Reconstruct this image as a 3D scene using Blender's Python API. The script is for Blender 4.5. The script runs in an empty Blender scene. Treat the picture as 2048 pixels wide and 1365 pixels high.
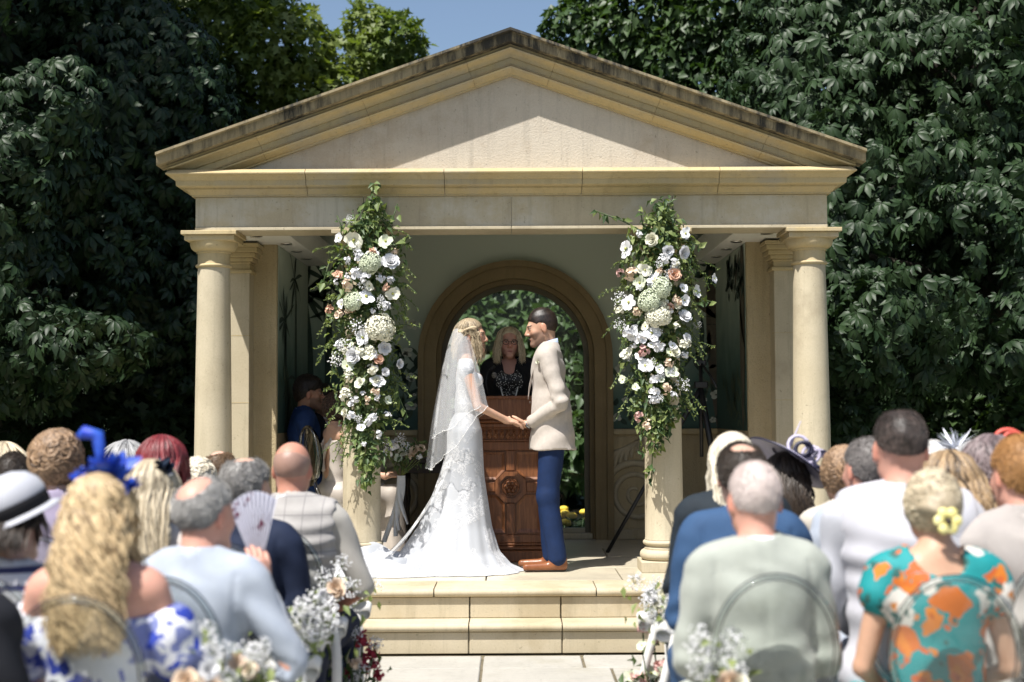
import bpy, math, random
import numpy as np
from mathutils import Vector, Matrix

scene = bpy.context.scene
R = math.radians
PI = math.pi
random.seed(7)
rng = np.random.default_rng(7)

# ------------------------------------------------------------------ camera
CAM = Vector((0.0, -9.95, 1.48))
FPX, CX, CY = 2048 * 50 / 36, 1024.0, 682.5
cam_data = bpy.data.cameras.new('camera')
cam_data.lens = 50
cam_data.sensor_width = 36
cam_data.clip_end = 600
cam = bpy.data.objects.new('camera', cam_data)
scene.collection.objects.link(cam)
CROT = Matrix.Rotation(R(90 + 2.82), 3, 'X') @ Matrix.Rotation(R(-0.3), 3, 'Z')
cam.matrix_world = Matrix.Translation(CAM) @ CROT.to_4x4()
cam_data.dof.use_dof = True
cam_data.dof.focus_distance = 9.95
cam_data.dof.aperture_fstop = 1.9
scene.camera = cam

# ------------------------------------------------------------------ light
world = bpy.data.worlds.new('World')
scene.world = world
world.use_nodes = True
wn = world.node_tree
sky = wn.nodes.new('ShaderNodeTexSky')
sky.sky_type = 'NISHITA'
sky.sun_disc = False
SUN_EL, SUN_AZ = R(60), R(180 + 38)
sky.sun_elevation = SUN_EL
sky.sun_rotation = SUN_AZ
sky.air_density = 1.0
sky.dust_density = 2.0
sky.ozone_density = 1.2
wn.links.new(sky.outputs[0], wn.nodes['Background'].inputs[0])
wn.nodes['Background'].inputs[1].default_value = 0.085
sun_data = bpy.data.lights.new('sun', 'SUN')
sun_data.energy = 4.8
sun_data.angle = R(0.5)
sun_data.color = (1.0, 0.965, 0.91)
sun = bpy.data.objects.new('sun', sun_data)
scene.collection.objects.link(sun)
SDIR = Vector((math.sin(SUN_AZ) * math.cos(SUN_EL), math.cos(SUN_AZ) * math.cos(SUN_EL), math.sin(SUN_EL)))
sun.rotation_euler = SDIR.to_track_quat('Z', 'Y').to_euler()
sun.location = SDIR * 40
scene.view_settings.view_transform = 'Standard'
scene.view_settings.look = 'None'
scene.view_settings.exposure = 0.74
scene.view_settings.gamma = 1
scene.view_settings.use_curve_mapping = False
scene.cycles.max_bounces = 8
scene.cycles.transparent_max_bounces = 24
scene.cycles.sample_clamp_indirect = 6

# ------------------------------------------------------------------ helpers
def W(px, py, Y):
    """the point of the place seen at picture position (px, py) on the upright plane y = Y"""
    d = CROT @ Vector(((px - CX) / FPX, -(py - CY) / FPX, -1))
    return CAM + d * ((Y - CAM.y) / d.y)

def WZ(px, py, z):
    d = CROT @ Vector(((px - CX) / FPX, -(py - CY) / FPX, -1))
    return CAM + d * ((z - CAM.z) / d.z)

def PX(p):
    q = CROT.transposed() @ (Vector(p) - CAM)
    return CX + FPX * q.x / -q.z, CY - FPX * q.y / -q.z

def link(o, parent=None):
    scene.collection.objects.link(o)
    if parent is not None:
        o.parent = parent
    return o

def tag(o, label=None, cat=None, group=None, kind=None):
    if label: o['label'] = label
    if cat: o['category'] = cat
    if group: o['group'] = group
    if kind: o['kind'] = kind
    return o

def thing(name, loc=(0, 0, 0), label=None, cat=None, group=None, rz=0.0, s=1.0):
    o = bpy.data.objects.new(name, None)
    o.location = loc
    o.rotation_euler = (0, 0, rz)
    o.scale = (s, s, s)
    o.empty_display_size = 0.1
    link(o)
    return tag(o, label, cat, group)

def mesh_np(name, V, F, mat=None, parent=None, col=None, smooth=True, midx=None, makeobj=True):
    """V (n,3) array, F list of arrays each (m,k)"""
    if not isinstance(F, (list, tuple)): F = [F]
    F = [np.asarray(f, dtype=np.int32) for f in F if len(f)]
    V = np.asarray(V, dtype=np.float32)
    me = bpy.data.meshes.new(name)
    me.vertices.add(len(V))
    me.vertices.foreach_set('co', V.ravel())
    nl = sum(f.size for f in F)
    npoly = sum(len(f) for f in F)
    me.loops.add(nl)
    me.polygons.add(npoly)
    me.loops.foreach_set('vertex_index', np.concatenate([f.ravel() for f in F]))
    st, off = [], 0
    for f in F:
        st.append(off + np.arange(len(f)) * f.shape[1])
        off += f.size
    me.polygons.foreach_set('loop_start', np.concatenate(st).astype(np.int32))
    if smooth:
        me.polygons.foreach_set('use_smooth', np.ones(npoly, dtype=bool))
    mats = mat if isinstance(mat, (list, tuple)) else [mat]
    for m in mats:
        if m: me.materials.append(m)
    if midx is not None:
        me.polygons.foreach_set('material_index', np.asarray(midx, dtype=np.int32))
    if col is not None:
        col = np.asarray(col, dtype=np.float32)
        if col.ndim == 1: col = np.stack([col, col, col, np.ones_like(col)], 1)
        elif col.shape[1] == 3: col = np.concatenate([col, np.ones((len(col), 1), np.float32)], 1)
        a = me.color_attributes.new('Col', 'FLOAT_COLOR', 'POINT')
        a.data.foreach_set('color', col.ravel())
    me.update(calc_edges=True)
    me.validate()
    if not makeobj: return me
    return link(bpy.data.objects.new(name, me), parent)

def inst(name, me, parent, loc=(0, 0, 0), rot=None, s=1.0):
    o = bpy.data.objects.new(name, me)
    if rot is not None:
        o.matrix_local = Matrix.Translation(loc) @ rot.to_4x4() @ Matrix.Diagonal((s, s, s, 1) if not hasattr(s, '__len__') else (*s, 1))
    else:
        o.location = loc
        o.scale = (s, s, s) if not hasattr(s, '__len__') else s
    return link(o, parent)

class MB:
    def __init__(s): s.v, s.f = [], []
    def add(s, V, F):
        b = len(s.v)
        s.v += [tuple(p) for p in V]
        s.f += [tuple(i + b for i in f) for f in F]
        return s
    def box(s, lo, hi, bev=0.0):
        (x0, y0, z0), (x1, y1, z1) = lo, hi
        if bev <= 0:
            return s.add([(x0,y0,z0),(x1,y0,z0),(x1,y1,z0),(x0,y1,z0),(x0,y0,z1),(x1,y0,z1),(x1,y1,z1),(x0,y1,z1)],
                  [(3,2,1,0),(4,5,6,7),(0,1,5,4),(1,2,6,5),(2,3,7,6),(3,0,4,7)])
        V, idx = [], {}
        for i in (0, 1):
            for j in (0, 1):
                for k in (0, 1):
                    c = ((x0, x1)[i], (y0, y1)[j], (z0, z1)[k])
                    sg = (1 - 2 * i, 1 - 2 * j, 1 - 2 * k)
                    for a in range(3):   # a = axis of the face this vertex lies on
                        p = [c[q] + (0 if q == a else sg[q] * bev) for q in range(3)]
                        idx[(i, j, k, a)] = len(V); V.append(p)
        F = []
        g = lambda i, j, k, a: idx[(i, j, k, a)]
        F += [(g(0,0,0,0),g(0,0,1,0),g(0,1,1,0),g(0,1,0,0)), (g(1,0,0,0),g(1,1,0,0),g(1,1,1,0),g(1,0,1,0)),
              (g(0,0,0,1),g(1,0,0,1),g(1,0,1,1),g(0,0,1,1)), (g(0,1,0,1),g(0,1,1,1),g(1,1,1,1),g(1,1,0,1)),
              (g(0,0,0,2),g(0,1,0,2),g(1,1,0,2),g(1,0,0,2)), (g(0,0,1,2),g(1,0,1,2),g(1,1,1,2),g(0,1,1,2))]
        for i in (0, 1):
            for j in (0, 1):
                F.append((g(i,j,0,0),g(i,j,1,0),g(i,j,1,1),g(i,j,0,1)) )
                F.append((g(i,0,j,0),g(i,1,j,0),g(i,1,j,2),g(i,0,j,2)))
                F.append((g(0,i,j,1),g(1,i,j,1),g(1,i,j,2),g(0,i,j,2)))
                for k in (0, 1): F.append((g(i,j,k,0),g(i,j,k,1),g(i,j,k,2)))
        return s.add(V, F)
    def lathe(s, prof, c=(0, 0, 0), n=40, cap=True):
        V, F = [], []
        for r, z in prof:
            for i in range(n):
                a = 2 * PI * i / n
                V.append((c[0] + r * math.cos(a), c[1] + r * math.sin(a), c[2] + z))
        for j in range(len(prof) - 1):
            for i in range(n):
                k = (i + 1) % n
                F.append((j*n+i, j*n+k, (j+1)*n+k, (j+1)*n+i))
        if cap:
            F.append(tuple(range(n))[::-1]); F.append(tuple((len(prof)-1)*n + i for i in range(n)))
        return s.add(V, F)
    def tube(s, path, rad, n=8, cap=True):
        path = [Vector(p) for p in path]
        if not hasattr(rad, '__len__'): rad = [rad] * len(path)
        V, F = [], []
        up = None
        for i, p in enumerate(path):
            t = (path[min(i + 1, len(path) - 1)] - path[max(i - 1, 0)])
            t = t.normalized() if t.length > 1e-9 else Vector((0, 0, 1))
            if up is None:
                up = t.cross(Vector((0.31, 0.17, 0.93)));
                if up.length < 1e-3: up = t.cross(Vector((1, 0, 0)))
            up = (up - t * up.dot(t)).normalized()
            w = t.cross(up)
            for k in range(n):
                a = 2 * PI * k / n
                V.append(p + (up * math.cos(a) + w * math.sin(a)) * rad[i])
        for j in range(len(path) - 1):
            for k in range(n):
                q = (k + 1) % n
                F.append((j*n+k, j*n+q, (j+1)*n+q, (j+1)*n+k))
        if cap:
            F.append(tuple(range(n))[::-1]); F.append(tuple((len(path)-1)*n + k for k in range(n)))
        return s.add(V, F)
    def ball(s, c, r, n=10, m=7, rot=None):
        r = r if hasattr(r, '__len__') else (r, r, r)
        V, F = [], []
        for j in range(m + 1):
            th = PI * j / m
            for i in range(n):
                a = 2 * PI * i / n
                p = Vector((r[0]*math.sin(th)*math.cos(a), r[1]*math.sin(th)*math.sin(a), r[2]*math.cos(th)))
                if rot is not None: p = rot @ p
                V.append(p + Vector(c))
        for j in range(m):
            for i in range(n):
                k = (i + 1) % n
                F.append((j*n+i, (j+1)*n+i, (j+1)*n+k, j*n+k))
        return s.add(V, F)
    def prism(s, poly, y0, y1):
        """poly of (x, z) counter-clockwise seen from -y, extruded y0..y1"""
        n = len(poly)
        V = [(x, y0, z) for x, z in poly] + [(x, y1, z) for x, z in poly]
        F = [tuple(range(n)), tuple(range(2*n-1, n-1, -1))]
        for i in range(n):
            k = (i + 1) % n
            F.append((i, i + n, k + n, k))
        return s.add(V, F)
    def grid(s, fn, nu, nv):
        V = [fn(i / nu, j / nv) for j in range(nv + 1) for i in range(nu + 1)]
        F = [(j*(nu+1)+i, j*(nu+1)+i+1, (j+1)*(nu+1)+i+1, (j+1)*(nu+1)+i) for j in range(nv) for i in range(nu)]
        return s.add(V, F)
    def mesh(s, name, mat=None, smooth=False):
        me = bpy.data.meshes.new(name)
        me.from_pydata([tuple(p) for p in s.v], [], s.f)
        for m in (mat if isinstance(mat, (list, tuple)) else [mat]):
            if m: me.materials.append(m)
        if smooth:
            me.polygons.foreach_set('use_smooth', np.ones(len(me.polygons), dtype=bool))
            if smooth == 'auto':
                me.set_sharp_from_angle(angle=R(38))
        return me
    def build(s, name, mat=None, parent=None, smooth=False):
        return link(bpy.data.objects.new(name, s.mesh(name, mat, smooth)), parent)

# ------------------------------------------------------------------ materials
def new_mat(name):
    m = bpy.data.materials.new(name)
    m.use_nodes = True
    nt = m.node_tree
    return m, nt, nt.nodes['Principled BSDF']

def node(nt, typ, **kw):
    n = nt.nodes.new(typ)
    for k, v in kw.items():
        if k.startswith('i_'):
            key = k[2:]
            n.inputs[int(key) if key.isdigit() else key.replace('_', ' ')].default_value = v
        else: setattr(n, k, v)
    return n

def coords(nt, scale=(1, 1, 1), space='Object'):
    tc = node(nt, 'ShaderNodeTexCoord')
    mp = node(nt, 'ShaderNodeMapping')
    mp.inputs['Scale'].default_value = scale
    nt.links.new(tc.outputs[space], mp.inputs[0])
    return mp.outputs[0]

def noise(nt, vec, scale, detail=4, rough=0.55, dist=0.0):
    n = node(nt, 'ShaderNodeTexNoise')
    n.inputs['Scale'].default_value = scale
    n.inputs['Detail'].default_value = detail
    n.inputs['Roughness'].default_value = rough
    n.inputs['Distortion'].default_value = dist
    if vec is not None: nt.links.new(vec, n.inputs['Vector'])
    return n.outputs['Fac']

def ramp(nt, fac, stops):
    r = node(nt, 'ShaderNodeValToRGB')
    e = r.color_ramp.elements
    while len(e) < len(stops): e.new(0.5)
    for el, (p, c) in zip(e, stops):
        el.position = p
        el.color = (*c, 1) if len(c) == 3 else c
    nt.links.new(fac, r.inputs[0])
    return r.outputs[0]

def gray(v): return (v, v, v)

def mix(nt, fac, a, b, mode='MIX'):
    n = node(nt, 'ShaderNodeMix', data_type='RGBA', blend_type=mode)
    for sock, val in ((n.inputs[0], fac), (n.inputs[6], a), (n.inputs[7], b)):
        if hasattr(val, 'links') or isinstance(val, bpy.types.NodeSocket): nt.links.new(val, sock)
        elif isinstance(val, (int, float)): sock.default_value = val
        else: sock.default_value = (*val, 1) if len(val) == 3 else val
    return n.outputs[2]

def bump(nt, b, height, strength=0.3, dist=0.01):
    n = node(nt, 'ShaderNodeBump')
    n.inputs['Strength'].default_value = strength
    n.inputs['Distance'].default_value = dist
    nt.links.new(height, n.inputs['Height'])
    nt.links.new(n.outputs[0], b.inputs['Normal'])

def plain(name, c, c2=None, scale=8, rough=0.7, bmp=0.0, bscale=60, spec=0.5, dist=0.004, stretch=(1, 1, 1), sheen=0.0, metal=0.0, contrast=(0.35, 0.65)):
    m, nt, b = new_mat(name)
    v = coords(nt, stretch)
    if c2 is not None:
        f = noise(nt, v, scale)
        nt.links.new(ramp(nt, f, [(contrast[0], c), (contrast[1], c2)]), b.inputs['Base Color'])
    else: b.inputs['Base Color'].default_value = (*c, 1)
    b.inputs['Roughness'].default_value = rough
    b.inputs['Specular IOR Level'].default_value = spec
    b.inputs['Metallic'].default_value = metal
    if sheen: b.inputs['Sheen Weight'].default_value = sheen
    if bmp: bump(nt, b, noise(nt, v, bscale, 5), bmp, dist)
    return m

def stone(name, c, c2, stain=None, stain_amt=0.5, rough=0.75, bmp=0.25, streak=False, pits=False):
    m, nt, b = new_mat(name)
    v = coords(nt)
    base = ramp(nt, noise(nt, v, 2.2, 6, 0.6), [(0.3, c), (0.7, c2)])
    fine = noise(nt, v, 90, 4, 0.6)
    base = mix(nt, 0.35, base, ramp(nt, fine, [(0.3, gray(0.72)), (0.7, gray(1.0))]), 'MULTIPLY')
    if stain is not None:
        sv = coords(nt, (9, 9, 1.2) if streak else (1, 1, 1))
        s = noise(nt, sv, 2.0 if streak else 3.1, 7, 0.68)
        s2 = noise(nt, v, 1.3, 3, 0.5)
        mm = node(nt, 'ShaderNodeMath', operation='MULTIPLY')
        nt.links.new(s, mm.inputs[0]); nt.links.new(s2, mm.inputs[1])
        f = ramp(nt, mm.outputs[0], [(0.27 - 0.1 * stain_amt, gray(0)), (0.36 - 0.06 * stain_amt, gray(1))])
        fm = node(nt, 'ShaderNodeMath', operation='MULTIPLY')
        nt.links.new(f, fm.inputs[0]); fm.inputs[1].default_value = min(1, stain_amt + 0.2)
        base = mix(nt, fm.outputs[0], base, stain)
    # grime: drip streaks and small dark pits
    dr = noise(nt, coords(nt, (7, 7, .55)), 2.6, 6, 0.7)
    base = mix(nt, ramp(nt, dr, [(0.52, gray(0)), (0.78, gray(0.42))]), base, tuple(x * .45 for x in c2))
    pt = noise(nt, v, 38, 3, 0.75)
    base = mix(nt, ramp(nt, pt, [(0.64, gray(0)), (0.72, gray(0.5))]), base, tuple(x * .3 for x in c2))
    nt.links.new(base, b.inputs['Base Color'])
    b.inputs['Roughness'].default_value = rough
    b.inputs['Specular IOR Level'].default_value = 0.3
    h = noise(nt, v, 220 if not pits else 75, 4, 0.7)
    bump(nt, b, h, bmp, 0.004 if not pits else 0.01)
    return m

def leaf_mat(name, c, c2, rough=0.42, trans=0.25, spec=0.5, scale=1.4, tcol=None):
    m, nt, b = new_mat(name)
    v = coords(nt, space='Object')
    oi = node(nt, 'ShaderNodeObjectInfo')
    f = noise(nt, v, scale, 3)
    f2 = node(nt, 'ShaderNodeMath', operation='MULTIPLY_ADD')
    nt.links.new(oi.outputs['Random'], f2.inputs[0]); f2.inputs[1].default_value = 0.3
    nt.links.new(f, f2.inputs[2])
    f3 = node(nt, 'ShaderNodeMath', operation='SUBTRACT')
    nt.links.new(f2.outputs[0], f3.inputs[0]); f3.inputs[1].default_value = 0.12
    col = ramp(nt, f3.outputs[0], [(0.3, c), (0.7, c2)])
    nt.links.new(col, b.inputs['Base Color'])
    b.inputs['Roughness'].default_value = rough
    b.inputs['Specular IOR Level'].default_value = spec
    tr = node(nt, 'ShaderNodeBsdfTranslucent')
    tc = mix(nt, 1.0, col, tcol or (1.5, 1.6, 0.6), 'MULTIPLY')
    nt.links.new(tc, tr.inputs[0])
    ms = node(nt, 'ShaderNodeMixShader')
    ms.inputs[0].default_value = trans
    nt.links.new(b.outputs[0], ms.inputs[1]); nt.links.new(tr.outputs[0], ms.inputs[2])
    nt.links.new(ms.outputs[0], nt.nodes['Material Output'].inputs[0])
    return m

CREAM, CREAM2 = (0.54, 0.475, 0.345), (0.47, 0.405, 0.28)
M_STONE = stone('cream_stone', CREAM, CREAM2, (0.30, 0.25, 0.17), 0.25)
M_TRIM = stone('bounce_yellow_stone', (0.53, 0.43, 0.245), (0.46, 0.36, 0.19), (0.36, 0.33, 0.27), 0.3)  # yellow of light bounced among the mouldings is put into this base colour
M_FRIEZE = stone('frieze_stone', (0.50, 0.43, 0.29), (0.43, 0.365, 0.25), (0.56, 0.54, 0.47), 0.35)
M_TYMP = stone('tympanum_render', (0.56, 0.50, 0.41), (0.50, 0.44, 0.36), (0.30, 0.21, 0.12), 0.12, bmp=0.5, pits=True)
M_COPE = stone('weathered_coping', (0.34, 0.29, 0.19), (0.28, 0.22, 0.12), (0.035, 0.033, 0.028), 0.8, streak=True, bmp=0.6)
M_RENDER = stone('roughcast', (0.53, 0.44, 0.28), (0.45, 0.36, 0.21), None, bmp=0.9, pits=True)
M_STEP = stone('step_stone', (0.55, 0.48, 0.35), (0.47, 0.40, 0.27), (0.33, 0.26, 0.15), 0.25)
M_FLOOR = stone('floor_stone', (0.60, 0.53, 0.40), (0.50, 0.45, 0.34), (0.36, 0.32, 0.25), 0.2, rough=0.33)
M_FLAG = stone('flagstone', (0.44, 0.42, 0.375), (0.36, 0.345, 0.305), (0.30, 0.28, 0.22), 0.3)
M_JOINT = plain('joint_dirt', (0.10, 0.085, 0.05), (0.17, 0.14, 0.09), 20, 0.95)
M_WHITE = plain('white_paint', (0.74, 0.73, 0.68), (0.70, 0.69, 0.64), 5, 0.6)
M_SLATE = plain('roof_slate', (0.12, 0.115, 0.10), (0.20, 0.19, 0.15), 9, 0.8, 0.4)
M_BLACK = plain('black_metal', (0.012, 0.012, 0.013), None, rough=0.45)
M_DARKWOOD = plain('dark_wood', (0.02, 0.012, 0.008), (0.035, 0.02, 0.012), 6, 0.4, stretch=(6, 6, 1))
M_CHROME = plain('brushed_metal', (0.6, 0.58, 0.55), None, rough=0.3, metal=1.0)

def glass_mat(name, tint=(1, 1, 1), refl=0.06):
    m, nt, b = new_mat(name)
    nt.nodes.remove(b)
    tr = node(nt, 'ShaderNodeBsdfTransparent'); tr.inputs[0].default_value = (*tint, 1)
    gl = node(nt, 'ShaderNodeBsdfGlossy'); gl.inputs['Roughness'].default_value = 0.03
    fr = node(nt, 'ShaderNodeFresnel'); fr.inputs[0].default_value = 1.5
    ml = node(nt, 'ShaderNodeMath', operation='MULTIPLY'); nt.links.new(fr.outputs[0], ml.inputs[0]); ml.inputs[1].default_value = refl / 0.06
    ms = node(nt, 'ShaderNodeMixShader')
    nt.links.new(ml.outputs[0], ms.inputs[0]); nt.links.new(tr.outputs[0], ms.inputs[1]); nt.links.new(gl.outputs[0], ms.inputs[2])
    nt.links.new(ms.outputs[0], nt.nodes['Material Output'].inputs[0])
    return m
M_GLASS = glass_mat('window_glass', (0.95, 0.98, 0.96), 0.018)
M_ACRYL = glass_mat('clear_acrylic', (0.93, 0.945, 0.94), 0.08)

# mural paint: misty sage above, dark green below
def mural_mat():
    m, nt, b = new_mat('mural_paint')
    tc = node(nt, 'ShaderNodeTexCoord')
    sp = node(nt, 'ShaderNodeSeparateXYZ'); nt.links.new(tc.outputs['Object'], sp.inputs[0])
    n1 = noise(nt, coords(nt, (1, 1, 0.7)), 1.6, 7, 0.62, 0.6)
    a = node(nt, 'ShaderNodeMath', operation='MULTIPLY_ADD'); nt.links.new(n1, a.inputs[0]); a.inputs[1].default_value = 0.9
    nt.links.new(sp.outputs[2], a.inputs[2])
    ax = node(nt, 'ShaderNodeMath', operation='ABSOLUTE'); nt.links.new(sp.outputs[0], ax.inputs[0])
    s = node(nt, 'ShaderNodeMath', operation='MULTIPLY_ADD'); nt.links.new(ax.outputs[0], s.inputs[0]); s.inputs[1].default_value = -0.34
    nt.links.new(a.outputs[0], s.inputs[2])
    d = node(nt, 'ShaderNodeMath', operation='DIVIDE'); nt.links.new(s.outputs[0], d.inputs[0]); d.inputs[1].default_value = 3.4
    col = ramp(nt, d.outputs[0], [(0.34, (0.022, 0.062, 0.052)), (0.48, (0.06, 0.12, 0.098)), (0.60, (0.23, 0.30, 0.25)), (0.78, (0.48, 0.53, 0.45))])
    nt.links.new(col, b.inputs['Base Color'])
    b.inputs['Roughness'].default_value = 0.75
    bump(nt, b, noise(nt, coords(nt), 60, 5), 0.15, 0.003)
    return m
M_MURAL = mural_mat()
M_MGREEN = plain('mural_dark_green', (0.014, 0.034, 0.026), (0.03, 0.055, 0.04), 7, 0.8)
M_MMID = plain('mural_mid_green', (0.05, 0.085, 0.05), (0.09, 0.12, 0.08), 9, 0.8)
M_MBROWN = plain('mural_brown', (0.06, 0.05, 0.035), (0.10, 0.085, 0.06), 6, 0.8)
M_MWHITE = plain('mural_white', (0.55, 0.57, 0.50), (0.40, 0.44, 0.38), 30, 0.8)
M_MYEL = plain('mural_yellow', (0.35, 0.27, 0.08), None, rough=0.8)

# ------------------------------------------------------------------ ground, paving
FLOOR = 0.37
def ground_mat():
    m, nt, b = new_mat('lawn_soil')
    v = coords(nt)
    nt.links.new(ramp(nt, noise(nt, v, 1.2, 7, 0.65), [(0.3, (0.03, 0.05, 0.018)), (0.7, (0.055, 0.085, 0.03))]), b.inputs['Base Color'])
    b.inputs['Roughness'].default_value = 0.95
    bump(nt, b, noise(nt, v, 40, 6), 0.8, 0.03)
    return m
g = MB().add([(-250, -60, -0.03), (250, -60, -0.03), (250, 400, -0.03), (-250, 400, -0.03)], [(0, 1, 2, 3)]).build('ground', ground_mat())
tag(g, kind='structure')
pav = MB().box((-7, -12, -0.05), (7, -0.2, -0.012)).build('paving', M_JOINT)
tag(pav, kind='structure')
rs = random.Random(3)
y = -1.235
slab_n = 0
while y > -10.2:
    dy = rs.choice((0.34, 0.42, 0.52, 0.6))
    wide = 5.2
    x = -wide - rs.random() * 0.4
    while x < wide:
        dx = rs.choice((0.45, 0.6, 0.75, 0.9))
        MB().box((x + 0.008, y - dy + 0.008, -0.03), (x + dx - 0.008, y - 0.008, rs.uniform(-0.004, 0.001)), 0.006).build('flagstone', M_FLAG, pav)
        x += dx
    y -= dy

# ------------------------------------------------------------------ platform and steps
plat = thing('stone_platform', (0, 0, 0), 'cream stone platform with two wide steps in front of the temple', 'platform')
M_CORE = M_JOINT
MB().box((-2.75, -0.93, 0.0), (2.75, 3.0, FLOOR - 0.035)).build('platform_core', M_CORE, plat)
MB().box((-2.75, -1.17, 0.0), (2.75, -0.932, FLOOR / 2 - 0.035)).build('step_core', M_CORE, plat)
def nosing(name, x0, x1, yf, yb, zt, th, mat):
    """slab with a rounded front edge"""
    prof = []
    r = th / 2
    for i in range(7):
        a = -PI / 2 + PI * i / 6
        prof.append((yf + r - r * math.cos(a), zt - r + r * math.sin(a)))
    prof += [(yb, zt), (yb, zt - th)]
    n = len(prof)
    b = MB()
    V = [(x0, p[0], p[1]) for p in prof] + [(x1, p[0], p[1]) for p in prof]
    F = [tuple(range(n)), tuple(range(2*n-1, n-1, -1))] + [(i, i + n, (i + 1) % n + n, (i + 1) % n) for i in range(n)]
    b.add(V, [f[::-1] for f in F])
    return b.build(name, mat, plat, 'auto')
xj1 = [-2.78, -2.05, -1.38, WZ(868, 1178, FLOOR).x, WZ(1193, 1178, FLOOR).x, 1.55, 2.2, 2.78]
for a, b_ in zip(xj1[:-1], xj1[1:]):
    nosing('nosing_stone', a + 0.004, b_ - 0.004, -1.0, -0.56, FLOOR, 0.05, M_STEP)
xj2 = [-2.78, -2.1, -1.25, WZ(938, 1245, FLOOR/2).x, WZ(1124, 1245, FLOOR/2).x, 0.95, 1.75, 2.78]
for a, b_ in zip(xj2[:-1], xj2[1:]):
    nosing('nosing_stone', a + 0.004, b_ - 0.004, -1.21, -0.9, FLOOR / 2, 0.05, M_STEP)
    MB().box((a + 0.004, -0.968, FLOOR / 2 + 0.002), (b_ - 0.004, -0.93, FLOOR - 0.053), 0.004).build('riser_stone', M_STEP, plat)
    MB().box((a + 0.004, -1.178, 0.0), (b_ - 0.004, -1.14, FLOOR / 2 - 0.053), 0.004).build('riser_stone', M_STEP, plat)
ys = [-0.555, 0.18, 0.95, 1.72, 2.42]
for r_, (ya, yb) in enumerate(zip(ys[:-1], ys[1:])):
    xs = [-2.75, -1.9, -1.05, -0.18, 0.72, 1.6, 2.75] if r_ % 2 == 0 else [-2.75, -2.2, -1.4, -0.6, 0.28, 1.15, 1.98, 2.75]
    for a, b_ in zip(xs[:-1], xs[1:]):
        MB().box((a + 0.004, ya + 0.004, FLOOR - 0.04), (b_ - 0.004, yb - 0.004, FLOOR), 0.004).build('floor_slab', M_FLOOR, plat)

# ------------------------------------------------------------------ garden temple
T = thing('garden_temple', (0, 0, 0), 'cream stone garden temple with pediment and four round columns', 'temple')
ZA = W(1024, 459, -0.15).z          # underside of the architrave
ZF = W(1024, 392, -0.15).z          # top of the frieze
HC = 0.175
ZC = ZF + HC
HW = 2.19
YF = -0.15
COLX = 2.09
INX = 1.052

def column(x, y):
    h = ZA - FLOOR
    cz = FLOOR
    top = h - 0.245
    prof = [(0.135, 0.215)] + [(0.1325 - 0.021 * (t ** 1.6), 0.225 + (top - 0.225) * t) for t in [i / 10 for i in range(11)]]
    c = MB().lathe(prof, (x, y, cz), 48).build('column', M_STONE, T, 'auto')
    bs = MB()
    bs.box((x - 0.175, y - 0.175, cz), (x + 0.175, y + 0.175, cz + 0.075), 0.004)
    pr = [(0.15, 0.0755)]
    for i in range(9):
        a = -PI / 2 + PI * i / 8
        pr.append((0.135 + 0.036 * math.cos(a), 0.113 + 0.037 * math.sin(a)))
    pr += [(0.138, 0.152), (0.138, 0.16), (0.128, 0.17), (0.13, 0.178)]
    for i in range(7):
        a = -PI / 2 + PI * i / 6
        pr.append((0.128 + 0.022 * math.cos(a), 0.196 + 0.018 * math.sin(a)))
    pr += [(0.135, 0.216), (0.133, 0.228)]
    bs.lathe(pr, (x, y, cz), 48)
    bs.build('column_base', M_STONE, c, 'auto')
    cp = MB()
    pr = [(0.111, top - 0.002)]
    for i in range(7):
        a = -PI / 2 + PI * i / 6
        pr.append((0.113 + 0.014 * math.cos(a), top + 0.012 + 0.012 * math.sin(a)))
    pr += [(0.112, top + 0.026), (0.112, top + 0.098), (0.121, top + 0.102), (0.121, top + 0.112)]
    for i in range(7):
        a = PI / 2 * i / 6
        pr.append((0.124 + 0.042 * math.sin(a), top + 0.114 + 0.058 * (1 - math.cos(a))))
    pr += [(0.168, top + 0.178)]
    cp.lathe(pr, (x, y, cz), 48)
    zt = cz + top + 0.178
    cp.box((x - 0.172, y - 0.172, zt), (x + 0.172, y + 0.172, zt + 0.038), 0.003)
    cp.box((x - 0.192, y - 0.192, zt + 0.0385), (x + 0.192, y + 0.192, ZA - 0.001), 0.003)
    cp.build('capital', M_TRIM, c, 'auto')
for x in (-COLX, -INX, INX, COLX): column(x, 0.0)

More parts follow.
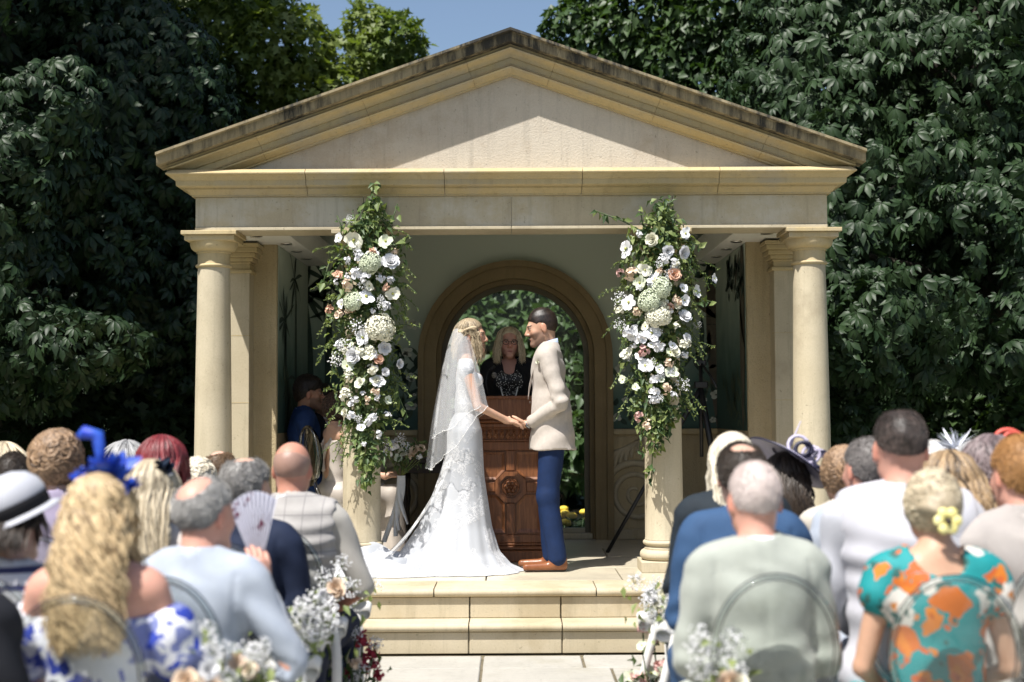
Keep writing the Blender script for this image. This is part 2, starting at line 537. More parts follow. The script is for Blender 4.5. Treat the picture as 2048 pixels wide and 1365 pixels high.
# pilasters and side walls
for s in (-1, 1):
    xi, xo = s * 1.955, s * 2.235
    lo, hi = min(xi, xo), max(xi, xo)
    p = MB().box((lo, 0.62, FLOOR), (hi, 0.80, ZA - 0.2), 0.004).build('pilaster', M_STONE, T)
    c = MB()
    for k, (o, z0, z1) in enumerate([(0.018, 0.22, 0.195), (0.012, 0.15, 0.135), (0.03, 0.134, 0.105), (0.048, 0.1045, 0.07), (0.064, 0.0695, 0.03), (0.074, 0.0295, 0.001)]):
        c.box((lo - o, 0.62 - o, ZA - z0), (hi + o, 0.83, ZA - z1), 0.004)
    c.box((lo, 0.622, ZA - 0.2), (hi, 0.80, ZA - 0.10))
    c.build('pilaster_capital', M_TRIM, p)
    for zj in (1.55, 2.05):
        MB().box((lo - 0.0015, 0.6185, zj), (hi + 0.0015, 0.70, zj + 0.004)).build('joint', M_TRIM, p)
    w0, w1 = s * 1.78, s * 2.232
    MB().box((min(w0, w1), 0.802, FLOOR), (max(w0, w1), 2.40, ZF), 0.006).build('side_wall', M_RENDER, T)
    # lowered soffit with downlights
    x0, x1 = s * 1.60, s * 2.0
    sf = MB().box((min(x0, x1), -0.02, ZA + 0.015), (max(x0, x1), 2.40, ZA + 0.21), 0.003).build('soffit', M_WHITE, T)
    for (yy, xx) in ((0.25, 1.84), (0.75, 1.70), (1.25, 1.70), (1.8, 1.70)):
        MB().lathe([(0.030, -0.004), (0.042, -0.006), (0.046, 0.0), (0.044, 0.004)], (s * xx, yy, ZA + 0.012), 20).build('downlight', M_CHROME, sf, True)
        MB().lathe([(0.001, 0.0), (0.030, 0.0)], (s * xx, yy, ZA + 0.0075), 20, False).build('downlight_lens', M_BLACK, sf)
MB().box((-1.599, 0.1, ZA + 0.33), (1.599, 2.40, ZA + 0.36)).build('ceiling', M_WHITE, T)

# architrave / frieze blocks
fx = [-HW, W(727, 420, YF).x, 0.0, W(1345, 420, YF).x, HW]
for a, b_ in zip(fx[:-1], fx[1:]):
    MB().box((a + 0.0015, YF, ZA + 0.022), (b_ - 0.0015, 0.15, ZF), 0.002).build('frieze_block', M_FRIEZE, T)
    MB().box((a + 0.0015, YF - 0.012, ZA), (b_ - 0.0015, 0.155, ZA + 0.0215), 0.003).build('architrave_fillet', M_STONE, T)
for s in (-1, 1):
    a, b_ = s * 1.99, s * HW
    MB().box((min(a, b_), 0.152, ZA), (max(a, b_), 2.6, ZF), 0.002).build('side_beam', M_FRIEZE, T)

# horizontal cornice: profile (outward, up)
PH = [(0.0, 0.0), (0.018, 0.0), (0.018, 0.012), (0.028, 0.016), (0.044, 0.040), (0.052, 0.044), (0.052, 0.056), (0.094, 0.060),
      (0.098, 0.064), (0.100, 0.098), (0.108, 0.102), (0.114, 0.108), (0.118, 0.116), (0.134, 0.130), (0.150, 0.134), (0.152, 0.142), (0.120, 0.170), (0.0, HC)]
PH = [(o * 1.12, u) for o, u in PH]
def mould_x(name, prof, x0, x1, yf, z0, m0, m1, mat, parent=T, zf=None, n=1, lean0=0, lean1=0, zmin=None):
    V, F = [], []
    k = len(prof)
    for i in range(n + 1):
        t = i / n
        for o, u in prof:
            xa = x0 - (o if m0 else 0) - lean0 * u
            xb = x1 + (o if m1 else 0) - lean1 * u
            x = xa + (xb - xa) * t
            z = (z0 if zf is None else zf(x)) + u
            if zmin is not None: z = max(z, zmin)
            V.append((x, yf - o, z))
    for i in range(n):
        for j in range(k):
            q = (j + 1) % k
            F.append((i*k+j, i*k+q, (i+1)*k+q, (i+1)*k+j)[::-1])
    F.append(tuple(range(k))); F.append(tuple(n*k + j for j in range(k))[::-1])
    return MB().add(V, F).build(name, mat, parent, 'auto')
cx = [-HW, W(610, 360, -0.3).x, W(888, 360, -0.3).x, W(1165, 360, -0.3).x, W(1440, 360, -0.3).x, HW]
for i, (a, b_) in enumerate(zip(cx[:-1], cx[1:])):
    mould_x('cornice_block', PH, a + (0.002 if i else 0), b_ - (0.002 if i < 4 else 0), YF, ZF + 0.001, i == 0, i == 4, M_TRIM)
for s in (-1, 1):      # side returns
    V, F = [], []
    k = len(PH)
    for yy, mt in ((YF, 1), (2.75, 0)):
        for o, u in PH: V.append((s * (HW + o), yy - (o if mt else 0), ZF + 0.001 + u))
    for j in range(k): F.append((j, (j+1) % k, (j+1) % k + k, j + k))
    F += [tuple(range(k)), tuple(range(2*k-1, k-1, -1))]
    MB().add(V, F).build('cornice_return', M_TRIM, T, 'auto')

# pediment
APEX = W(1026, 57, -0.36)
LEFT = W(316, 308, -0.36); RIGHT = W(1735, 298, -0.36)
SLOPE = ((APEX.z - LEFT.z) / (APEX.x - LEFT.x) + (APEX.z - RIGHT.z) / (RIGHT.x - APEX.x)) / 2
THK = 0.282
zr = lambda x: APEX.z - THK - SLOPE * abs(x)
EX = (abs(LEFT.x) + RIGHT.x) / 2
PB = [(0.0, 0.0), (0.022, 0.0), (0.024, 0.014), (0.034, 0.017), (0.048, 0.022), (0.068, 0.044), (0.084, 0.050), (0.090, 0.064), (0.0, 0.068)]
PCO = [(0.0, 0.069), (0.091, 0.069), (0.062, 0.092), (0.060, 0.138), (0.074, 0.142), (0.082, 0.160), (0.110, 0.182), (0.146, 0.188), (0.150, 0.200), (0.128, 0.216), (0.128, 0.232), (0.0, 0.233)]
PCP = [(0.0, 0.234), (0.206, 0.234), (0.210, 0.240), (0.212, 0.306), (0.246, 0.314), (0.246, 0.335), (0.0, 0.335)]
PB, PCO, PCP = ([(o, u * THK / 0.335) for o, u in q] for q in (PB, PCO, PCP))
jl = [-EX, W(527, 240, -0.33).x, W(740, 170, -0.33).x, W(950, 95, -0.33).x, 0.0]
jr = [0.0, W(1093, 85, -0.33).x, W(1305, 160, -0.33).x, W(1522, 240, -0.33).x, EX]
for sgn, js in ((-1, jl), (1, jr)):
    for i, (a, b_) in enumerate(zip(js[:-1], js[1:])):
        la = 0 if a == 0 else (SLOPE if sgn < 0 else -SLOPE)
        lb = 0 if b_ == 0 else (SLOPE if sgn < 0 else -SLOPE)
        if abs(a) == EX: la = 0
        if abs(b_) == EX: lb = 0
        ga = 0.001 if 0 < abs(a) < EX else 0.0
        gb = 0.001 if 0 < abs(b_) < EX else 0.0
        mould_x('raking_bed_mould', PB, (a if abs(a) < EX else -EX + 0.2) + ga, (b_ if abs(b_) < EX else EX - 0.2) - gb, YF, 0, False, False, M_TRIM, zf=zr, n=14, lean0=la, lean1=lb, zmin=ZC + 0.002)
        mould_x('raking_cornice_block', PCO, (a if abs(a) < EX else -EX + 0.05) + ga, (b_ if abs(b_) < EX else EX - 0.05) - gb, YF, 0, False, False, M_TRIM, zf=zr, n=14, lean0=la, lean1=lb, zmin=ZC + 0.003)
        mould_x('coping_stone', PCP, a + ga, b_ - gb, YF, 0, False, False, M_COPE, zf=zr, n=14, lean0=la, lean1=lb, zmin=ZC + 0.004)
tb = (zr(0) + 0.05 - ZC) / SLOPE
MB().prism([(-tb, ZC - 0.01), (tb, ZC - 0.01), (0, zr(0) + 0.05)], YF + 0.002, 0.1).build('tympanum', M_TYMP, T)
for s in (-1, 1):      # roof slope
    zt = lambda x: APEX.z - 0.02 - SLOPE * abs(x)
    x1 = s * (EX - 0.02)
    V = []
    for yy in (YF + 0.001, 2.8):
        V += [(0, yy, zt(0)), (x1, yy, zt(x1)), (x1, yy, zt(x1) - 0.1), (0, yy, zt(0) - 0.1)]
    MB().add(V, [(0, 1, 2, 3), (7, 6, 5, 4), (0, 4, 5, 1), (1, 5, 6, 2), (2, 6, 7, 3)]).build('roof_slope', M_SLATE, T)
MB().prism([(-2.2, ZC - 0.02), (2.2, ZC - 0.02), (0, APEX.z - 0.15)], 2.5, 2.6).build('rear_gable', M_RENDER, T)

# back wall with arched opening
YB = 2.40
AC = W(1031, 800, YB).x
AR, ARO = 0.62, 0.83
ZS = W(1031, 525, YB).z - ARO
def arch_pts(r, n=28): return [(AC + r * math.cos(a), ZS + r * math.sin(a)) for a in [PI * i / n for i in range(n + 1)]]
bw = MB()
ap = arch_pts(0.70)
ztop = ZA + 0.34
for yy, flip in ((YB, False), (YB + 0.28, True)):
    fs = []
    V = [(-2.23, yy, FLOOR), (AC - 0.70, yy, FLOOR), (AC - 0.70, yy, ZS), (AC - 0.70, yy, ztop), (-2.23, yy, ztop),
         (2.23, yy, FLOOR), (AC + 0.70, yy, FLOOR), (AC + 0.70, yy, ZS), (AC + 0.70, yy, ztop), (2.23, yy, ztop)]
    F = [(0, 1, 2, 3, 4), (6, 5, 9, 8, 7)]
    b0 = len(V)
    for (x, z) in ap: V += [(x, yy, z), (x, yy, ztop)]
    for i in range(len(ap) - 1): F.append((b0+2*i+2, b0+2*i, b0+2*i+1, b0+2*i+3))
    bw.add(V, [f[::-1] for f in F] if flip else F)
backwall = bw.build('back_wall', M_RENDER, T)
def arch_band(name, r0, r1, y0, y1, mat, parent, zb=FLOOR):
    b = MB()
    pts0 = [(AC + r0, zb)] + arch_pts(r0) + [(AC - r0, zb)]
    pts1 = [(AC + r1, zb)] + arch_pts(r1) + [(AC - r1, zb)]
    n = len(pts0)
    V = []
    for p, q in zip(pts0, pts1): V += [(p[0], y0, p[1]), (q[0], y0, q[1]), (q[0], y1, q[1]), (p[0], y1, p[1])]
    F = []
    for i in range(n - 1):
        for j in range(4):
            k = (j + 1) % 4
            F.append((4*i+j, 4*(i+1)+j, 4*(i+1)+k, 4*i+k))
    F += [(0, 1, 2, 3), tuple(4*(n-1)+j for j in (3, 2, 1, 0))]
    return b.add(V, F).build(name, mat, parent, 'auto')
M_BROWNST = stone('brown_arch_stone', (0.27, 0.205, 0.11), (0.21, 0.155, 0.08), None)
surround = arch_band('arch_surround', 0.685, ARO, YB - 0.06, YB + 0.29, M_BROWNST, backwall)
arch_band('arch_moulding', 0.79, ARO + 0.012, YB - 0.085, YB - 0.0605, M_BROWNST, backwall)
arch_band('arch_reveal', 0.645, 0.684, YB + 0.03, YB + 0.26, M_BROWNST, backwall)
win = arch_band('arched_window', 0.60, 0.644, YB + 0.10, YB + 0.16, plain('window_frame_paint', (0.10, 0.085, 0.05), (0.13, 0.11, 0.07), 6, 0.5), T, FLOOR + 0.05)
MB().box((AC - 0.66, YB + 0.02, FLOOR), (AC + 0.66, YB + 0.27, FLOOR + 0.05), 0.004).build('sill', M_STONE, win)
MB().box((AC - 0.60, YB + 0.10, FLOOR + 0.0505), (AC + 0.60, YB + 0.16, FLOOR + 0.09), 0.003).build('bottom_rail', plain('rail_paint', (0.38, 0.34, 0.24), None, rough=0.5), win)
gp = arch_pts(0.60)
MB().prism([(AC - 0.60, FLOOR + 0.09), (AC + 0.60, FLOOR + 0.09)] + gp, YB + 0.125, YB + 0.131).build('pane', M_GLASS, win)

# murals (painted sheets on the plaster), dado rail, carved scrolls
ZD = W(1400, 862, YB).z
def mural_panel(x0, x1):
    return MB().box((x0, YB - 0.004, ZD + 0.02), (x1, YB - 0.0002, ZA + 0.325)).build('mural', M_MURAL, backwall)
mural_panel(-1.775, AC - ARO - 0.001); mural_panel(AC + ARO + 0.001, 1.775)
b = MB()
ao = arch_pts(ARO + 0.001)
V, F = [], []
for (x, z) in ao: V += [(x, YB - 0.004, z), (x, YB - 0.004, ZA + 0.325)]
for i in range(len(ao) - 1): F.append((2*i+2, 2*i, 2*i+1, 2*i+3))
b.add(V, F).build('mural', M_MURAL, backwall)
for s in (-1, 1):
    x = s * 1.779
    MB().box((min(x, x - s * 0.004), 0.84, ZD + 0.02), (max(x, x - s * 0.004), YB - 0.005, ZA + 0.012)).build('side_mural', M_MURAL, backwall)
    a, c_ = (AC - ARO - 0.014, -1.775) if s < 0 else (AC + ARO + 0.014, 1.775)
    lo, hi = min(a, c_), max(a, c_)
    MB().box((lo, YB - 0.045, ZD - 0.03), (hi, YB, ZD + 0.019), 0.006).build('dado_rail', M_TRIM, backwall)
    MB().box((lo, YB - 0.03, FLOOR), (hi, YB, FLOOR + 0.09), 0.005).build('skirting', M_TRIM, backwall)
    # acanthus scroll
    sc = MB()
    cx0 = (AC + s * 1.04); cz0 = FLOOR + 0.40
    for t0, rr, turns in ((0, 0.25, 2.2),):
        path, rad = [], []
        for i in range(70):
            t = i / 69
            a = 0.6 + turns * 2 * PI * t
            r_ = rr * (1 - t) ** 0.8 + 0.02
            path.append((cx0 - s * r_ * math.cos(a), YB - 0.004, cz0 + r_ * math.sin(a))); rad.append(0.032 - 0.018 * t)
        sc.tube(path, rad, 8)
    for j in range(7):
        path, rad = [], []
        for i in range(14):
            t = i / 13
            x = cx0 + s * (0.26 - 0.06 * j * 0.5 - 0.30 * t * (0.4 + 0.08 * j))
            z = cz0 + 0.10 + 0.05 * j + 0.26 * t + 0.10 * math.sin(t * PI) - 0.05 * j * t
            xx = cx0 - s * (0.24 - 0.05 * j) + s * 0.20 * t * t
            path.append((xx, YB - 0.003, z)); rad.append(0.022 * math.sin(PI * (0.12 + 0.85 * t)) + 0.004)
        sc.tube(path, rad, 6)
    sc.build('scroll_carving', M_STONE, backwall, True)

def flat_poly(name, polys, mat, lift=0.006, Y=None, parent=backwall):
    b = MB()
    for p in polys:
        n = len(p)
        b.add([(x, (YB if Y is None else Y) - lift, z) for x, z in p] , [tuple(range(n))])
    return b.build(name, mat, parent)
def blade(px, py, ang, L, w, bend=0.3):
    """painted leaf blade polygon; px,py in picture, laid on the back wall"""
    p = W(px, py, YB)
    pl, pr_ = [], []
    for i in range(9):
        t = i / 8
        a = ang + bend * t
        x = p.x + L * t * math.cos(ang + bend * t * 0.5); z = p.z + L * t * math.sin(ang + bend * t * 0.5)
        ww = w * math.sin(PI * min(1, t * 0.93 + 0.05))
        pl.append((x - ww * math.sin(a), z + ww * math.cos(a))); pr_.append((x + ww * math.sin(a), z - ww * math.cos(a)))
    return pr_ + pl[::-1]
def WX(px, py, X):
    d = CROT @ Vector(((px - CX) / FPX, -(py - CY) / FPX, -1))
    return CAM + d * ((X - CAM.x) / d.x)
def side_poly(name, X, items, mat, lift=.0055):
    """the same painted blades on a side wall: items (px, py, angle, length, width, bend)"""
    b = MB()
    for (px, py, ang, L, w, bend) in items:
        p = WX(px, py, X)
        l_, r_ = [], []
        for i in range(9):
            t = i / 8
            a = ang + bend * t
            yy = p.y - math.copysign(1, X) * -L * t * math.cos(ang + bend * t * .5) * 1.3; z = p.z + L * t * math.sin(ang + bend * t * .5)
            ww = w * math.sin(PI * min(1, t * .93 + .05))
            l_.append((yy - ww * 1.3 * math.sin(a), z + ww * math.cos(a))); r_.append((yy + ww * 1.3 * math.sin(a), z - ww * math.cos(a)))
        poly = [q for q in r_ + l_[::-1]]
        poly = [(min(YB - .008, max(.86, q[0])), min(ZA + .005, max(ZD + .03, q[1]))) for q in poly]
        b.add([(X - math.copysign(lift, X), q[0], q[1]) for q in poly], [tuple(range(len(poly)))])
    return b.build(name, mat, backwall)
rp = random.Random(5)
it = []
for (px, py, n) in ((568, 640, 13), (588, 560, 12), (575, 760, 9)):
    for i in range(n): it.append((px, py, 2 * PI * i / n + rp.uniform(-.2, .2), rp.uniform(.2, .42), rp.uniform(.014, .026), rp.choice((-.9, .9)) * rp.random()))
it += [(570, 850, 1.55, 1.0, .04, .05), (590, 850, 1.6, 1.2, .03, -.05)]
side_poly('mural_palm', -1.775, it, M_MGREEN)
it = [(1488, 862, 1.56, 1.7, .09, .05), (1488, 640, 2.4, .6, .035, -.5), (1470, 590, 1.9, .4, .028, .5), (1492, 700, .9, .5, .03, .6)]
side_poly('mural_tree_trunk', 1.775, it, M_MBROWN)
it = [(rp.uniform(1450, 1506), rp.uniform(520, 590), rp.uniform(0, 6.3), rp.uniform(.06, .16), rp.uniform(.02, .04), 0) for _ in range(55)]
side_poly('mural_tree_foliage', 1.775, it, M_MGREEN, .0075)
for X_, lo_, hi_ in ((-1.775, 548, 606), (1.775, 1446, 1508)):
    it = [(rp.uniform(lo_, hi_), rp.uniform(770, 856), rp.uniform(.6, 2.6), rp.uniform(.08, .2), rp.uniform(.012, .028), rp.uniform(-.8, .8)) for _ in range(46)]
    side_poly('mural_undergrowth', X_, it, M_MMID, .0065)
polys = []
for (px, py, n) in ((612, 585, 15), (650, 560, 9), (690, 600, 8)):
    for i in range(n):
        polys.append(blade(px, py, 2 * PI * i / n + rp.uniform(-.2, .2), rp.uniform(0.22, 0.42), rp.uniform(.013, .024), rp.choice((-.9, .9)) * rp.random()))
polys.append(blade(618, 860, PI / 2, 1.2, 0.045, 0.05))
polys.append(blade(655, 860, PI / 2, 1.25, 0.03, -0.05))
flat_poly('mural_palm', polys, M_MGREEN)
# right: tree with branches, cypresses, birds
polys = [blade(1437, 862, 1.58, 1.62, 0.075, 0.06), blade(1440, 640, 2.6, 0.42, 0.03, -0.5), blade(1405, 600, 2.1, 0.3, 0.022, 0.5), blade(1445, 560, 1.2, 0.3, .03, .6)]
flat_poly('mural_tree_trunk', polys, M_MBROWN)
polys = []
for i in range(70):
    a = rp.uniform(0, 2 * PI); r_ = rp.random()
    polys.append(blade(1430 + 60 * r_ * math.cos(a), 528 + 34 * r_ * math.sin(a), rp.uniform(0, 6.3), rp.uniform(.05, .11), rp.uniform(.015, .035)))
flat_poly('mural_tree_foliage', polys, M_MGREEN, 0.008)
flat_poly('mural_cypress', [blade(1404, 700, PI / 2, 0.30, 0.022, 0), blade(1418, 705, PI / 2, 0.2, 0.018, 0), blade(1395, 720, PI / 2, 0.14, 0.016, 0)], M_MGREEN)
flat_poly('mural_bird', [blade(1412, 634, 0.3, 0.05, .004, -.8), blade(1412, 634, 2.8, 0.05, .004, .8), blade(1424, 650, 0.3, 0.05, .004, -.8), blade(1424, 650, 2.8, 0.05, .004, .8)], M_MGREEN)
polys = []
for i in range(110):
    px = rp.choice((rp.uniform(785, 838), rp.uniform(1228, 1300), rp.uniform(1340, 1436)))
    polys.append(blade(px, rp.uniform(700, 858), rp.uniform(0.6, 2.6), rp.uniform(.06, .16), rp.uniform(.008, .022), rp.uniform(-.8, .8)))
flat_poly('mural_undergrowth', polys[:60], M_MMID)
flat_poly('mural_undergrowth', polys[60:], M_MGREEN, 0.008)
for (px, py, r_) in ((826, 650, .055), (816, 705, .05), (823, 755, .045), (822, 812, .05), (829, 790, .016), (806, 770, .018), (1240, 738, .045), (1232, 836, .045),
                     (1250, 800, .03), (1432, 790, .05), (1448, 838, .055), (1425, 840, .03), (1408, 800, .025), (800, 840, .02)):
    p = W(px, py, YB)
    pet = []
    for i in range(5):
        a = 2 * PI * i / 5 + rp.random()
        pet.append([(p.x + r_ * 0.62 * math.cos(a) + r_ * 0.48 * math.cos(q) , p.z + (r_ * 0.62 * math.sin(a) + r_ * 0.48 * math.sin(q)) * .8) for q in [2 * PI * k / 9 for k in range(9)]])
    fl = flat_poly('mural_flower', pet, M_MWHITE, 0.010)
    flat_poly('flower_centre', [[(p.x + r_ * .2 * math.cos(q), p.z + r_ * .16 * math.sin(q)) for q in [2 * PI * k / 8 for k in range(8)]]], M_MYEL, 0.0115, parent=fl) if False else None

# ------------------------------------------------------------------ trees
def basis(d, n):
    d = d / np.linalg.norm(d, axis=1, keepdims=True)
    x = np.cross(d, n); x /= np.linalg.norm(x, axis=1, keepdims=True) + 1e-9
    n = np.cross(x, d)
    return np.stack([x, d, n], axis=2)          # columns: x, along the leaf, normal

def scatter(P, B, S, pv, pf):
    pv = np.asarray(pv, np.float32)
    V = P[:, None, :] + S[:, None, None] * np.einsum('nij,kj->nki', B, pv)
    k = len(pv)
    F = [(np.arange(len(P))[:, None, None] * k + np.asarray(f)[None]).reshape(-1, np.asarray(f).shape[1]) for f in pf]
    return V.reshape(-1, 3), F

def leaflet(ang, L, w, droop, fold=0.25):
    """five-point rows: base, widest, tip with a folded midrib"""
    pts = [(0, 0.06, 0), (-w * .45, L * .38, 1), (0, L * .38, 0), (w * .45, L * .38, 1), (-w * .70, L * .66, 1), (0, L * .66, 0), (w * .70, L * .66, 1), (0, L, 0)]
    c, s = math.cos(ang), math.sin(ang)
    out = []
    for x, y_, e in pts:
        z = -droop * (y_ / L) ** 2 * L + (abs(x) * fold if e else 0)
        out.append((c * x + s * y_, -s * x + c * y_, z))
    f = [(0, 2, 1), (0, 3, 2), (7, 4, 5), (7, 5, 6)]
    q = [(1, 2, 5, 4), (2, 3, 6, 5)]
    return out, f, q

def chestnut_leaf(seed):
    r = random.Random(seed)
    V, F3, F4 = [], [], []
    for i, a in enumerate((-2.0, -1.35, -.65, 0, .65, 1.35, 2.0)):
        L = (0.5, .75, .95, 1.0, .95, .75, .5)[i] * r.uniform(.85, 1.08)
        v, f, q = leaflet(a + r.uniform(-.12, .12), L, .29 * L, r.uniform(.3, .75), 0.35)
        b = len(V); V += v
        F3 += [tuple(k + b for k in t) for t in f]; F4 += [tuple(k + b for k in t) for t in q]
    return np.array(V), [np.array(F3), np.array(F4)]
def simple_leaf(L=1.0, w=0.6, fold=0.3, droop=0.25):
    V = [(0, 0, 0), (-w / 2, L * .45, w * fold), (0, L * .5, -droop * .25), (w / 2, L * .45, w * fold), (0, L, -droop * L)]
    return np.array(V), [np.array([(0, 2, 1), (0, 3, 2), (4, 1, 2), (4, 2, 3)])]

def crown_points(blobs, n, rg, depth=0.10, keep=0.80, lobes=0.0):
    C = np.array([b[:3] for b in blobs]); r = np.array([b[3] for b in blobs])
    pk = r ** 2 / (r ** 2).sum()
    out, nor = [], []
    tot = 0
    while tot < n:
        i = rg.choice(len(blobs), n, p=pk)
        d = rg.normal(size=(n, 3)); d /= np.linalg.norm(d, axis=1, keepdims=True)
        t = 1 - rg.exponential(depth, n)
        t = np.clip(t, 0.2, 1) + rg.normal(0, .035, n)
        p = C[i] + d * (r[i] * t)[:, None]
        ok = np.ones(n, bool)
        for j in range(len(blobs)):
            q = np.linalg.norm(p - C[j], axis=1) < keep * r[j]
            ok &= ~(q & (i != j))
        ok &= p[:, 2] > 0.05
        out.append(p[ok]); nor.append(d[ok]); tot += ok.sum()
    return np.concatenate(out)[:n], np.concatenate(nor)[:n]

def leaf_basis(nor, rg, down=0.8, out=0.5, up=0.35, jit=0.45):
    n = len(nor)
    d = nor * out + np.array([0, 0, -down]) + rg.normal(0, jit, (n, 3))
    nn = nor + np.array([0, 0, up]) + rg.normal(0, jit * .8, (n, 3))
    return basis(d, nn)

def lumps(c, R_, n, seed, rr=(0.3, 0.5), squash=(1, 1, 1)):
    r = random.Random(seed)
    out = [(c[0], c[1], c[2], R_ * 0.62)]
    for i in range(n):
        u, a = r.uniform(-1, 1), r.uniform(0, 2 * PI)
        q = math.sqrt(1 - u * u)
        k = R_ * r.uniform(.55, .85)
        out.append((c[0] + k * q * math.cos(a) * squash[0], c[1] + k * q * math.sin(a) * squash[1], c[2] + k * u * squash[2], R_ * r.uniform(*rr)))
    return out

M_BARK = plain('bark', (0.035, 0.028, 0.02), (0.07, 0.058, 0.042), 9, 0.9, 0.8, 30, dist=0.02, stretch=(3, 3, 0.6))
def trunk(root, base, top, r0, limbs, name='trunk'):
    b = MB()
    base, top = Vector(base), Vector(top)
    pts = [base.lerp(top, t) + Vector((math.sin(t * 5) * .08, math.cos(t * 4) * .08, 0)) for t in [i / 8 for i in range(9)]]
    b.tube(pts, [r0 * (1.25 - .95 * i / 8) + (0.12 * r0 if i == 0 else 0) for i in range(9)], 10)
    tr = b.build(name, M_BARK, root, True)
    for (t, to) in limbs:
        p0 = base.lerp(top, t); p1 = Vector(to)
        mid = p0.lerp(p1, .5) + Vector((0, 0, (p1 - p0).length * .12))
        lb = MB().tube([p0, p0.lerp(mid, .5), mid, mid.lerp(p1, .5), p1], [r0 * .38, r0 * .3, r0 * .22, r0 * .14, r0 * .05], 7)
        lb.build('limb', M_BARK, root, True)
    return tr

M_CHEST = leaf_mat('chestnut_leaf', (0.011, 0.025, 0.009), (0.028, 0.053, 0.020), 0.48, 0.10, 0.27, 2.5)
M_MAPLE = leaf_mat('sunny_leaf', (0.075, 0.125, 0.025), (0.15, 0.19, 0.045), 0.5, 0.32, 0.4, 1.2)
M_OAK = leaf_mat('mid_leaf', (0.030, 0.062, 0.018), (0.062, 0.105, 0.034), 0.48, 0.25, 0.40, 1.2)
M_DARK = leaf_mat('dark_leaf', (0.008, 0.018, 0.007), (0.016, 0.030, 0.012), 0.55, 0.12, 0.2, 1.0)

chest_protos = [chestnut_leaf(i) for i in range(5)]
chest_me = [mesh_np('leaf', v, f, M_CHEST, smooth=False, makeobj=False) for v, f in chest_protos]

def chestnut(name, base, label, blobs, n, rg, group, nparts=300, size=(0.08, 0.175), limbs=(), twigs=()):
    root = thing(name, base, label, 'tree', group)
    bx = np.array(base)
    trunk(root, (0, 0, -0.1), (0, 0, 6.5), 0.28, [(t, tuple(np.array(q) - bx)) for t, q in limbs])
    P, N = crown_points(blobs, n, rg, 0.14, 0.72)
    vn = np.sin(P[:, 0] * 2.9 + 1.3 * np.sin(P[:, 2] * 2.1)) + np.sin(P[:, 2] * 3.7 + 1.1 * np.sin(P[:, 1] * 2.7)) + np.sin(P[:, 1] * 3.1 + P[:, 0] * 1.3) * .7
    k = (vn > -.55) | (rg.random(len(P)) < .12) | (P[:, 1] > 3.9)
    P, N = P[k], N[k]
    S = rg.uniform(*size, len(P))
    B = leaf_basis(N, rg, 0.9, 0.45, 0.5, 0.4)
    # the leaves nearest the viewer inside the picture become parts
    px = np.array([PX(p) for p in P])
    vis = (px[:, 0] > -20) & (px[:, 0] < 2068) & (px[:, 1] > -20) & (px[:, 1] < 1000)
    dist = np.linalg.norm(P - np.array(CAM), axis=1) - S * 1.5 + (~vis) * 1e3
    # spread: nearest in each picture cell first
    cell = (px[:, 0] // 26).astype(int) * 1000 + (px[:, 1] // 26).astype(int)
    order = np.argsort(dist)
    seen, pick = set(), []
    for i in order:
        if not vis[i] or len(pick) >= nparts: continue
        if cell[i] in seen: continue
        seen.add(cell[i]); pick.append(i)
    for i in order:
        if len(pick) >= nparts: break
        if vis[i] and i not in pick: pick.append(i)
    pick = np.array(pick[:nparts])
    for i in pick:
        m = Matrix([list(map(float, B[i][r_])) for r_ in range(3)])
        inst('leaf', chest_me[i % 5], root, Vector(P[i] - bx), m, float(S[i]))
    rest = np.setdiff1d(np.arange(len(P)), pick)
    Vs, F3, F4, off = [], [], [], 0
    for k in range(5):
        ii = rest[rest % 5 == k]
        V, F = scatter(P[ii] - bx, B[ii], S[ii], chest_protos[k][0], chest_protos[k][1])
        Vs.append(V); F3.append(F[0] + off); F4.append(F[1] + off); off += len(V)
    o = mesh_np('crown', np.concatenate(Vs), [np.concatenate(F3), np.concatenate(F4)], M_CHEST, root, smooth=False)
    tag(o, kind='stuff')
    tb = MB()
    for q in twigs:
        tb.tube([Vector(W(*w)) - Vector(base) for w in q], [.014 - .010 * i / (len(q) - 1) for i in range(len(q))], 5)
    if twigs: tb.build('twig', M_BARK, root, True)
    return root

def soft_tree(name, base, label, cat, blobs, n, mat, rg, size=(0.09, 0.16), group=None, h=5.0, r0=0.2, limbs=(), proto=None, part='crown', depth=0.12, core=None):
    root = thing(name, base, label, cat, group)
    bx = np.array(base)
    if h: trunk(root, (0, 0, -0.1), (0, 0, h), r0, [(t, tuple(np.array(q) - bx)) for t, q in limbs])
    P, N = crown_points(blobs, n, rg, depth, 0.78)
    S = rg.uniform(*size, len(P))
    B = leaf_basis(N, rg, 0.5, 0.55, 0.6, 0.55)
    pv, pf = proto or simple_leaf(1.0, 0.72, 0.25)
    V, F = scatter(P - bx, B, S, pv, pf)
    o = mesh_np(part, V, F, mat, root, smooth=False)
    tag(o, kind='stuff')
    return root

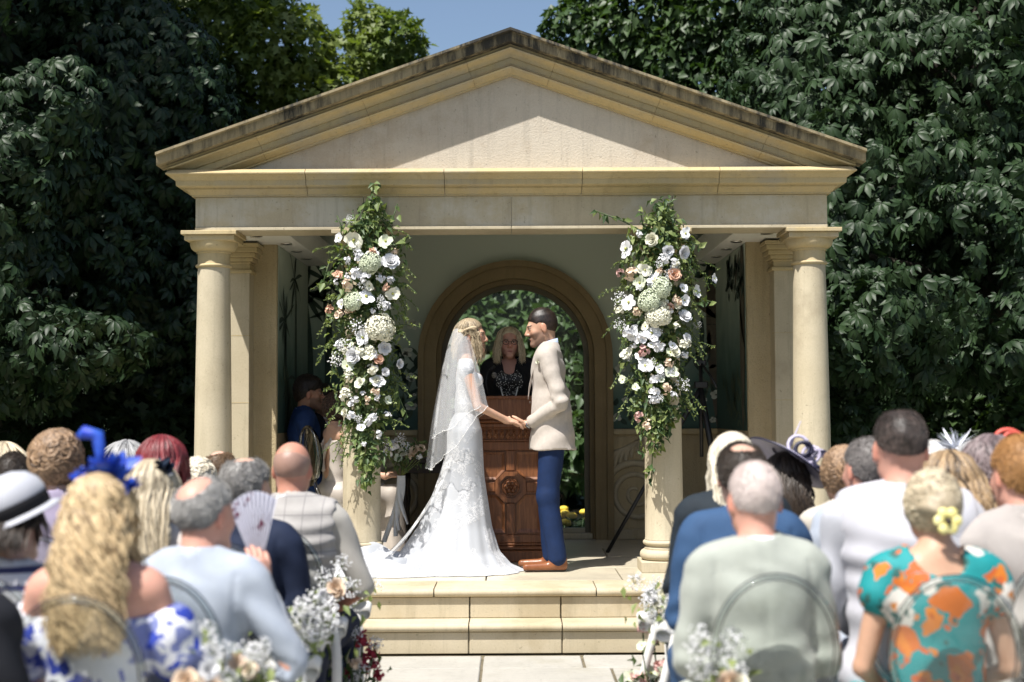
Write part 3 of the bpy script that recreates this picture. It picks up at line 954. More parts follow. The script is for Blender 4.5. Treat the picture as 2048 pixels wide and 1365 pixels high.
# big chestnut right of the temple
rg = np.random.default_rng(11)
bl = []
for (px, py, Y, r_) in ((1780, 470, 3.6, 1.0), (1950, 420, 3.2, .75), (1720, 560, 3.0, .62), (1860, 560, 2.6, .6), (2000, 560, 3.0, .6), (1760, 640, 2.6, .5), (1930, 470, 2.6, .5), (1730, 720, 3.0, .5),
                        (1850, 690, 2.9, .42), (1600, 330, 4.2, .9), (1750, 200, 4.0, .95), (1900, 200, 3.4, .8), (1980, 330, 3.5, .55), (1620, 130, 4.4, .9), (1560, 220, 4.2, .6), (2050, 130, 3.8, .9), (1850, 30, 4.2, 1.0),
                        (2040, 20, 3.4, .7), (1700, -40, 4.4, 1.0), (1720, 300, 3.2, .5), (1840, 310, 3.0, .45), (2020, 660, 2.8, .5), (1690, 820, 3.4, .45), (1700, 680, 2.4, .35), (2080, 420, 3.2, .7), (1960, 700, 3.2, .4), (1780, 780, 3.2, .3)):
    p = W(px, py, Y); bl.append((p.x, p.y, p.z, r_))
bl += [(6.2, 4.2, 3.5, 1.6), (7.2, 3.5, 6.0, 2.0), (4.6, 5.0, 7.0, 2.0), (6.5, 5.2, 8.5, 2.2), (5.0, 5.6, 4.0, 1.8)]
chestnut('chestnut_tree', (4.9, 4.6, 0), 'large horse chestnut right of the temple, drooping dark green leaves in full sun', bl, 26000, rg, 'horse chestnuts beside the temple',
         limbs=[(.35, (3.2, 3.6, 3.0)), (.5, (4.3, 3.0, 3.6)), (.7, (3.4, 4.0, 5.2)), (.45, (6.0, 3.4, 3.6)), (.85, (5.0, 3.6, 6.6))],
         twigs=[[(1690, 420, 3.6), (1730, 388, 3.1), (1780, 378, 2.8), (1830, 350, 2.7)], [(1830, 395, 3.4), (1870, 340, 3.1), (1905, 330, 2.9)], [(1880, 390, 3.0), (1920, 330, 2.8), (1990, 345, 2.7)]])

# big chestnut left of the temple, mostly in shade
rg = np.random.default_rng(12)
bl = []
for (px, py, Y, r_) in ((60, 240, 2.8, .55), (130, 200, 2.9, .4), (20, 330, 2.6, .5), (-40, 420, 2.6, .7), (120, 320, 3.4, .5), (30, 520, 2.8, .45), (-60, 600, 2.4, .6), (130, 690, 2.3, .36), (210, 690, 2.4, .30), (60, 670, 2.3, .35), (270, 690, 2.5, .16),
                        (80, 590, 2.9, .45), (-30, 720, 2.6, .5), (170, 480, 4.0, .7), (60, 450, 3.6, .6), (150, 600, 3.6, .55), (70, 760, 3.0, .35)):
    p = W(px, py, Y); bl.append((p.x, p.y, p.z, r_))
bl += [(-5.4, 4.2, 3.2, 1.6), (-4.4, 5.0, 4.6, 1.5), (-6.0, 3.6, 6.2, 2.0), (-4.9, 5.0, 5.9, 1.1), (-6.8, 4.8, 8.2, 1.9), (-3.9, 5.4, 2.6, 1.3)]
chestnut('chestnut_tree', (-5.2, 4.8, 0), 'large horse chestnut left of the temple, mostly in deep shade with a few sunlit sprays', bl, 21000, rg, 'horse chestnuts beside the temple',
         limbs=[(.35, (-4.2, 3.2, 2.6)), (.5, (-4.8, 3.0, 3.6)), (.7, (-4.0, 4.2, 5.4)), (.85, (-5.4, 3.8, 6.8))])

# tall tree outside the picture on the left that keeps the left side in shade
rg = np.random.default_rng(13)
bl = lumps((-6.8, 3.1, 9.4), 2.3, 10, 4, (.4, .55), (1, 1.1, .9)) + lumps((-6.2, 5.4, 10.0), 2.4, 9, 9, (.4, .55))
soft_tree('lime_tree', (-8.0, 3.6, 0), 'tall lime tree further left, shading the chestnut', 'tree', bl, 15000, M_OAK, rg, (0.16, 0.26), h=9.5, r0=.3,
          limbs=[(.7, (-6.8, 3.0, 9.0)), (.8, (-6.6, 5.0, 9.6)), (.75, (-8.0, 2.0, 9.2))])
rg = np.random.default_rng(23)  # unseen tree added to block sky light from the left chestnut
bl = lumps((-10.6, -2.4, 5.6), 2.9, 11, 14, (.4, .6), (1, 1.5, 1.1)) + lumps((-10.2, -6.5, 5.2), 2.6, 9, 19, (.4, .6), (1, 1.2, 1.1))
soft_tree('sky_blocking_tree', (-10.8, -3.0, 0), 'wide unseen tree added left of the seated guests to block sky light', 'tree', bl, 9000, M_OAK, rg, (0.2, 0.32), h=6.5, r0=.3, limbs=[(.5, (-10.2, -5.6, 4.6)), (.6, (-10.0, -1.6, 6.0))])

# maples and other trees behind the temple
MAPLE = (np.array([(0, 0, 0), (-.30, .22, .05), (-.12, .38, -.02), (-.5, .62, .08), (-.16, .64, 0), (0, 1.0, -.15), (.16, .64, 0), (.5, .62, .08), (.12, .38, -.02), (.30, .22, .05), (0, .4, -.06)]),
         [np.array([(0, 10, 1), (1, 10, 2), (2, 10, 3), (3, 10, 4), (4, 10, 5), (5, 10, 6), (6, 10, 7), (7, 10, 8), (8, 10, 9), (9, 10, 0)])])
def blobs_px(lst):
    out = []
    for (px, py, Y, r_) in lst:
        p = W(px, py, Y); out.append((p.x, p.y, p.z, r_))
    return out
rg = np.random.default_rng(14)
bl = blobs_px([(470, 60, 8.5, .8), (560, 110, 8.2, .7), (400, 20, 8.6, .9), (640, 200, 8.2, .55), (520, 190, 8.6, .7), (430, 150, 9, .8), (340, 90, 9, .8), (690, 130, 8.4, .40), (750, 110, 8.2, .32), (735, 45, 8.4, .26),
               (700, 210, 8.6, .5), (790, 70, 8.2, .30), (820, 95, 8.2, .20), (270, 40, 8.4, .7), (450, -80, 8.6, .9), (300, -90, 8.6, 1.0), (580, 220, 9, .7), (770, 150, 8.8, .3)])
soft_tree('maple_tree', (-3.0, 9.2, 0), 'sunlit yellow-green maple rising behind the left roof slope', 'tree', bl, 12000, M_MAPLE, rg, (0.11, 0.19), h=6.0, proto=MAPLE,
          limbs=[(.6, (-2.0, 8.4, 5.6)), (.8, (-2.9, 8.6, 6.6)), (.7, (-1.4, 8.4, 6.0)), (.55, (-4.2, 8.8, 5.5))])
rg = np.random.default_rng(15)
bl = blobs_px([(1150, 60, 8.0, .38), (1210, 80, 8, .5), (1290, 60, 7.6, .6), (1250, 150, 7.8, .5), (1360, 120, 7.4, .6), (1420, 60, 7.2, .6), (1440, 190, 7.2, .6), (1500, 130, 7.0, .6), (1340, 210, 7.6, .5), (1290, 10, 7.8, .6), (1480, 20, 7.0, .7), (1400, -40, 7.4, .8), (1500, 260, 6.8, .5), (1560, 60, 6.8, .6), (1200, 0, 8.0, .35), (1440, 300, 7.4, .5), (1190, -30, 8, .25)])
soft_tree('oak_tree', (2.6, 8.6, 0), 'broad bushy green tree behind the right roof slope', 'tree', bl, 11000, M_OAK, rg, (0.10, 0.17), h=5.5,
          limbs=[(.6, (1.6, 7.8, 5.0)), (.8, (2.2, 7.6, 6.0)), (.7, (3.2, 7.2, 5.4))])
rg = np.random.default_rng(16)
bl = blobs_px([(280, 420, 6.5, .9), (240, 300, 7.2, 1.0), (330, 330, 7.4, .8), (350, 560, 6.6, .8), (260, 620, 6.0, .8), (350, 730, 6.0, .7), (190, 830, 5.0, .7), (280, 840, 4.8, .42), (340, 860, 5.6, .6), (110, 860, 4.6, .6), (20, 850, 4.4, .6), (200, 200, 7.0, 1.0), (100, 60, 6.4, 1.2), (390, 240, 7.8, .7)])
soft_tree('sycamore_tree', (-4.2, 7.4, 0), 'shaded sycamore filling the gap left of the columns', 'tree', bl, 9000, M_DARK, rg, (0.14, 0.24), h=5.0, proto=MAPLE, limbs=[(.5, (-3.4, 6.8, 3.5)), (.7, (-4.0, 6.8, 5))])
rg = np.random.default_rng(17)
bl = blobs_px([(1700, 840, 4.4, .35), (1740, 800, 5.0, .5), (1800, 850, 5.0, .5), (1900, 840, 4.8, .6), (2020, 830, 4.6, .6), (1690, 760, 5.0, .5), (2040, 880, 4.0, .4), (1850, 920, 4.6, .5), (1980, 930, 4.6, .5)])
soft_tree('laurel_bush', (4.4, 5.0, 0), 'low laurel bush under the right chestnut', 'shrub', bl, 6000, M_OAK, rg, (0.09, 0.15), h=0)

# garden seen through the arched window
rg = np.random.default_rng(18)
bl = blobs_px([(930, 700, 8.0, .7), (1000, 620, 8.6, .8), (1100, 600, 8.2, .6), (1150, 680, 7.4, .6), (1000, 760, 8, .8), (1150, 800, 7.2, .6), (1100, 720, 8.4, .8), (930, 600, 8.5, .6), (1060, 540, 8.8, .8), (900, 820, 8, .7), (1160, 900, 6.6, .45), (1080, 860, 7.5, .7), (1180, 760, 7.6, .5)])
soft_tree('elder_bush', (0.3, 8.2, 0), 'tall sunlit bush seen through the arched window', 'shrub', bl, 9000, M_OAK, rg, (0.10, 0.18), h=2.5, r0=.06, limbs=[(.6, (-.3, 7.8, 2.4)), (.7, (.7, 7.6, 2.5))])
rg = np.random.default_rng(19)
bl = [(0.75 + .13 * i, 4.6 + .2 * (i % 3), 0.15, .2) for i in range(-7, 5)]
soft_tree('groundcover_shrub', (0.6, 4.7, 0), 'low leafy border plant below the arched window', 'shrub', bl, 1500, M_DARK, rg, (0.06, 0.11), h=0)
root = thing('marigold_clump', (WZ(1150, 1052, 0.32).x, 4.3, 0.0), 'clump of bright yellow flowers seen low through the arched window', 'flowers')
M_YEL = plain('yellow_petal', (0.75, 0.48, 0.03), (0.8, 0.6, 0.08), 20, 0.6)
rs = random.Random(2)
for i in range(16):
    a, q = rs.uniform(0, 6.28), rs.random() ** .5 * .19
    pz = rs.uniform(.36, .5)
    x, y_ = q * math.cos(a), q * math.sin(a)
    MB().ball((x, y_, pz), (.05, .05, .032), 9, 5).build('flower', M_YEL, root, True)
    MB().tube([(x * .3, y_ * .3, 0), (x, y_, pz - .01)], .006, 5).build('stem', M_OAK, root, True)

# woodland beyond: reads as one dark mass
rg = np.random.default_rng(20)
n = 26000
xs = rg.uniform(-13, 13, n); ys_ = rg.uniform(10.5, 14.5, n)
top = np.where(np.abs(xs + 0.3) < 4.3, 4.7, 11.5) + 1.0 * np.sin(xs * 1.7) + .5 * np.sin(xs * 4.1)
P = np.stack([xs, ys_, rg.uniform(0, 1, n) * top], 1)
N = rg.normal(0, .5, (n, 3)) + np.array([0, -1, .3])
V, F = scatter(P, leaf_basis(N, rg), rg.uniform(.25, .5, n), MAPLE[0], MAPLE[1])
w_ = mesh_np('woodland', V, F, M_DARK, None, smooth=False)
tag(w_, kind='stuff')

# ------------------------------------------------------------------ bodies grown from a distance field
class Vox:
    def __init__(s, lo, hi, h):
        s.lo = np.array(lo, float); s.h = h
        s.n = np.ceil((np.array(hi, float) - s.lo) / h).astype(int) + 1
        s.d = np.full(s.n, 9.0, np.float32)
        s.ax = [s.lo[i] + h * np.arange(s.n[i]) for i in range(3)]
    def sub(s, lo, hi):
        sl, ax = [], []
        for i in range(3):
            a = max(0, int((lo[i] - s.lo[i]) / s.h)); b = min(s.n[i], int((hi[i] - s.lo[i]) / s.h) + 2)
            if b <= a: return None
            sl.append(slice(a, b)); ax.append(s.ax[i][a:b])
        return tuple(sl), (ax[0][:, None, None], ax[1][None, :, None], ax[2][None, None, :])
    def op(s, sl, e, k, mode):
        d = s.d[sl]
        if mode == 'add':
            if k <= 0: s.d[sl] = np.minimum(d, e); return
            h = np.clip(.5 + .5 * (e - d) / k, 0, 1)
            s.d[sl] = e * (1 - h) + d * h - k * h * (1 - h)
        else:
            e = -e; k = max(k, 1e-4)
            h = np.clip(.5 - .5 * (e - d) / k, 0, 1)
            s.d[sl] = e * (1 - h) + d * h + k * h * (1 - h)
    def cone(s, a, b, ra, rb, k=.02, mode='add'):
        a, b = np.array(a, float), np.array(b, float)
        m = max(ra, rb) + k + 4 * s.h
        q = s.sub(np.minimum(a, b) - m, np.maximum(a, b) + m)
        if q is None: return s
        sl, (X, Y, Z) = q
        ba = b - a; L2 = max(float(ba @ ba), 1e-9)
        px, py, pz = X - a[0], Y - a[1], Z - a[2]
        t = np.clip((px * ba[0] + py * ba[1] + pz * ba[2]) / L2, 0, 1)
        e = np.sqrt((px - t * ba[0]) ** 2 + (py - t * ba[1]) ** 2 + (pz - t * ba[2]) ** 2) - (ra + (rb - ra) * t)
        s.op(sl, e.astype(np.float32), k, mode); return s
    def ell(s, c, r, k=.02, rot=None, mode='add'):
        c, r = np.array(c, float), np.array(r, float)
        m = r.max() + k + 4 * s.h
        q = s.sub(c - m, c + m)
        if q is None: return s
        sl, (X, Y, Z) = q
        x, y_, z = X - c[0], Y - c[1], Z - c[2]
        if rot is not None:
            Q = np.array(rot)      # columns are the ellipsoid axes
            x, y_, z = (Q[0, 0] * x + Q[1, 0] * y_ + Q[2, 0] * z, Q[0, 1] * x + Q[1, 1] * y_ + Q[2, 1] * z, Q[0, 2] * x + Q[1, 2] * y_ + Q[2, 2] * z)
        k0 = np.sqrt((x / r[0]) ** 2 + (y_ / r[1]) ** 2 + (z / r[2]) ** 2)
        k1 = np.sqrt((x / r[0] ** 2) ** 2 + (y_ / r[1] ** 2) ** 2 + (z / r[2] ** 2) ** 2)
        e = k0 * (k0 - 1) / np.maximum(k1, 1e-6)
        s.op(sl, e.astype(np.float32), k, mode); return s
    def cut(s, n, off, k=0.004):
        """keep the side where dot(n, p) < off"""
        n = np.array(n, float); n /= np.linalg.norm(n)
        e = (n[0] * s.ax[0][:, None, None] + n[1] * s.ax[1][None, :, None] + n[2] * s.ax[2][None, None, :] - off).astype(np.float32)
        s.d = np.maximum(s.d, e); return s
    def wob(s, fn):
        X, Y, Z = s.ax[0][:, None, None], s.ax[1][None, :, None], s.ax[2][None, None, :]
        m = np.abs(s.d) < .06
        s.d = np.where(m, s.d + fn(X, Y, Z), s.d).astype(np.float32); return s
    def mesh(s):
        d = s.d; inn = d < 0
        n = np.array(d.shape)
        sl = lambda i, j, k: (slice(i, n[0]-1+i), slice(j, n[1]-1+j), slice(k, n[2]-1+k))
        cnt = sum(inn[sl(i, j, k)].astype(np.int8) for i in (0, 1) for j in (0, 1) for k in (0, 1))
        act = (cnt > 0) & (cnt < 8)
        ci = np.argwhere(act)
        if len(ci) == 0: return np.zeros((0, 3)), np.zeros((0, 4), int)
        idx = np.full(n - 1, -1, np.int32); idx[act] = np.arange(len(ci))
        cor = np.array([(i, j, k) for i in (0, 1) for j in (0, 1) for k in (0, 1)])
        dv = np.stack([d[ci[:, 0] + c[0], ci[:, 1] + c[1], ci[:, 2] + c[2]] for c in cor], 1)
        acc = np.zeros((len(ci), 3)); num = np.zeros(len(ci))
        for a in range(8):
            for b in range(a + 1, 8):
                if np.abs(cor[a] - cor[b]).sum() != 1: continue
                m = (dv[:, a] < 0) != (dv[:, b] < 0)
                t = np.where(m, dv[:, a] / np.where(m, dv[:, a] - dv[:, b], 1), 0)
                acc += np.where(m[:, None], cor[a] + t[:, None] * (cor[b] - cor[a]), 0); num += m
        V = s.lo + s.h * (ci + acc / num[:, None])
        Q = []
        for ax in range(3):
            a0 = [slice(0, n[i]) for i in range(3)]; a1 = list(a0)
            a0[ax] = slice(0, n[ax] - 1); a1[ax] = slice(1, n[ax])
            A, B = inn[tuple(a0)], inn[tuple(a1)]
            e = np.argwhere(A != B)
            u, v = [(1, 2), (2, 0), (0, 1)][ax]
            ok = (e[:, u] > 0) & (e[:, v] > 0) & (e[:, u] < n[u] - 1) & (e[:, v] < n[v] - 1)
            e = e[ok]
            f = A[tuple(e.T)]
            def cell(du, dv_):
                c = e.copy(); c[:, u] -= du; c[:, v] -= dv_
                return idx[tuple(c.T)]
            q = np.stack([cell(1, 1), cell(0, 1), cell(0, 0), cell(1, 0)], 1)
            q[~f] = q[~f][:, ::-1]
            Q.append(q)
        Q = np.concatenate(Q)
        return V, Q[(Q >= 0).all(1)]

def tubes(paths, radii, m=5, seed_up=(0.2, 0.9, 0.35)):
    """paths (n,K,3), radii (n,K) -> verts, quads"""
    paths = np.asarray(paths, float); n, K = paths.shape[:2]
    t = np.gradient(paths, axis=1); t /= np.linalg.norm(t, axis=2, keepdims=True) + 1e-9
    up = np.broadcast_to(np.array(seed_up, float), t.shape)
    x = np.cross(t, up); x /= np.linalg.norm(x, axis=2, keepdims=True) + 1e-9
    w = np.cross(t, x)
    a = 2 * PI * np.arange(m) / m
    V = paths[:, :, None, :] + radii[:, :, None, None] * (x[:, :, None, :] * np.cos(a)[None, None, :, None] + w[:, :, None, :] * np.sin(a)[None, None, :, None])
    base = (np.arange(n) * K * m)[:, None, None] + (np.arange(K - 1) * m)[None, :, None]
    k = np.arange(m)[None, None, :]; k2 = (k + 1) % m
    F = np.stack([base + k, base + k2, base + m + k2, base + m + k], -1).reshape(-1, 4)
    return V.reshape(-1, 3), F

# ---- skin, hair and cloth
def skin_mat():
    m, nt, b = new_mat('skin')
    at = node(nt, 'ShaderNodeVertexColor', layer_name='Col')
    n = noise(nt, coords(nt), 55, 4)
    c = mix(nt, 0.35, at.outputs[0], ramp(nt, n, [(.3, gray(.82)), (.7, gray(1.0))]), 'MULTIPLY')
    nt.links.new(c, b.inputs['Base Color'])
    b.inputs['Roughness'].default_value = 0.48
    b.inputs['Subsurface Weight'].default_value = 0.12
    b.inputs['Subsurface Radius'].default_value = (.012, .005, .003)
    b.inputs['Specular IOR Level'].default_value = 0.4
    return m
M_SKIN = skin_mat()
_hair = {}
def hair_mat(dark, light):
    key = (dark, light)
    if key not in _hair:
        m, nt, b = new_mat('hair')
        at = node(nt, 'ShaderNodeVertexColor', layer_name='Col')
        n = noise(nt, coords(nt, (1, 1, .25)), 160, 4, .7)
        a = node(nt, 'ShaderNodeMath', operation='MULTIPLY_ADD')
        nt.links.new(n, a.inputs[0]); a.inputs[1].default_value = 0.7
        sp = node(nt, 'ShaderNodeSeparateColor'); nt.links.new(at.outputs[0], sp.inputs[0])
        nt.links.new(sp.outputs[0], a.inputs[2])
        nt.links.new(ramp(nt, a.outputs[0], [(.35, dark), (1.0, light)]), b.inputs['Base Color'])
        b.inputs['Roughness'].default_value = .42
        b.inputs['Specular IOR Level'].default_value = .45
        bump(nt, b, noise(nt, coords(nt, (1, 1, .2)), 220, 3, .7), .35, .004)
        _hair[key] = m
    return _hair[key]
_cloth = {}
def cloth(name, c, c2=None, scale=9, rough=.85, weave=500, sheen=.15, stripes=None, spec=.25, bmp=.25):
    if name in _cloth: return _cloth[name]
    m, nt, b = new_mat(name)
    v = coords(nt)
    col = ramp(nt, noise(nt, v, scale, 4), [(.3, c), (.7, c2 or tuple(x * .88 for x in c))])
    if stripes:
        axis, per, width, sc = stripes
        sp = node(nt, 'ShaderNodeSeparateXYZ'); nt.links.new(v, sp.inputs[0])
        for ax in axis:
            md = node(nt, 'ShaderNodeMath', operation='PINGPONG'); nt.links.new(sp.outputs['XYZ'.index(ax)], md.inputs[0]); md.inputs[1].default_value = per / 2
            lt = node(nt, 'ShaderNodeMath', operation='LESS_THAN'); nt.links.new(md.outputs[0], lt.inputs[0]); lt.inputs[1].default_value = width / 2
            col = mix(nt, lt.outputs[0], col, sc)
    nt.links.new(col, b.inputs['Base Color'])
    b.inputs['Roughness'].default_value = rough
    b.inputs['Specular IOR Level'].default_value = spec
    b.inputs['Sheen Weight'].default_value = sheen if max(c) > .25 else 0.0
    h = noise(nt, coords(nt, (1, 1, .35)), weave, 2, .6)
    bump(nt, b, h, bmp, .002)
    _cloth[name] = m
    return m

SKINS = {'fair': (.55, .34, .255), 'pink': (.58, .31, .235), 'tan': (.52, .31, .21), 'red': (.50, .24, .17), 'deep': (.36, .19, .12)}

def vlerp(a, b, t): return tuple(a[i] + (b[i] - a[i]) * t for i in range(3))

class Pose:
    """joints in metres, the person faces +Y; sit or stand"""
    def __init__(s, sex='m', sit=True, lean=0.0, yaw=0.0, pitch=0.0, roll=0.0, arms=None, wide=1.0, legs=None, pz=None):
        s.sex, s.sit, s.wide = sex, sit, wide
        pz = pz or (.555 if sit else .96)
        s.pz = pz
        L = lean
        s.pel = (0, 0, pz)
        s.waist = (0, L * .18, pz + .18)
        s.chest = (0, L * .38, pz + .375)
        s.shy = L * .48
        s.sz = pz + .475
        s.sw = (.152 if sex == 'm' else .134) * wide
        s.nb = (0, s.shy - .012, pz + .515)
        s.hc = (0, s.shy + .035 + max(0, math.sin(pitch)) * -.03, pz + .675)
        s.HR = (Matrix.Rotation(yaw, 3, 'Z') @ Matrix.Rotation(pitch, 3, 'X') @ Matrix.Rotation(roll, 3, 'Y'))
        s.arms = {}
        for sd in (-1, 1):
            sh = (sd * (s.sw + .012), s.shy, s.sz - .015)
            a = (arms or {}).get(sd)
            if a is None:
                if sit: el, wr, hd = (sd * (s.sw + .062), s.shy + .02, pz + .19), (sd * .10, s.shy + .24, pz + .085), (-sd * .5, .8, -.25)
                else: el, wr, hd = (sd * (s.sw + .07), s.shy - .01, pz + .185), (sd * (s.sw + .08), s.shy + .06, pz - .04), (0, .2, -1)
                pn = (0, 0, -1)
            else: el, wr, hd, pn = a
            s.arms[sd] = (sh, el, wr, Vector(hd).normalized(), Vector(pn).normalized())
        s.legs = {}
        for sd in (-1, 1):
            a = (legs or {}).get(sd)
            if a: s.legs[sd] = a
            elif sit: s.legs[sd] = ((sd * .085, .03, pz - .03), (sd * .125, .44, pz - .035), (sd * .12, .43, .09), (sd * .13, .57, .035))
            else: s.legs[sd] = ((sd * .085, 0, pz - .04), (sd * .09, .015, .50), (sd * .095, -.02, .09), (sd * .11, .15, .035))
    def H(s, p): return tuple(Vector(s.hc) + s.HR @ Vector(p))
    def HRn(s): return np.array(s.HR)

def p_torso(v, P, e=0.0, low=True):
    m = P.sex == 'm'; w = P.wide
    if low: v.ell(P.pel, (.162 * w + e, .125 * w + e, .115 + e), .05)
    v.ell(P.waist, ((.140 if m else .118) * w + e, (.108 if m else .095) * w + e, .15 + e), .06)
    v.ell(P.chest, ((.158 if m else .138) * w + e, (.112 if m else .10) * w + e, .165 + e), .06)
    v.cone((-P.sw * .9, P.shy, P.sz), (P.sw * .9, P.shy, P.sz), .058 + e, .058 + e, .06)
    v.cone((P.nb[0], P.nb[1], P.nb[2] + .02), (-P.sw * .8, P.shy, P.sz + .012), .045 + e * .6, .04 + e, .045)
    v.cone((P.nb[0], P.nb[1], P.nb[2] + .02), (P.sw * .8, P.shy, P.sz + .012), .045 + e * .6, .04 + e, .045)
    if not m:
        for sd in (-1, 1): v.ell((sd * .062, P.chest[1] + .085, P.chest[2] + .0), (.058 + e, .055 + e, .06 + e), .04)

def p_arm(v, P, sd, e=0.0, upto=1.0, k=.03):
    sh, el, wr, hd, pn = P.arms[sd]
    f = 1.0 if P.sex == 'm' else .84
    v.cone(sh, el, .051 * f + e, .037 * f + e, k)
    if upto > .5:
        b = vlerp(el, wr, min(1, (upto - .5) * 2))
        v.cone(el, b, .037 * f + e, .028 * f + e + .004 * (e > 0), .010)

def p_legs(v, P, e=0.0, upto=1.0):
    for sd in (-1, 1):
        hip, kn, an, toe = P.legs[sd]
        v.cone(hip, kn, .088 + e, .060 + e, .04)
        v.cone(kn, vlerp(kn, an, upto), .060 + e, (.060 + (.040 - .060) * upto) + e, .03)

def p_head(v, P, fine=True, sub=True):
    H, Q = P.H, P.HRn()
    f = 1.0 if P.sex == 'm' else .955
    A = lambda p: H(tuple(f * q for q in p))
    v.ell(A((0, -.014, .026)), (.0765 * f, .097 * f, .091 * f), .02, Q)
    v.ell(A((0, .028, -.032)), (.061 * f, .064 * f, .083 * f), .035, Q)
    for sd in (-1, 1):
        v.cone(A((sd * .048, .0, -.062)), A((sd * .012, .076, -.100)), .020 * f, .016 * f, .03)
        v.ell(A((sd * .040, .058, -.028)), (.026, .022, .026), .02, Q)
        v.ell(A((sd * .079, -.008, -.008)), (.008, .020, .033), .006, Q)
        v.ell(A((sd * .079, -.012, -.024)), (.0075, .012, .016), .006, Q)
    v.ell(A((0, .083, -.103)), (.021, .016, .017), .02, Q)
    if fine:
        v.cone(A((-.030, .082, .021)), A((.030, .082, .021)), .0125, .0125, .02)
        for sd in (-1, 1):
            v.ell(A((sd * .032, .101, .003)), (.016, .014, .0115), .014, Q, 'sub')
            v.ell(A((sd * .0315, .0775, .003)), (.0135, .0135, .0125), .003, Q)
            v.ell(A((sd * .0125, .099, -.034)), (.0085, .011, .008), .008, Q)
        v.cone(A((0, .088, .016)), A((0, .1145, -.027)), .0085, .0115, .014)
        v.cone(A((-.026, .0795, -.066)), A((.026, .0795, -.066)), .0054, .0054, .010)
        v.cone(A((-.010, .092, -.0645)), A((.010, .092, -.0645)), .0065, .0065, .008)
        v.cone(A((-.020, .0845, -.0765)), A((.020, .0845, -.0765)), .0066, .0066, .010)
        v.cone(A((-.024, .0925, -.0712)), A((.024, .0925, -.0712)), .0026, .0026, .004, 'sub')
    v.cone(A((0, -.028, -.045)), (P.nb[0], P.nb[1], P.nb[2] - .02), .050 * f * (1.06 if P.sex == 'm' else .9), .056 * f, .025)

def head_cols(V, P, base, lips=(.42, .13, .11), brow=(.05, .03, .02), iris=(.05, .035, .02), stub=None, red=.12, eyes=True):
    """skin tone, lips, eyes and brows as colours of the skin itself"""
    C = np.tile(np.array(base), (len(V), 1))
    L = (V - np.array(P.hc)) @ P.HRn()          # head coordinates
    f = 1.0 if P.sex == 'm' else .955
    L = L / f
    x, y_, z = np.abs(L[:, 0]), L[:, 1], L[:, 2]
    def blend(mask, col):
        nonlocal C
        mask = np.clip(mask, 0, 1)[:, None]
        C = C * (1 - mask) + np.array(col) * mask
    near = (np.abs(L) < .2).all(1)
    rd = (base[0] * .98, base[1] * .72, base[2] * .68)
    blend(near * np.exp(-(((x - .079) / .012) ** 2 + ((y_ + .01) / .03) ** 2 + ((z + .01) / .04) ** 2)) * .9, rd)
    blend(near * (y_ > .03) * np.exp(-((x / .02) ** 2 + ((z + .03) / .02) ** 2)) * .5, rd)
    blend(near * (y_ > .03) * np.exp(-(((x - .045) / .02) ** 2 + ((z + .03) / .02) ** 2)) * .45, rd)
    if stub is not None:
        blend(near * np.clip((-.02 - z - (y_ < .0) * 1) * 60, 0, 1) * .75 * (y_ > 0.0), stub)
    if eyes:
        blend(near * (y_ > .06) * np.clip(1.6 - (((x) / .0265) ** 2 + ((z + .0712) / .0088) ** 2) * 1.5, 0, 1), lips)
        blend(near * (y_ > .06) * np.clip(2 - (((x - .033) / .019) ** 4 + ((z - .0235 + .10 * (x - .033) ** 2) / .0045) ** 2) * 1.6, 0, 1), brow)
        eye = near * (y_ > .06) * (((x - .0315) / .0135) ** 2 + ((z - .003) / .0062) ** 2 < 1.0)
        blend(eye * 1.0, (.40, .36, .33))
        ir = near * (y_ > .06) * (((x - .0315) / .0058) ** 2 + ((z - .003) / .0058) ** 2 < 1.0)
        blend(ir * 1.0, iris)
        blend(near * (y_ > .06) * (((x - .0315) / .016) ** 2 < 1) * np.exp(-((z - .0098) / .0026) ** 2) * .9, (.03, .02, .018))
    return C

def hand_fingers(P, sd, curl=.6, spread=.0):
    """palm plus five separate fingers as one list of tubes, rooted inside the wrist"""
    sh, el, wr, hd, pn = P.arms[sd]
    f = 1.0 if P.sex == 'm' else .88
    wr = Vector(wr)
    side = hd.cross(pn).normalized() * -sd
    paths, rad = [], []
    lens = (.066, .075, .070, .055)
    for i in range(4):
        off = (i - 1.5) * .0195 * f
        root = wr + hd * (.035 * f) + side * off * .75
        k1 = wr + hd * (.088 - .004 * abs(i - 1.2)) * f + side * off * (1 + spread) + pn * .002
        p = [root, root.lerp(k1, .5), k1]
        d = hd.copy(); q = k1.copy()
        for j in range(3):
            d = (d + pn * curl * (.55, .8, .6)[j]).normalized()
            q = q + d * lens[i] * f * (.45, .32, .25)[j]
            p.append(q.copy())
        paths.append([tuple(x) for x in p]); rad.append([r_ * f for r_ in (.012, .0115, .0105, .0095, .0085, .006)])
    r0 = wr + hd * .025 * f + side * -.018 * f
    t1 = wr + hd * .055 * f - side * .042 * f + pn * .012
    t2 = t1 + (hd * .8 + pn * .5 - side * .15).normalized() * .034 * f
    t3 = t2 + (hd * .9 + pn * .5 + side * .25).normalized() * .026 * f
    paths.append([tuple(x) for x in (r0, r0.lerp(t1, .5), t1, t1.lerp(t2, .6), t2, t3)]); rad.append([r_ * f for r_ in (.014, .014, .0125, .011, .0105, .0065)])
    return np.array(paths), np.array(rad)

def p_palm(v, P, sd):
    sh, el, wr, hd, pn = P.arms[sd]
    f = 1.0 if P.sex == 'm' else .88
    wr = Vector(wr); side = hd.cross(pn).normalized()
    Q = np.array([tuple(side), tuple(hd), tuple(pn)]).T
    v.ell(tuple(wr + hd * .052 * f), (.040 * f, .054 * f, .0175 * f), .012, Q)
    v.cone(tuple(wr - hd * .01), tuple(wr + hd * .03), .0265 * f, .024 * f, .015)

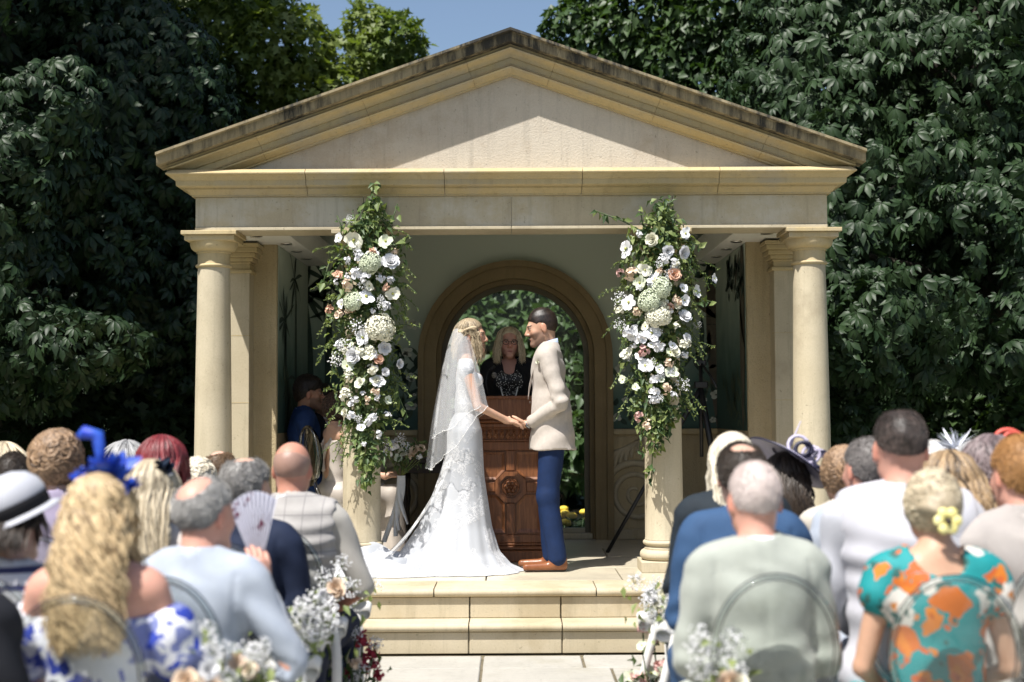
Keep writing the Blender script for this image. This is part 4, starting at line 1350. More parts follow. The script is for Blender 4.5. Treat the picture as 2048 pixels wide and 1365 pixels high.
def bounds(P):
    lo = np.array([-.42, -.30, -.02]); hi = np.array([.42, .36, P.pz + .86])
    for sd in (-1, 1):
        for q in list(P.arms[sd][:3]) + list(P.legs[sd]):
            lo = np.minimum(lo, np.array(q) - .14); hi = np.maximum(hi, np.array(q) + .14)
    lo[2] = -.02
    return lo, hi

def make_body(root, P, skin, h=.0125, hh=None, fine=False, curl=.55, lower=True, slim=-.006, **kw):
    lo, hi = bounds(P)
    base = SKINS[skin] if isinstance(skin, str) else skin
    if not lower: lo[2] = P.pz - .22
    v = Vox(lo, hi, h)
    p_torso(v, P, slim)
    for sd in (-1, 1): p_arm(v, P, sd); p_palm(v, P, sd)
    if lower:
        p_legs(v, P, min(-.008, slim))
        for sd in (-1, 1):
            an, toe = P.legs[sd][2:4]
            v.cone((an[0], an[1] - .005, .045), (toe[0], toe[1] - .02, toe[2] - .005), .024, .016, .02)
    cutz = P.nb[2] + .035
    if hh is None: p_head(v, P, fine)
    else: v.cone((P.nb[0], P.nb[1] + .0, P.nb[2] + .06), P.nb, .05, .055, .02); v.cut((0, 0, 1), cutz)
    V, F = v.mesh()
    if hh is not None:
        c = np.array(P.hc)
        v2 = Vox(c - .17, c + np.array([.17, .17, .15]), hh)
        p_head(v2, P, True)
        v2.cut((0, 0, -1), -(cutz - .012))
        V2, F2 = v2.mesh()
        F = np.concatenate([F, F2 + len(V)]); V = np.concatenate([V, V2])
    for sd in (-1, 1):
        pa, ra = hand_fingers(P, sd, curl)
        Vf, Ff = tubes(pa, ra, 7, (.31, .22, .9))
        F = np.concatenate([F, Ff + len(V)]); V = np.concatenate([V, Vf])
    C = head_cols(V, P, base, **kw)
    return mesh_np('body', V, F, M_SKIN, root, C)

def ring_collar(P, mat, root, name='shirt_collar', r=(.064, .068), z0=-.015, z1=.042, thick=.006, tilt=.25):
    b = MB(); n = 28
    V, F = [], []
    for i in range(n):
        a = 2 * PI * i / n
        for (rr, zz) in ((r[0] + .006, z0), (r[0], z1), (r[0] - thick, z1), (r[0] + .006 - thick, z0)):
            y_ = rr * 1.02 * math.sin(a)
            V.append((P.nb[0] + rr * math.cos(a), P.nb[1] + y_ + .004, P.nb[2] + zz - tilt * y_))
    for i in range(n):
        k = (i + 1) % n
        for j in range(4): F.append((4*i+j, 4*k+j, 4*k+(j+1) % 4, 4*i+(j+1) % 4))
    return b.add(V, F).build(name, mat, root, True)

def folds(seed, amp=.004, fr=1.0):
    r = random.Random(seed)
    w = [(r.uniform(8, 30) * fr, r.uniform(8, 30) * fr, r.uniform(20, 46) * fr, r.uniform(0, 6), r.uniform(.4, 1)) for _ in range(5)]
    def fn(X, Y, Z):
        t = 0
        for a, b_, c, p, q in w: t = t + q * np.sin(a * X + b_ * Y + c * Z + p + 1.5 * np.sin(9 * X + p) )
        return amp * t / 2
    return fn

def make_top(root, P, mat, name='jacket', e=.014, sleeve=1.0, bottom=-.10, h=.012, seed=0, fold=.0035, collar=True, neck=.0, sides=(-1, 1), back_neck=None, skirt=None):
    lo, hi = bounds(P); lo[2] = P.pz + bottom - .03; hi[2] = P.nb[2] + .09
    v = Vox(lo, hi, h)
    p_torso(v, P, e, not skirt)
    if skirt:
        w = P.wide
        v.cone((0, P.waist[1] - .005, P.waist[2]), (0, .0, P.pz + bottom - .05), .118 * w + e, (.128 + skirt) * w + e, .05)
        for sd in (-1, 1): v.cone((sd * .04, P.waist[1] - .005, P.waist[2]), (sd * .055, .0, P.pz + bottom - .05), .105 * w + e, (.112 + skirt) * w + e, .03)
    v.cut((0, 0, -1), -(P.pz + bottom))
    if sleeve > 0:
        for sd in sides: p_arm(v, P, sd, e * .9, sleeve, .014)
    if collar:
        v.cone(P.nb, (P.nb[0], P.nb[1] - .004, P.nb[2] + .028), .072, .066, .02)
    if fold: v.wob(folds(seed, fold))
    if sleeve > .5 and skirt:
        for sd in sides:
            sh, el, wr = P.arms[sd][:3]
            for (c0, am, wd_, fq) in ((el, .0042, .070, 95), (vlerp(sh, el, .12), .004, .08, 70), (vlerp(el, wr, .55), .0025, .06, 85)):
                v.wob(lambda X, Y, Z, c0=c0, am=am, wd_=wd_, fq=fq: (am * np.sin(fq * ((Z - c0[2]) * .8 + (Y - c0[1]) * .7 + .3 * (X - c0[0])) + 2.2 * np.sin(14 * (Y - c0[1]) + seed)) * np.exp(-((X - c0[0]) ** 2 + (Y - c0[1]) ** 2 + (Z - c0[2]) ** 2) / wd_ ** 2)).astype(np.float32))
    if skirt: v.wob(lambda X, Y, Z: (.005 * np.exp(-(X / .008) ** 2) * (Y < 0) + .006 * np.exp(-((np.abs(X) - P.sw * .96 - .35 * np.clip(P.sz - .06 - Z, 0, .2) ** 2) / .007) ** 2) * (Z > P.sz - .20) * (Z < P.sz + .03) * (Y < P.shy + .05) + .0045 * np.sin(75 * Z + 5 * np.sin(8 * X + seed) + 9 * np.abs(X)) * np.exp(-((Z - P.waist[2]) / .09) ** 2) * (Y < .02) + .0035 * np.sin(90 * Z + 3 * np.sin(11 * X)) * np.exp(-((Z - P.sz - .005) / .03) ** 2) * np.exp(-(X / .09) ** 2) * (Y < 0)).astype(np.float32))
    # neck opening
    v.cone((P.nb[0], P.nb[1] + .03, P.nb[2] + .10), (P.nb[0], P.nb[1] + .09, P.nb[2] - .04), .052, .04 + neck, .006, 'sub')
    v.cone((P.nb[0], P.nb[1] + .005, P.nb[2] + .12), (P.nb[0], P.nb[1] + .004, P.nb[2] - .01), .057 + neck, .055 + neck, .006, 'sub')
    if back_neck:       # lower cut at the back
        v.cone((0, P.nb[1] - .10, P.nb[2] + .02), (0, P.nb[1] - .14, P.nb[2] - back_neck), .06, .05, .02, 'sub')
    V, F = v.mesh()
    return mesh_np(name, V, F, mat, root)

def make_trousers(root, P, mat, e=.012, h=.013, upto=.93, seed=3, name='trousers', top=.06, fold=.003):
    lo, hi = bounds(P); hi[2] = P.pz + .12
    v = Vox(lo, hi, h)
    v.ell(P.pel, (.165 * P.wide + e, .128 * P.wide + e, .115 + e), .05)
    for sd in (-1, 1):
        hip, kn, an, toe = P.legs[sd]
        b_ = vlerp(kn, an, upto)
        st_ = 0 if P.sit else .011
        v.cone(hip, kn, .092 - st_ + e, .072 - st_ + e, .04); v.cone(kn, (b_[0], b_[1] + .012, b_[2]), .072 - st_ + e, .054 - st_ * .4 + e, .03)
        if False: v.wob(lambda X, Y, Z, b_=b_, sd=sd: (.003 * np.sin(95 * Z + 14 * Y) * np.exp(-((Z - b_[2] - .07) / .06) ** 2) * (sd * X > 0)).astype(np.float32) + .0016 * np.sin(70 * Z - 30 * Y) * np.exp(-((Z - kn[2]) / .06) ** 2) * (sd * X > 0))
    v.cut((0, 0, 1), P.pz + top)
    if fold: v.wob(folds(seed, fold, .8))
    V, F = v.mesh()
    return mesh_np(name, V, F, mat, root)

def make_shoes(root, P, mat, h=.009):
    for sd in (-1, 1):
        an, toe = P.legs[sd][2:4]
        a, t = np.array(an), np.array(toe)
        v = Vox(np.minimum(a, t) - np.array([.10, .10, .10]), np.maximum(a, t) + np.array([.10, .10, .08]), h)
        d = (t - a); d[2] = 0; d /= np.linalg.norm(d)
        v.cone(a - d * .022 + np.array([0, 0, -.052]), t + d * .035 + np.array([0, 0, -.003]), .034, .025, .02)
        v.cone(a - d * .016 + np.array([0, 0, -.005]), a + d * .035 + np.array([0, 0, -.025]), .036, .036, .025)
        v.cut((0, 0, -1), -.0005)
        V, F = v.mesh()
        so = mesh_np('shoe', V, F, mat, root)
        s = Vox(np.minimum(a, t) - np.array([.10, .10, .10]), np.maximum(a, t) + np.array([.10, .12, .02]), .007)
        s.cone(a - d * .022 + np.array([0, 0, -.052]), t + d * .035 + np.array([0, 0, -.003]), .038, .029, .02)
        s.cut((0, 0, -1), -.0003); s.cut((0, 0, 1), .016)
        V, F = s.mesh()
        mesh_np('sole', V, F, M_DARKWOOD, so)

# ---- hair
def fuzz(V, F, c, Q, rr, n, L0):
    """short combed strands standing on a hair cap"""
    if n <= 0: return V, F
    a, b_, d_ = V[F[:, 0]], V[F[:, 1]], V[F[:, 2]]
    nr = np.cross(b_ - a, d_ - a); nr /= np.linalg.norm(nr, axis=1, keepdims=True) + 1e-9
    cen = V[F].mean(1)
    out = ((cen - c) * nr).sum(1) > 0.0
    idx = np.flatnonzero(out)
    idx = rr.choice(idx, n)
    p, nn = cen[idx] + rr.normal(0, .002, (n, 3)), nr[idx]
    flow = np.array([0, -.75, -.75]) @ Q.T
    t = flow - nn * (nn @ flow)[:, None]; t /= np.linalg.norm(t, axis=1, keepdims=True) + 1e-6
    t = t + rr.normal(0, .16, (n, 3))
    L = L0 * rr.uniform(.6, 1.25, n)[:, None]
    pts = np.stack([p - nn * .002, p + nn * L * .10 + t * L * .45, p + nn * L * .05 + t * L], 1)
    rad = np.tile(np.array([.0010, .0009, .0002]), (n, 1))
    V2, F2 = tubes(pts, rad, 3)
    return np.concatenate([V, V2]), np.concatenate([F, F2 + len(V)])

def hair_cap(root, P, mat, t=.012, front=(.078, .060), nape=(-.075, -.055), h=.007, top=0.0, fade=False, name='hair', wob=.0008, seed=1, quiff=0.0, bald=None, shade=.45, strands=7500, slen=.013, fadek=4):
    c = np.array(P.hc); f = 1.0 if P.sex == 'm' else .955
    v = Vox(c - .16, c + .18, h)
    Q = P.HRn()
    if fade: v.ell(P.H((0, -.014, .030)), (.0765 * f + t * .45, .097 * f + t * .7, .091 * f + t + top * 2), .01, Q)
    else: v.ell(P.H((0, -.014, .026)), (.0765 * f + t, .097 * f + t, .091 * f + t + top), .01, Q)
    if quiff: v.cone(P.H((-.035, .055, .088)), P.H((.035, .055, .088)), .026 + quiff, .026 + quiff, .03); v.ell(P.H((0, 0, .09)), (.06, .08, .035), .03, Q)
    if wob: v.wob(folds(seed, wob, 3.0))
    a, b_ = Vector((0, front[0], front[1])), Vector((0, nape[0], nape[1]))
    d = (a - b_); nrm = Vector((0, d.z, -d.y)).normalized()
    nl = P.HR @ nrm
    v.cut(tuple(nl), float(nl @ (Vector(P.hc) + P.HR @ a)), .004)
    for sd in (-1, 1): v.ell(P.H((sd * .085, .018, -.004)), (.03, .030, .042), .006, Q, 'sub')
    if bald:
        v.ell(P.H(bald[0]), bald[1], .008, Q, 'sub')
    V, F = v.mesh()
    rr = np.random.default_rng(seed)
    L = (V - c) @ Q
    nv0 = len(V)
    V, F = fuzz(V, F, c, Q, rr, strands, slen)
    L = (V - c) @ Q
    col = np.clip(shade + .12 * np.sin(L[:, 0] * 90 + 7 * L[:, 1] * 10) * .4 + (np.clip(.02 - L[:, 2], 0, .1) * (-2 if not fade else fadek)) + np.concatenate([rr.normal(0, .05, nv0), np.repeat(rr.normal(0, .11, (len(V) - nv0) // 9 if strands else 0), 9)]), 0, 1)
    return mesh_np(name, V, F, mat, root, col)

def hair_locks(root, P, mat, n=150, drop=.25, style='straight', seed=1, amp=.0, K=16, rad=(.012, .005), back=-.055, spread=1.0, face=1.05, name='hair', jit=.02, m=5, wl=.09, side=0.0, flare=0.0, cap=True, outw=.012, dens=3.4, capz=.075):
    """long hair: locks that follow the skull from the parting and hang down"""
    n = int(n * dens); rad = (rad[0] * 1.5 / dens ** 1.05, rad[1] * 1.4 / dens ** 1.05)
    rr = np.random.default_rng(seed)
    f = 1.0 if P.sex == 'm' else .955
    phi = rr.uniform(face, 2 * PI - face, n) + PI / 2       # 0 is the face
    th0 = rr.uniform(.02, .95, n)
    th1 = np.full(n, 1.72) + rr.normal(0, .08, n)
    s = np.linspace(0, 1, K)
    sk = .42 if drop > .12 else .75
    R_ = np.array([.0765, .097, .091]) * f
    u = np.clip(s / sk, 0, 1)
    th = th0[:, None] + (th1 - th0)[:, None] * u[None]
    dirs = np.stack([np.sin(th) * np.cos(phi)[:, None], np.sin(th) * np.sin(phi)[:, None], np.cos(th)], -1)
    lift = outw * rr.uniform(.5, 1.5, n)[:, None] * (0.5 + .5 * u[None])
    loc = dirs * (R_ + lift[..., None]) + np.array([0, -.014, .026]) * f
    Q = P.HRn()
    pts = loc @ Q.T + np.array(P.hc)
    w = np.clip((s - sk) / (1 - sk), 0, 1)
    L = drop * rr.uniform(.78, 1.08, n)
    end = pts[:, np.argmin(np.abs(s - sk))][:, None, :] * np.ones((1, K, 1))
    hang = np.zeros((n, K, 3))
    hang[..., 2] = -L[:, None] * w[None]
    ty = P.nb[1] + back - .09 - .02 * rr.random(n)
    wm = 1 - np.exp(-3 * w)
    fr = np.sin(phi)          # front strands stay in front of the shoulder
    hang[..., 1] = np.where(fr[:, None] > .15, .03 + .02 * fr[:, None], (ty[:, None] - end[..., 1]) * .75) * wm[None]
    hang[..., 0] = (end[..., 0] * (spread - 1) + flare * np.sign(end[..., 0]) + side) * wm[None]
    full = np.where((s <= sk)[None, :, None], pts, end + hang)
    ph = rr.uniform(0, 6.28, n)[:, None]
    wa = amp * np.clip(.25 + s * 1.1, 0, 1)[None] * rr.uniform(.6, 1.2, n)[:, None]
    arc = (s * (drop + .2))[None] / wl * 2 * PI * rr.uniform(.8, 1.2, n)[:, None]
    full[..., 0] += wa * np.cos(arc + ph) + rr.normal(0, jit, n)[:, None] * s[None]
    full[..., 1] += wa * .6 * np.sin(arc + ph) - .008 * s[None]
    r = rad[0] * rr.uniform(.7, 1.3, n)[:, None] * (1 - s[None] ** 2.2 * (1 - rad[1] / rad[0]))
    r[:, -1] *= .3
    V, F = tubes(full, r, m)
    col = np.repeat(np.clip(rr.normal(.42, .17, n) + .20 * np.sin(phi * 5 + seed) * np.sin(phi * 13 + 2) + .12 * np.sin(th0 * 9), 0, 1), K * m)
    col = col + np.tile(np.repeat(.22 * (s - .3), m), n)
    if cap:
        c = np.array(P.hc); v = Vox(c - .16, c + .16, .008)
        v.ell(P.H((0, -.016, .026)), (.0765 * f + .012, .097 * f + .010, .091 * f + .012), .01, Q)
        a, b_ = Vector((0, .072, capz)), Vector((0, -.05, -.12))
        d = a - b_; nl = P.HR @ Vector((0, d.z, -d.y)).normalized()
        v.cut(tuple(nl), float(nl @ (Vector(P.hc) + P.HR @ a)))
        V2, F2 = v.mesh()
        F = np.concatenate([F, F2 + len(V)]); V = np.concatenate([V, V2]); col = np.concatenate([col, np.full(len(V2), .35)])
    return mesh_np(name, V, F, mat, root, np.clip(col, 0, 1))

def hair_curls(root, P, mat, n=170, seed=1, rad=.0095, puff=.028, low=-.085, size=.02, name='hair', sx=1.0, bun=None):
    n = int(n * 3.2); rad *= .46
    rr = np.random.default_rng(seed)
    f = 1.0 if P.sex == 'm' else .955
    Q = P.HRn(); K = 11
    d = rr.normal(size=(n * 3, 3)); d /= np.linalg.norm(d, axis=1, keepdims=True)
    R_ = np.array([.0765 * sx, .097, .091]) * f + puff * .75
    p = d * R_ + np.array([0, -.014, .026])
    ok = ((p[:, 1] < .035) | (p[:, 2] > .085)) & (p[:, 2] > low)
    d, p = d[ok][:n], p[ok][:n]
    n = len(p)
    s = np.linspace(0, 1, K)
    t1 = np.cross(d, rr.normal(size=(n, 3))); t1 /= np.linalg.norm(t1, axis=1, keepdims=True)
    t2 = np.cross(d, t1)
    ang = 2 * PI * (s[None] * rr.uniform(.8, 1.5, n)[:, None]) + rr.uniform(0, 6, n)[:, None]
    sz = size * rr.uniform(.6, 1.3, n)[:, None]
    pts = p[:, None] + sz[..., None] * (np.cos(ang)[..., None] * t1[:, None] + np.sin(ang)[..., None] * t2[:, None]) + d[:, None] * (puff * .5 * (np.sin(PI * s)[None] * rr.uniform(.3, 1.0, n)[:, None]))[..., None]
    pts[..., 2] -= .02 * s[None]
    r = rad * rr.uniform(.7, 1.3, n)[:, None] * (.4 + .6 * np.sin(PI * (.1 + .85 * s)))[None]
    V, F = tubes(pts @ Q.T + np.array(P.hc), r, 5)
    col = np.repeat(np.clip(rr.normal(.45, .22, n), 0, 1), K * 5)
    c = np.array(P.hc); v = Vox(c - .17, c + .18, .008)
    v.ell(P.H((0, -.016, .026)), (.0765 * f * sx + puff * .7, .097 * f + puff * .6, .091 * f + puff * .7), .01, Q)
    if bun: v.ell(P.H(bun[0]), bun[1], .02, Q)
    a, b_ = Vector((0, .070, .075)), Vector((0, -.05, low - .02))
    dd = a - b_; nl = P.HR @ Vector((0, dd.z, -dd.y)).normalized()
    v.cut(tuple(nl), float(nl @ (Vector(P.hc) + P.HR @ a)))
    v.wob(folds(seed, .008, 3.2))
    V2, F2 = v.mesh()
    F = np.concatenate([F, F2 + len(V)]); V = np.concatenate([V, V2]); col = np.concatenate([col, np.full(len(V2), .28)])
    return mesh_np(name, V, F, mat, root, np.clip(col, 0, 1))

# ------------------------------------------------------------------ the couple, the celebrant and the wedding party in the temple
def lace_mat(name, base=(.43, .445, .47), alpha=1.0, pat=.8, scale=38):
    m, nt, b = new_mat(name)
    v = coords(nt)
    vo = node(nt, 'ShaderNodeTexVoronoi', feature='DISTANCE_TO_EDGE'); vo.inputs['Scale'].default_value = scale
    ds = node(nt, 'ShaderNodeTexNoise'); ds.inputs['Scale'].default_value = scale * .8; nt.links.new(v, ds.inputs[0])
    mx = mix(nt, .08, v, ds.outputs['Color']); nt.links.new(mx, vo.inputs['Vector'])
    n1 = noise(nt, v, 7, 3)
    pt = node(nt, 'ShaderNodeMath', operation='LESS_THAN'); nt.links.new(vo.outputs['Distance'], pt.inputs[0]); pt.inputs[1].default_value = .10
    n2 = ramp(nt, n1, [(.47, gray(0)), (.53, gray(1))])
    f = node(nt, 'ShaderNodeMath', operation='MULTIPLY'); nt.links.new(pt.outputs[0], f.inputs[0]); nt.links.new(n2, f.inputs[1])
    f2 = node(nt, 'ShaderNodeMath', operation='MULTIPLY'); nt.links.new(f.outputs[0], f2.inputs[0]); f2.inputs[1].default_value = pat
    nt.links.new(mix(nt, f2.outputs[0], base, (.68, .68, .69)), b.inputs['Base Color'])
    b.inputs['Roughness'].default_value = .6
    b.inputs['Sheen Weight'].default_value = .2
    bump(nt, b, f.outputs[0], .5, .004)
    if alpha < 1:
        a = node(nt, 'ShaderNodeMath', operation='MULTIPLY_ADD'); nt.links.new(f.outputs[0], a.inputs[0]); a.inputs[1].default_value = pat; a.inputs[2].default_value = alpha
        nt.links.new(a.outputs[0], b.inputs['Alpha'])
    return m
M_LACE = lace_mat('lace_dress')
M_TULLE = lace_mat('lace_tulle', (.78, .78, .78), .28, .55, 11)
M_VEIL = lace_mat('veil_tulle', (.74, .75, .76), .20, .0)
M_BEAD = plain('bead_white', (.8, .8, .78), None, rough=.3)
M_SHIRT = cloth('white_shirt', (.74, .76, .82), rough=.7)
M_TIE = cloth('dark_tie', (.012, .013, .02))
M_LEATHER_TAN = plain('tan_leather', (.19, .062, .022), (.26, .095, .035), 12, .35, .2, 120)
M_LEATHER_BLACK = plain('black_leather', (.012, .011, .011), None, rough=.3)

def to_local(root, p):
    q = Vector(p) - root.location
    c, s = math.cos(-root.rotation_euler.z), math.sin(-root.rotation_euler.z)
    k = 1 / root.scale.x
    return ((c * q.x - s * q.y) * k, (s * q.x + c * q.y) * k, q.z * k)

# ---- groom
gp_ = WZ(1107, 1139, FLOOR)
groom = thing('person', (gp_.x, 0.06, FLOOR), 'groom in beige jacket and navy trousers facing the bride, holding her hands', 'person', rz=R(90), s=1.035)
PG = Pose('m', False, lean=.075, yaw=.05, pitch=-.22, pz=.965, wide=.93, arms={
    -1: ((-.225, -.05, 1.125), (-.085, .165, .985), (.2, 1, -.02), (.35, -.1, .9)),
    1: ((.225, -.05, 1.125), (.085, .165, .985), (-.2, 1, -.02), (-.35, -.1, .9))},
    legs={-1: ((-.085, 0, .925), (-.10, .04, .50), (-.115, -.035, .09), (-.135, .15, .035)), 1: ((.085, 0, .925), (.09, .035, .50), (.10, .0, .09), (.115, .18, .035))})
make_body(groom, PG, 'tan', .010, .0052, True, curl=.85, brow=(.02, .013, .01), lips=(.36, .13, .10), stub=(.16, .10, .075))
M_BEIGE = cloth('beige_linen', (.47, .42, .37), (.41, .365, .32), 40, .85, 420)
jk = make_top(groom, PG, M_BEIGE, 'jacket', .013, .93, -.155, .008, 4, .0045, skirt=.036)
M_BUTTON = plain('dark_button', (.08, .06, .05), None, rough=.4)
lp = MB()
for sd in (-1, 1):
    lp.grid(lambda u, v_, sd=sd: (sd * (.075 - .055 * v_ + .030 * u * math.sin(PI * min(1, v_ * 1.1 + .08))), PG.nb[1] + .060 + .079 * math.sin(v_ * 1.45) + .006 * u - .012 * (1 - v_), PG.nb[2] + .012 - .34 * v_), 4, 14)
o = lp.build('lapel', cloth('beige_lapel', (.47, .41, .365), None, 40), jk, True)
sm = o.modifiers.new('t', 'SOLIDIFY'); sm.thickness = .005
for i in range(2): MB().ball((-.02, PG.chest[1] + .125 - .01 * i, 1.13 - .10 * i), (.009, .005, .009), 8, 5).build('button', M_BUTTON, jk, True)
# side vent and pocket flap on the near side

M_NAVY = cloth('navy_trouser', (.007, .022, .075), (.006, .018, .060), 20, .75, 600)
make_trousers(groom, PG, M_NAVY, .012, .009, 1.0, 6, top=-.05, fold=.0012)
make_shoes(groom, PG, M_LEATHER_TAN, .007)
ring_collar(PG, cloth('pale_blue_shirt', (.46, .55, .74)), groom, r=(.066, .064), z1=.066, tilt=.32)
hair_cap(groom, PG, hair_mat((.005, .0035, .003), (.085, .052, .038)), .009, (.080, .066), (-.088, -.072), .0052, .004, True, quiff=0, seed=3, strands=0, wob=.001, shade=.10, fadek=4)
M_WATCH = plain('watch_steel', (.25, .26, .28), None, rough=.25, metal=1)
wl = PG.arms[-1][2]
wd = Vector((.14, .205, -.14)).normalized()
MB().tube([Vector(wl) - wd * .008, Vector(wl) + wd * .012], .0335, 16).build('watch', M_WATCH, groom, True)

# ---- bride
bp_ = WZ(934, 1139, FLOOR)
bride = thing('person', (bp_.x, 0.02, FLOOR), 'bride in white lace gown with long train and beaded veil, facing the groom', 'person', rz=R(-90), s=1.0)
PBr = Pose('f', False, lean=.01, yaw=-.12, pitch=-.05, pz=.965, arms={
    1: ((.195, .085, 1.145), (.075, .285, 1.045), (-.12, 1, -.18), (-.2, -.15, -1)),
    -1: ((-.195, .085, 1.145), (-.075, .285, 1.045), (.12, 1, -.18), (.2, -.15, -1))})
make_body(bride, PBr, 'tan', .009, .0052, True, curl=.75, lips=(.45, .14, .13), slim=-.026)
bod = Vox(*[b for b in bounds(PBr)], .0085)
p_torso(bod, PBr, -.012)
for sd in (-1, 1): bod.ell((sd * (PBr.sw + .02), PBr.shy + .005, PBr.sz - .045), (.050, .058, .072), .03)
bod.cut((0, 0, -1), -(1.0)); bod.cut((0, 0, 1), PBr.sz + .035)
bod.cone((0, PBr.shy + .04, PBr.nb[2]), (0, PBr.shy + .16, PBr.sz - .08), .10, .09, .02, 'sub')
bod.cone((0, PBr.shy - .06, PBr.nb[2]), (0, PBr.shy - .14, PBr.sz - .20), .075, .06, .02, 'sub')
V, F = bod.mesh()
mesh_np('bodice', V, F, M_LACE, bride)
zk = [1.13, 1.06, .975, .837, .662, .487, .312, .138, .05, .004]
fr_ = [.050, .088, .112, .118, .126, .150, .175, .225, .30, .40]
bk_ = [.055, .100, .132, .135, .19, .255, .34, .47, .58, .70]
sd_ = [.080, .126, .163, .172, .165, .175, .205, .26, .31, .36]
nz, na = 60, 110
V = []
for j in range(nz + 1):
    t = j / nz
    z = np.interp(t, np.linspace(0, 1, 10), zk)
    f_, k_, s_ = (np.interp(t, np.linspace(0, 1, 10), q) for q in (fr_, bk_, sd_))
    for i in range(na):
        a = 2 * PI * i / na
        c, s = math.cos(a), math.sin(a)
        ry = f_ if c > 0 else k_
        p = (abs(c / ry) ** 2 + abs(s / s_) ** 2) ** -.5
        fold = 1 + (.028 * math.sin(a * 9 + 2 * t) + .022 * math.sin(a * 17 + 1)) * max(0, t - .35) * 1.6
        V.append((p * s * fold, p * c * fold, z))
F = [(j*na+i, j*na+(i+1) % na, (j+1)*na+(i+1) % na, (j+1)*na+i) for j in range(nz) for i in range(na)]
sk = mesh_np('skirt', np.array(V), np.array(F)[:, ::-1], M_LACE, bride)
# train spread over the floor behind her, bunched in front of the column base
def train_fn(u, v_):
    # u runs away from her, v across from the near edge to the far one
    x = bp_.x - .06 - 1.14 * u
    n0 = -.27 - .10 * min(1, u * 3) - .04 * math.sin(u * 5) + .10 * u ** 3
    f0 = .24 * (1 - u) + (-.185) * min(1, u * 1.25) if u < .8 else -.185
    yy = n0 + (f0 - n0) * v_
    edge = min(1, 5.0 * v_, 3.5 * (1 - u) , 6 * (1 - v_) + (.9 if u > .45 else 0))
    h = .03 + .045 * (1 - u) + .035 * math.sin(11 * u + 5 * v_ + 1.4 * math.sin(6 * v_)) * (.4 + v_) + .022 * math.sin(23 * v_ + 8 * u) + .014 * math.sin(41 * u + 17 * v_) + .15 * v_ ** 1.5 * min(1, max(0, (u - .30) * 3)) + .04 * v_
    z = FLOOR + .004 + max(.0, h) * max(0, edge)
    return to_local(bride, (x, yy, z))
MB().grid(train_fn, 70, 44).build('train', M_LACE, bride, True)
# sheer overlay from hip to train
def over_fn(u, v_):
    z0 = FLOOR + .80
    a = -.9 + 1.8 * v_
    x0, y0 = bp_.x - .13 * math.cos(a), .02 - .17 * math.sin(a)
    x1, y1 = bp_.x - .62 - .12 * math.sin(v_ * 9) * .3, .10 - .46 * v_
    e = u ** 1.25
    fo = .012 * math.sin(v_ * 40) * u
    return to_local(bride, (x0 + (x1 - x0) * e, y0 + (y1 - y0) * u + fo, z0 + (FLOOR + .05 - z0) * (1 - (1 - u) ** 1.35) + .02))
MB().grid(over_fn, 24, 40).build('overskirt', M_TULLE, bride, True)
# hair: half-up waves with a twist
M_HBRIDE = hair_mat((.055, .035, .02), (.50, .40, .26))
hair_locks(bride, PBr, M_HBRIDE, 120, .17, 'wavy', 4, .010, 18, (.0095, .005), .02, .95, .85, jit=.008, wl=.13, outw=.012, dens=8)
hb = MB()
for sd in (-1, 1):
    pts = [PBr.H((sd * (.074 + .016 * math.sin(t * 3)), .045 - .125 * t, .045 - .015 * t + .01 * math.sin(t * 6))) for t in [i / 9 for i in range(10)]]
    for st in range(16):
        o1, o2 = 2 * PI * st / 16, .011 * (.6 + .4 * math.sin(st * 7))
        hb.tube([Vector(q) + Vector((o2 * math.cos(o1 + .55 * i), .4 * o2 * math.sin(o1 + .55 * i), o2 * math.sin(o1 + .55 * i))) for i, q in enumerate(pts)], .0042, 5)
    for q in range(14):
        pts = [PBr.H((sd * (.064 + .010 * math.sin(9 * t + q * 1.7)), .074 - .014 * math.sin(5 * t + q * .6) - .0045 * q, .03 - (.20 + .012 * (q % 4)) * t)) for t in [i / 13 for i in range(14)]]
        hb.tube(pts, [.0042 * (1 - .6 * i / 13) for i in range(14)], 5)
me = hb.mesh('twist', M_HBRIDE, True)
a_ = me.color_attributes.new('Col', 'FLOAT_COLOR', 'POINT'); a_.data.foreach_set('color', np.full(len(me.vertices) * 4, .62, np.float32))
link(bpy.data.objects.new('hair_twist', me), bride)
# veil, two tiers
def veil_layer(name, zend_back, zend_front, rb, rs_, seed, amax):
    nu, nv = 90, 34
    top = Vector(PBr.H((0, -.085, .062)))
    V = []
    rim = []
    for j in range(nv + 1):
        t = j / nv
        for i in range(nu + 1):
            a = -amax + 2 * amax * i / nu
            wf = .5 - .5 * math.cos(a)
            ze = zend_back + (zend_front - zend_back) * wf ** 1.3 + .012 * math.sin(a * 7 + seed)
            z = top.z + (ze - top.z) * t
            e = t ** .62
            pl = 1 + (.055 * math.sin(a * 11 + seed) + .035 * math.sin(a * 23 + 2 * seed)) * min(1, t * 1.5)
            r0 = .035
            x = (r0 + (rs_ - r0) * e) * math.sin(a) * pl
            y_ = top.y - ((r0 * .6 + (rb - r0 * .6) * e) * math.cos(a) * pl) + .02 * t
            # keep clear of the shoulders
            if abs(x) < .26 and -.16 < y_ < .2 and z < PBr.sz + .06 and z > 1.0:
                pass
            V.append((x, y_, z))
            if j == nv: rim.append((x, y_, z))
    F = [(j*(nu+1)+i, j*(nu+1)+i+1, (j+1)*(nu+1)+i+1, (j+1)*(nu+1)+i) for j in range(nv) for i in range(nu)]
    o = mesh_np(name, np.array(V), np.array(F), M_VEIL, bride)
    tb = MB().tube(rim, .0013, 4)
    for q in rim[::2]: tb.ball(q, .0036, 6, 4)
    tb.build('beaded_edge', M_BEAD, o, True)
    return o
veil_layer('veil', .705, 1.26, .245, .300, 1.0, 2.35)
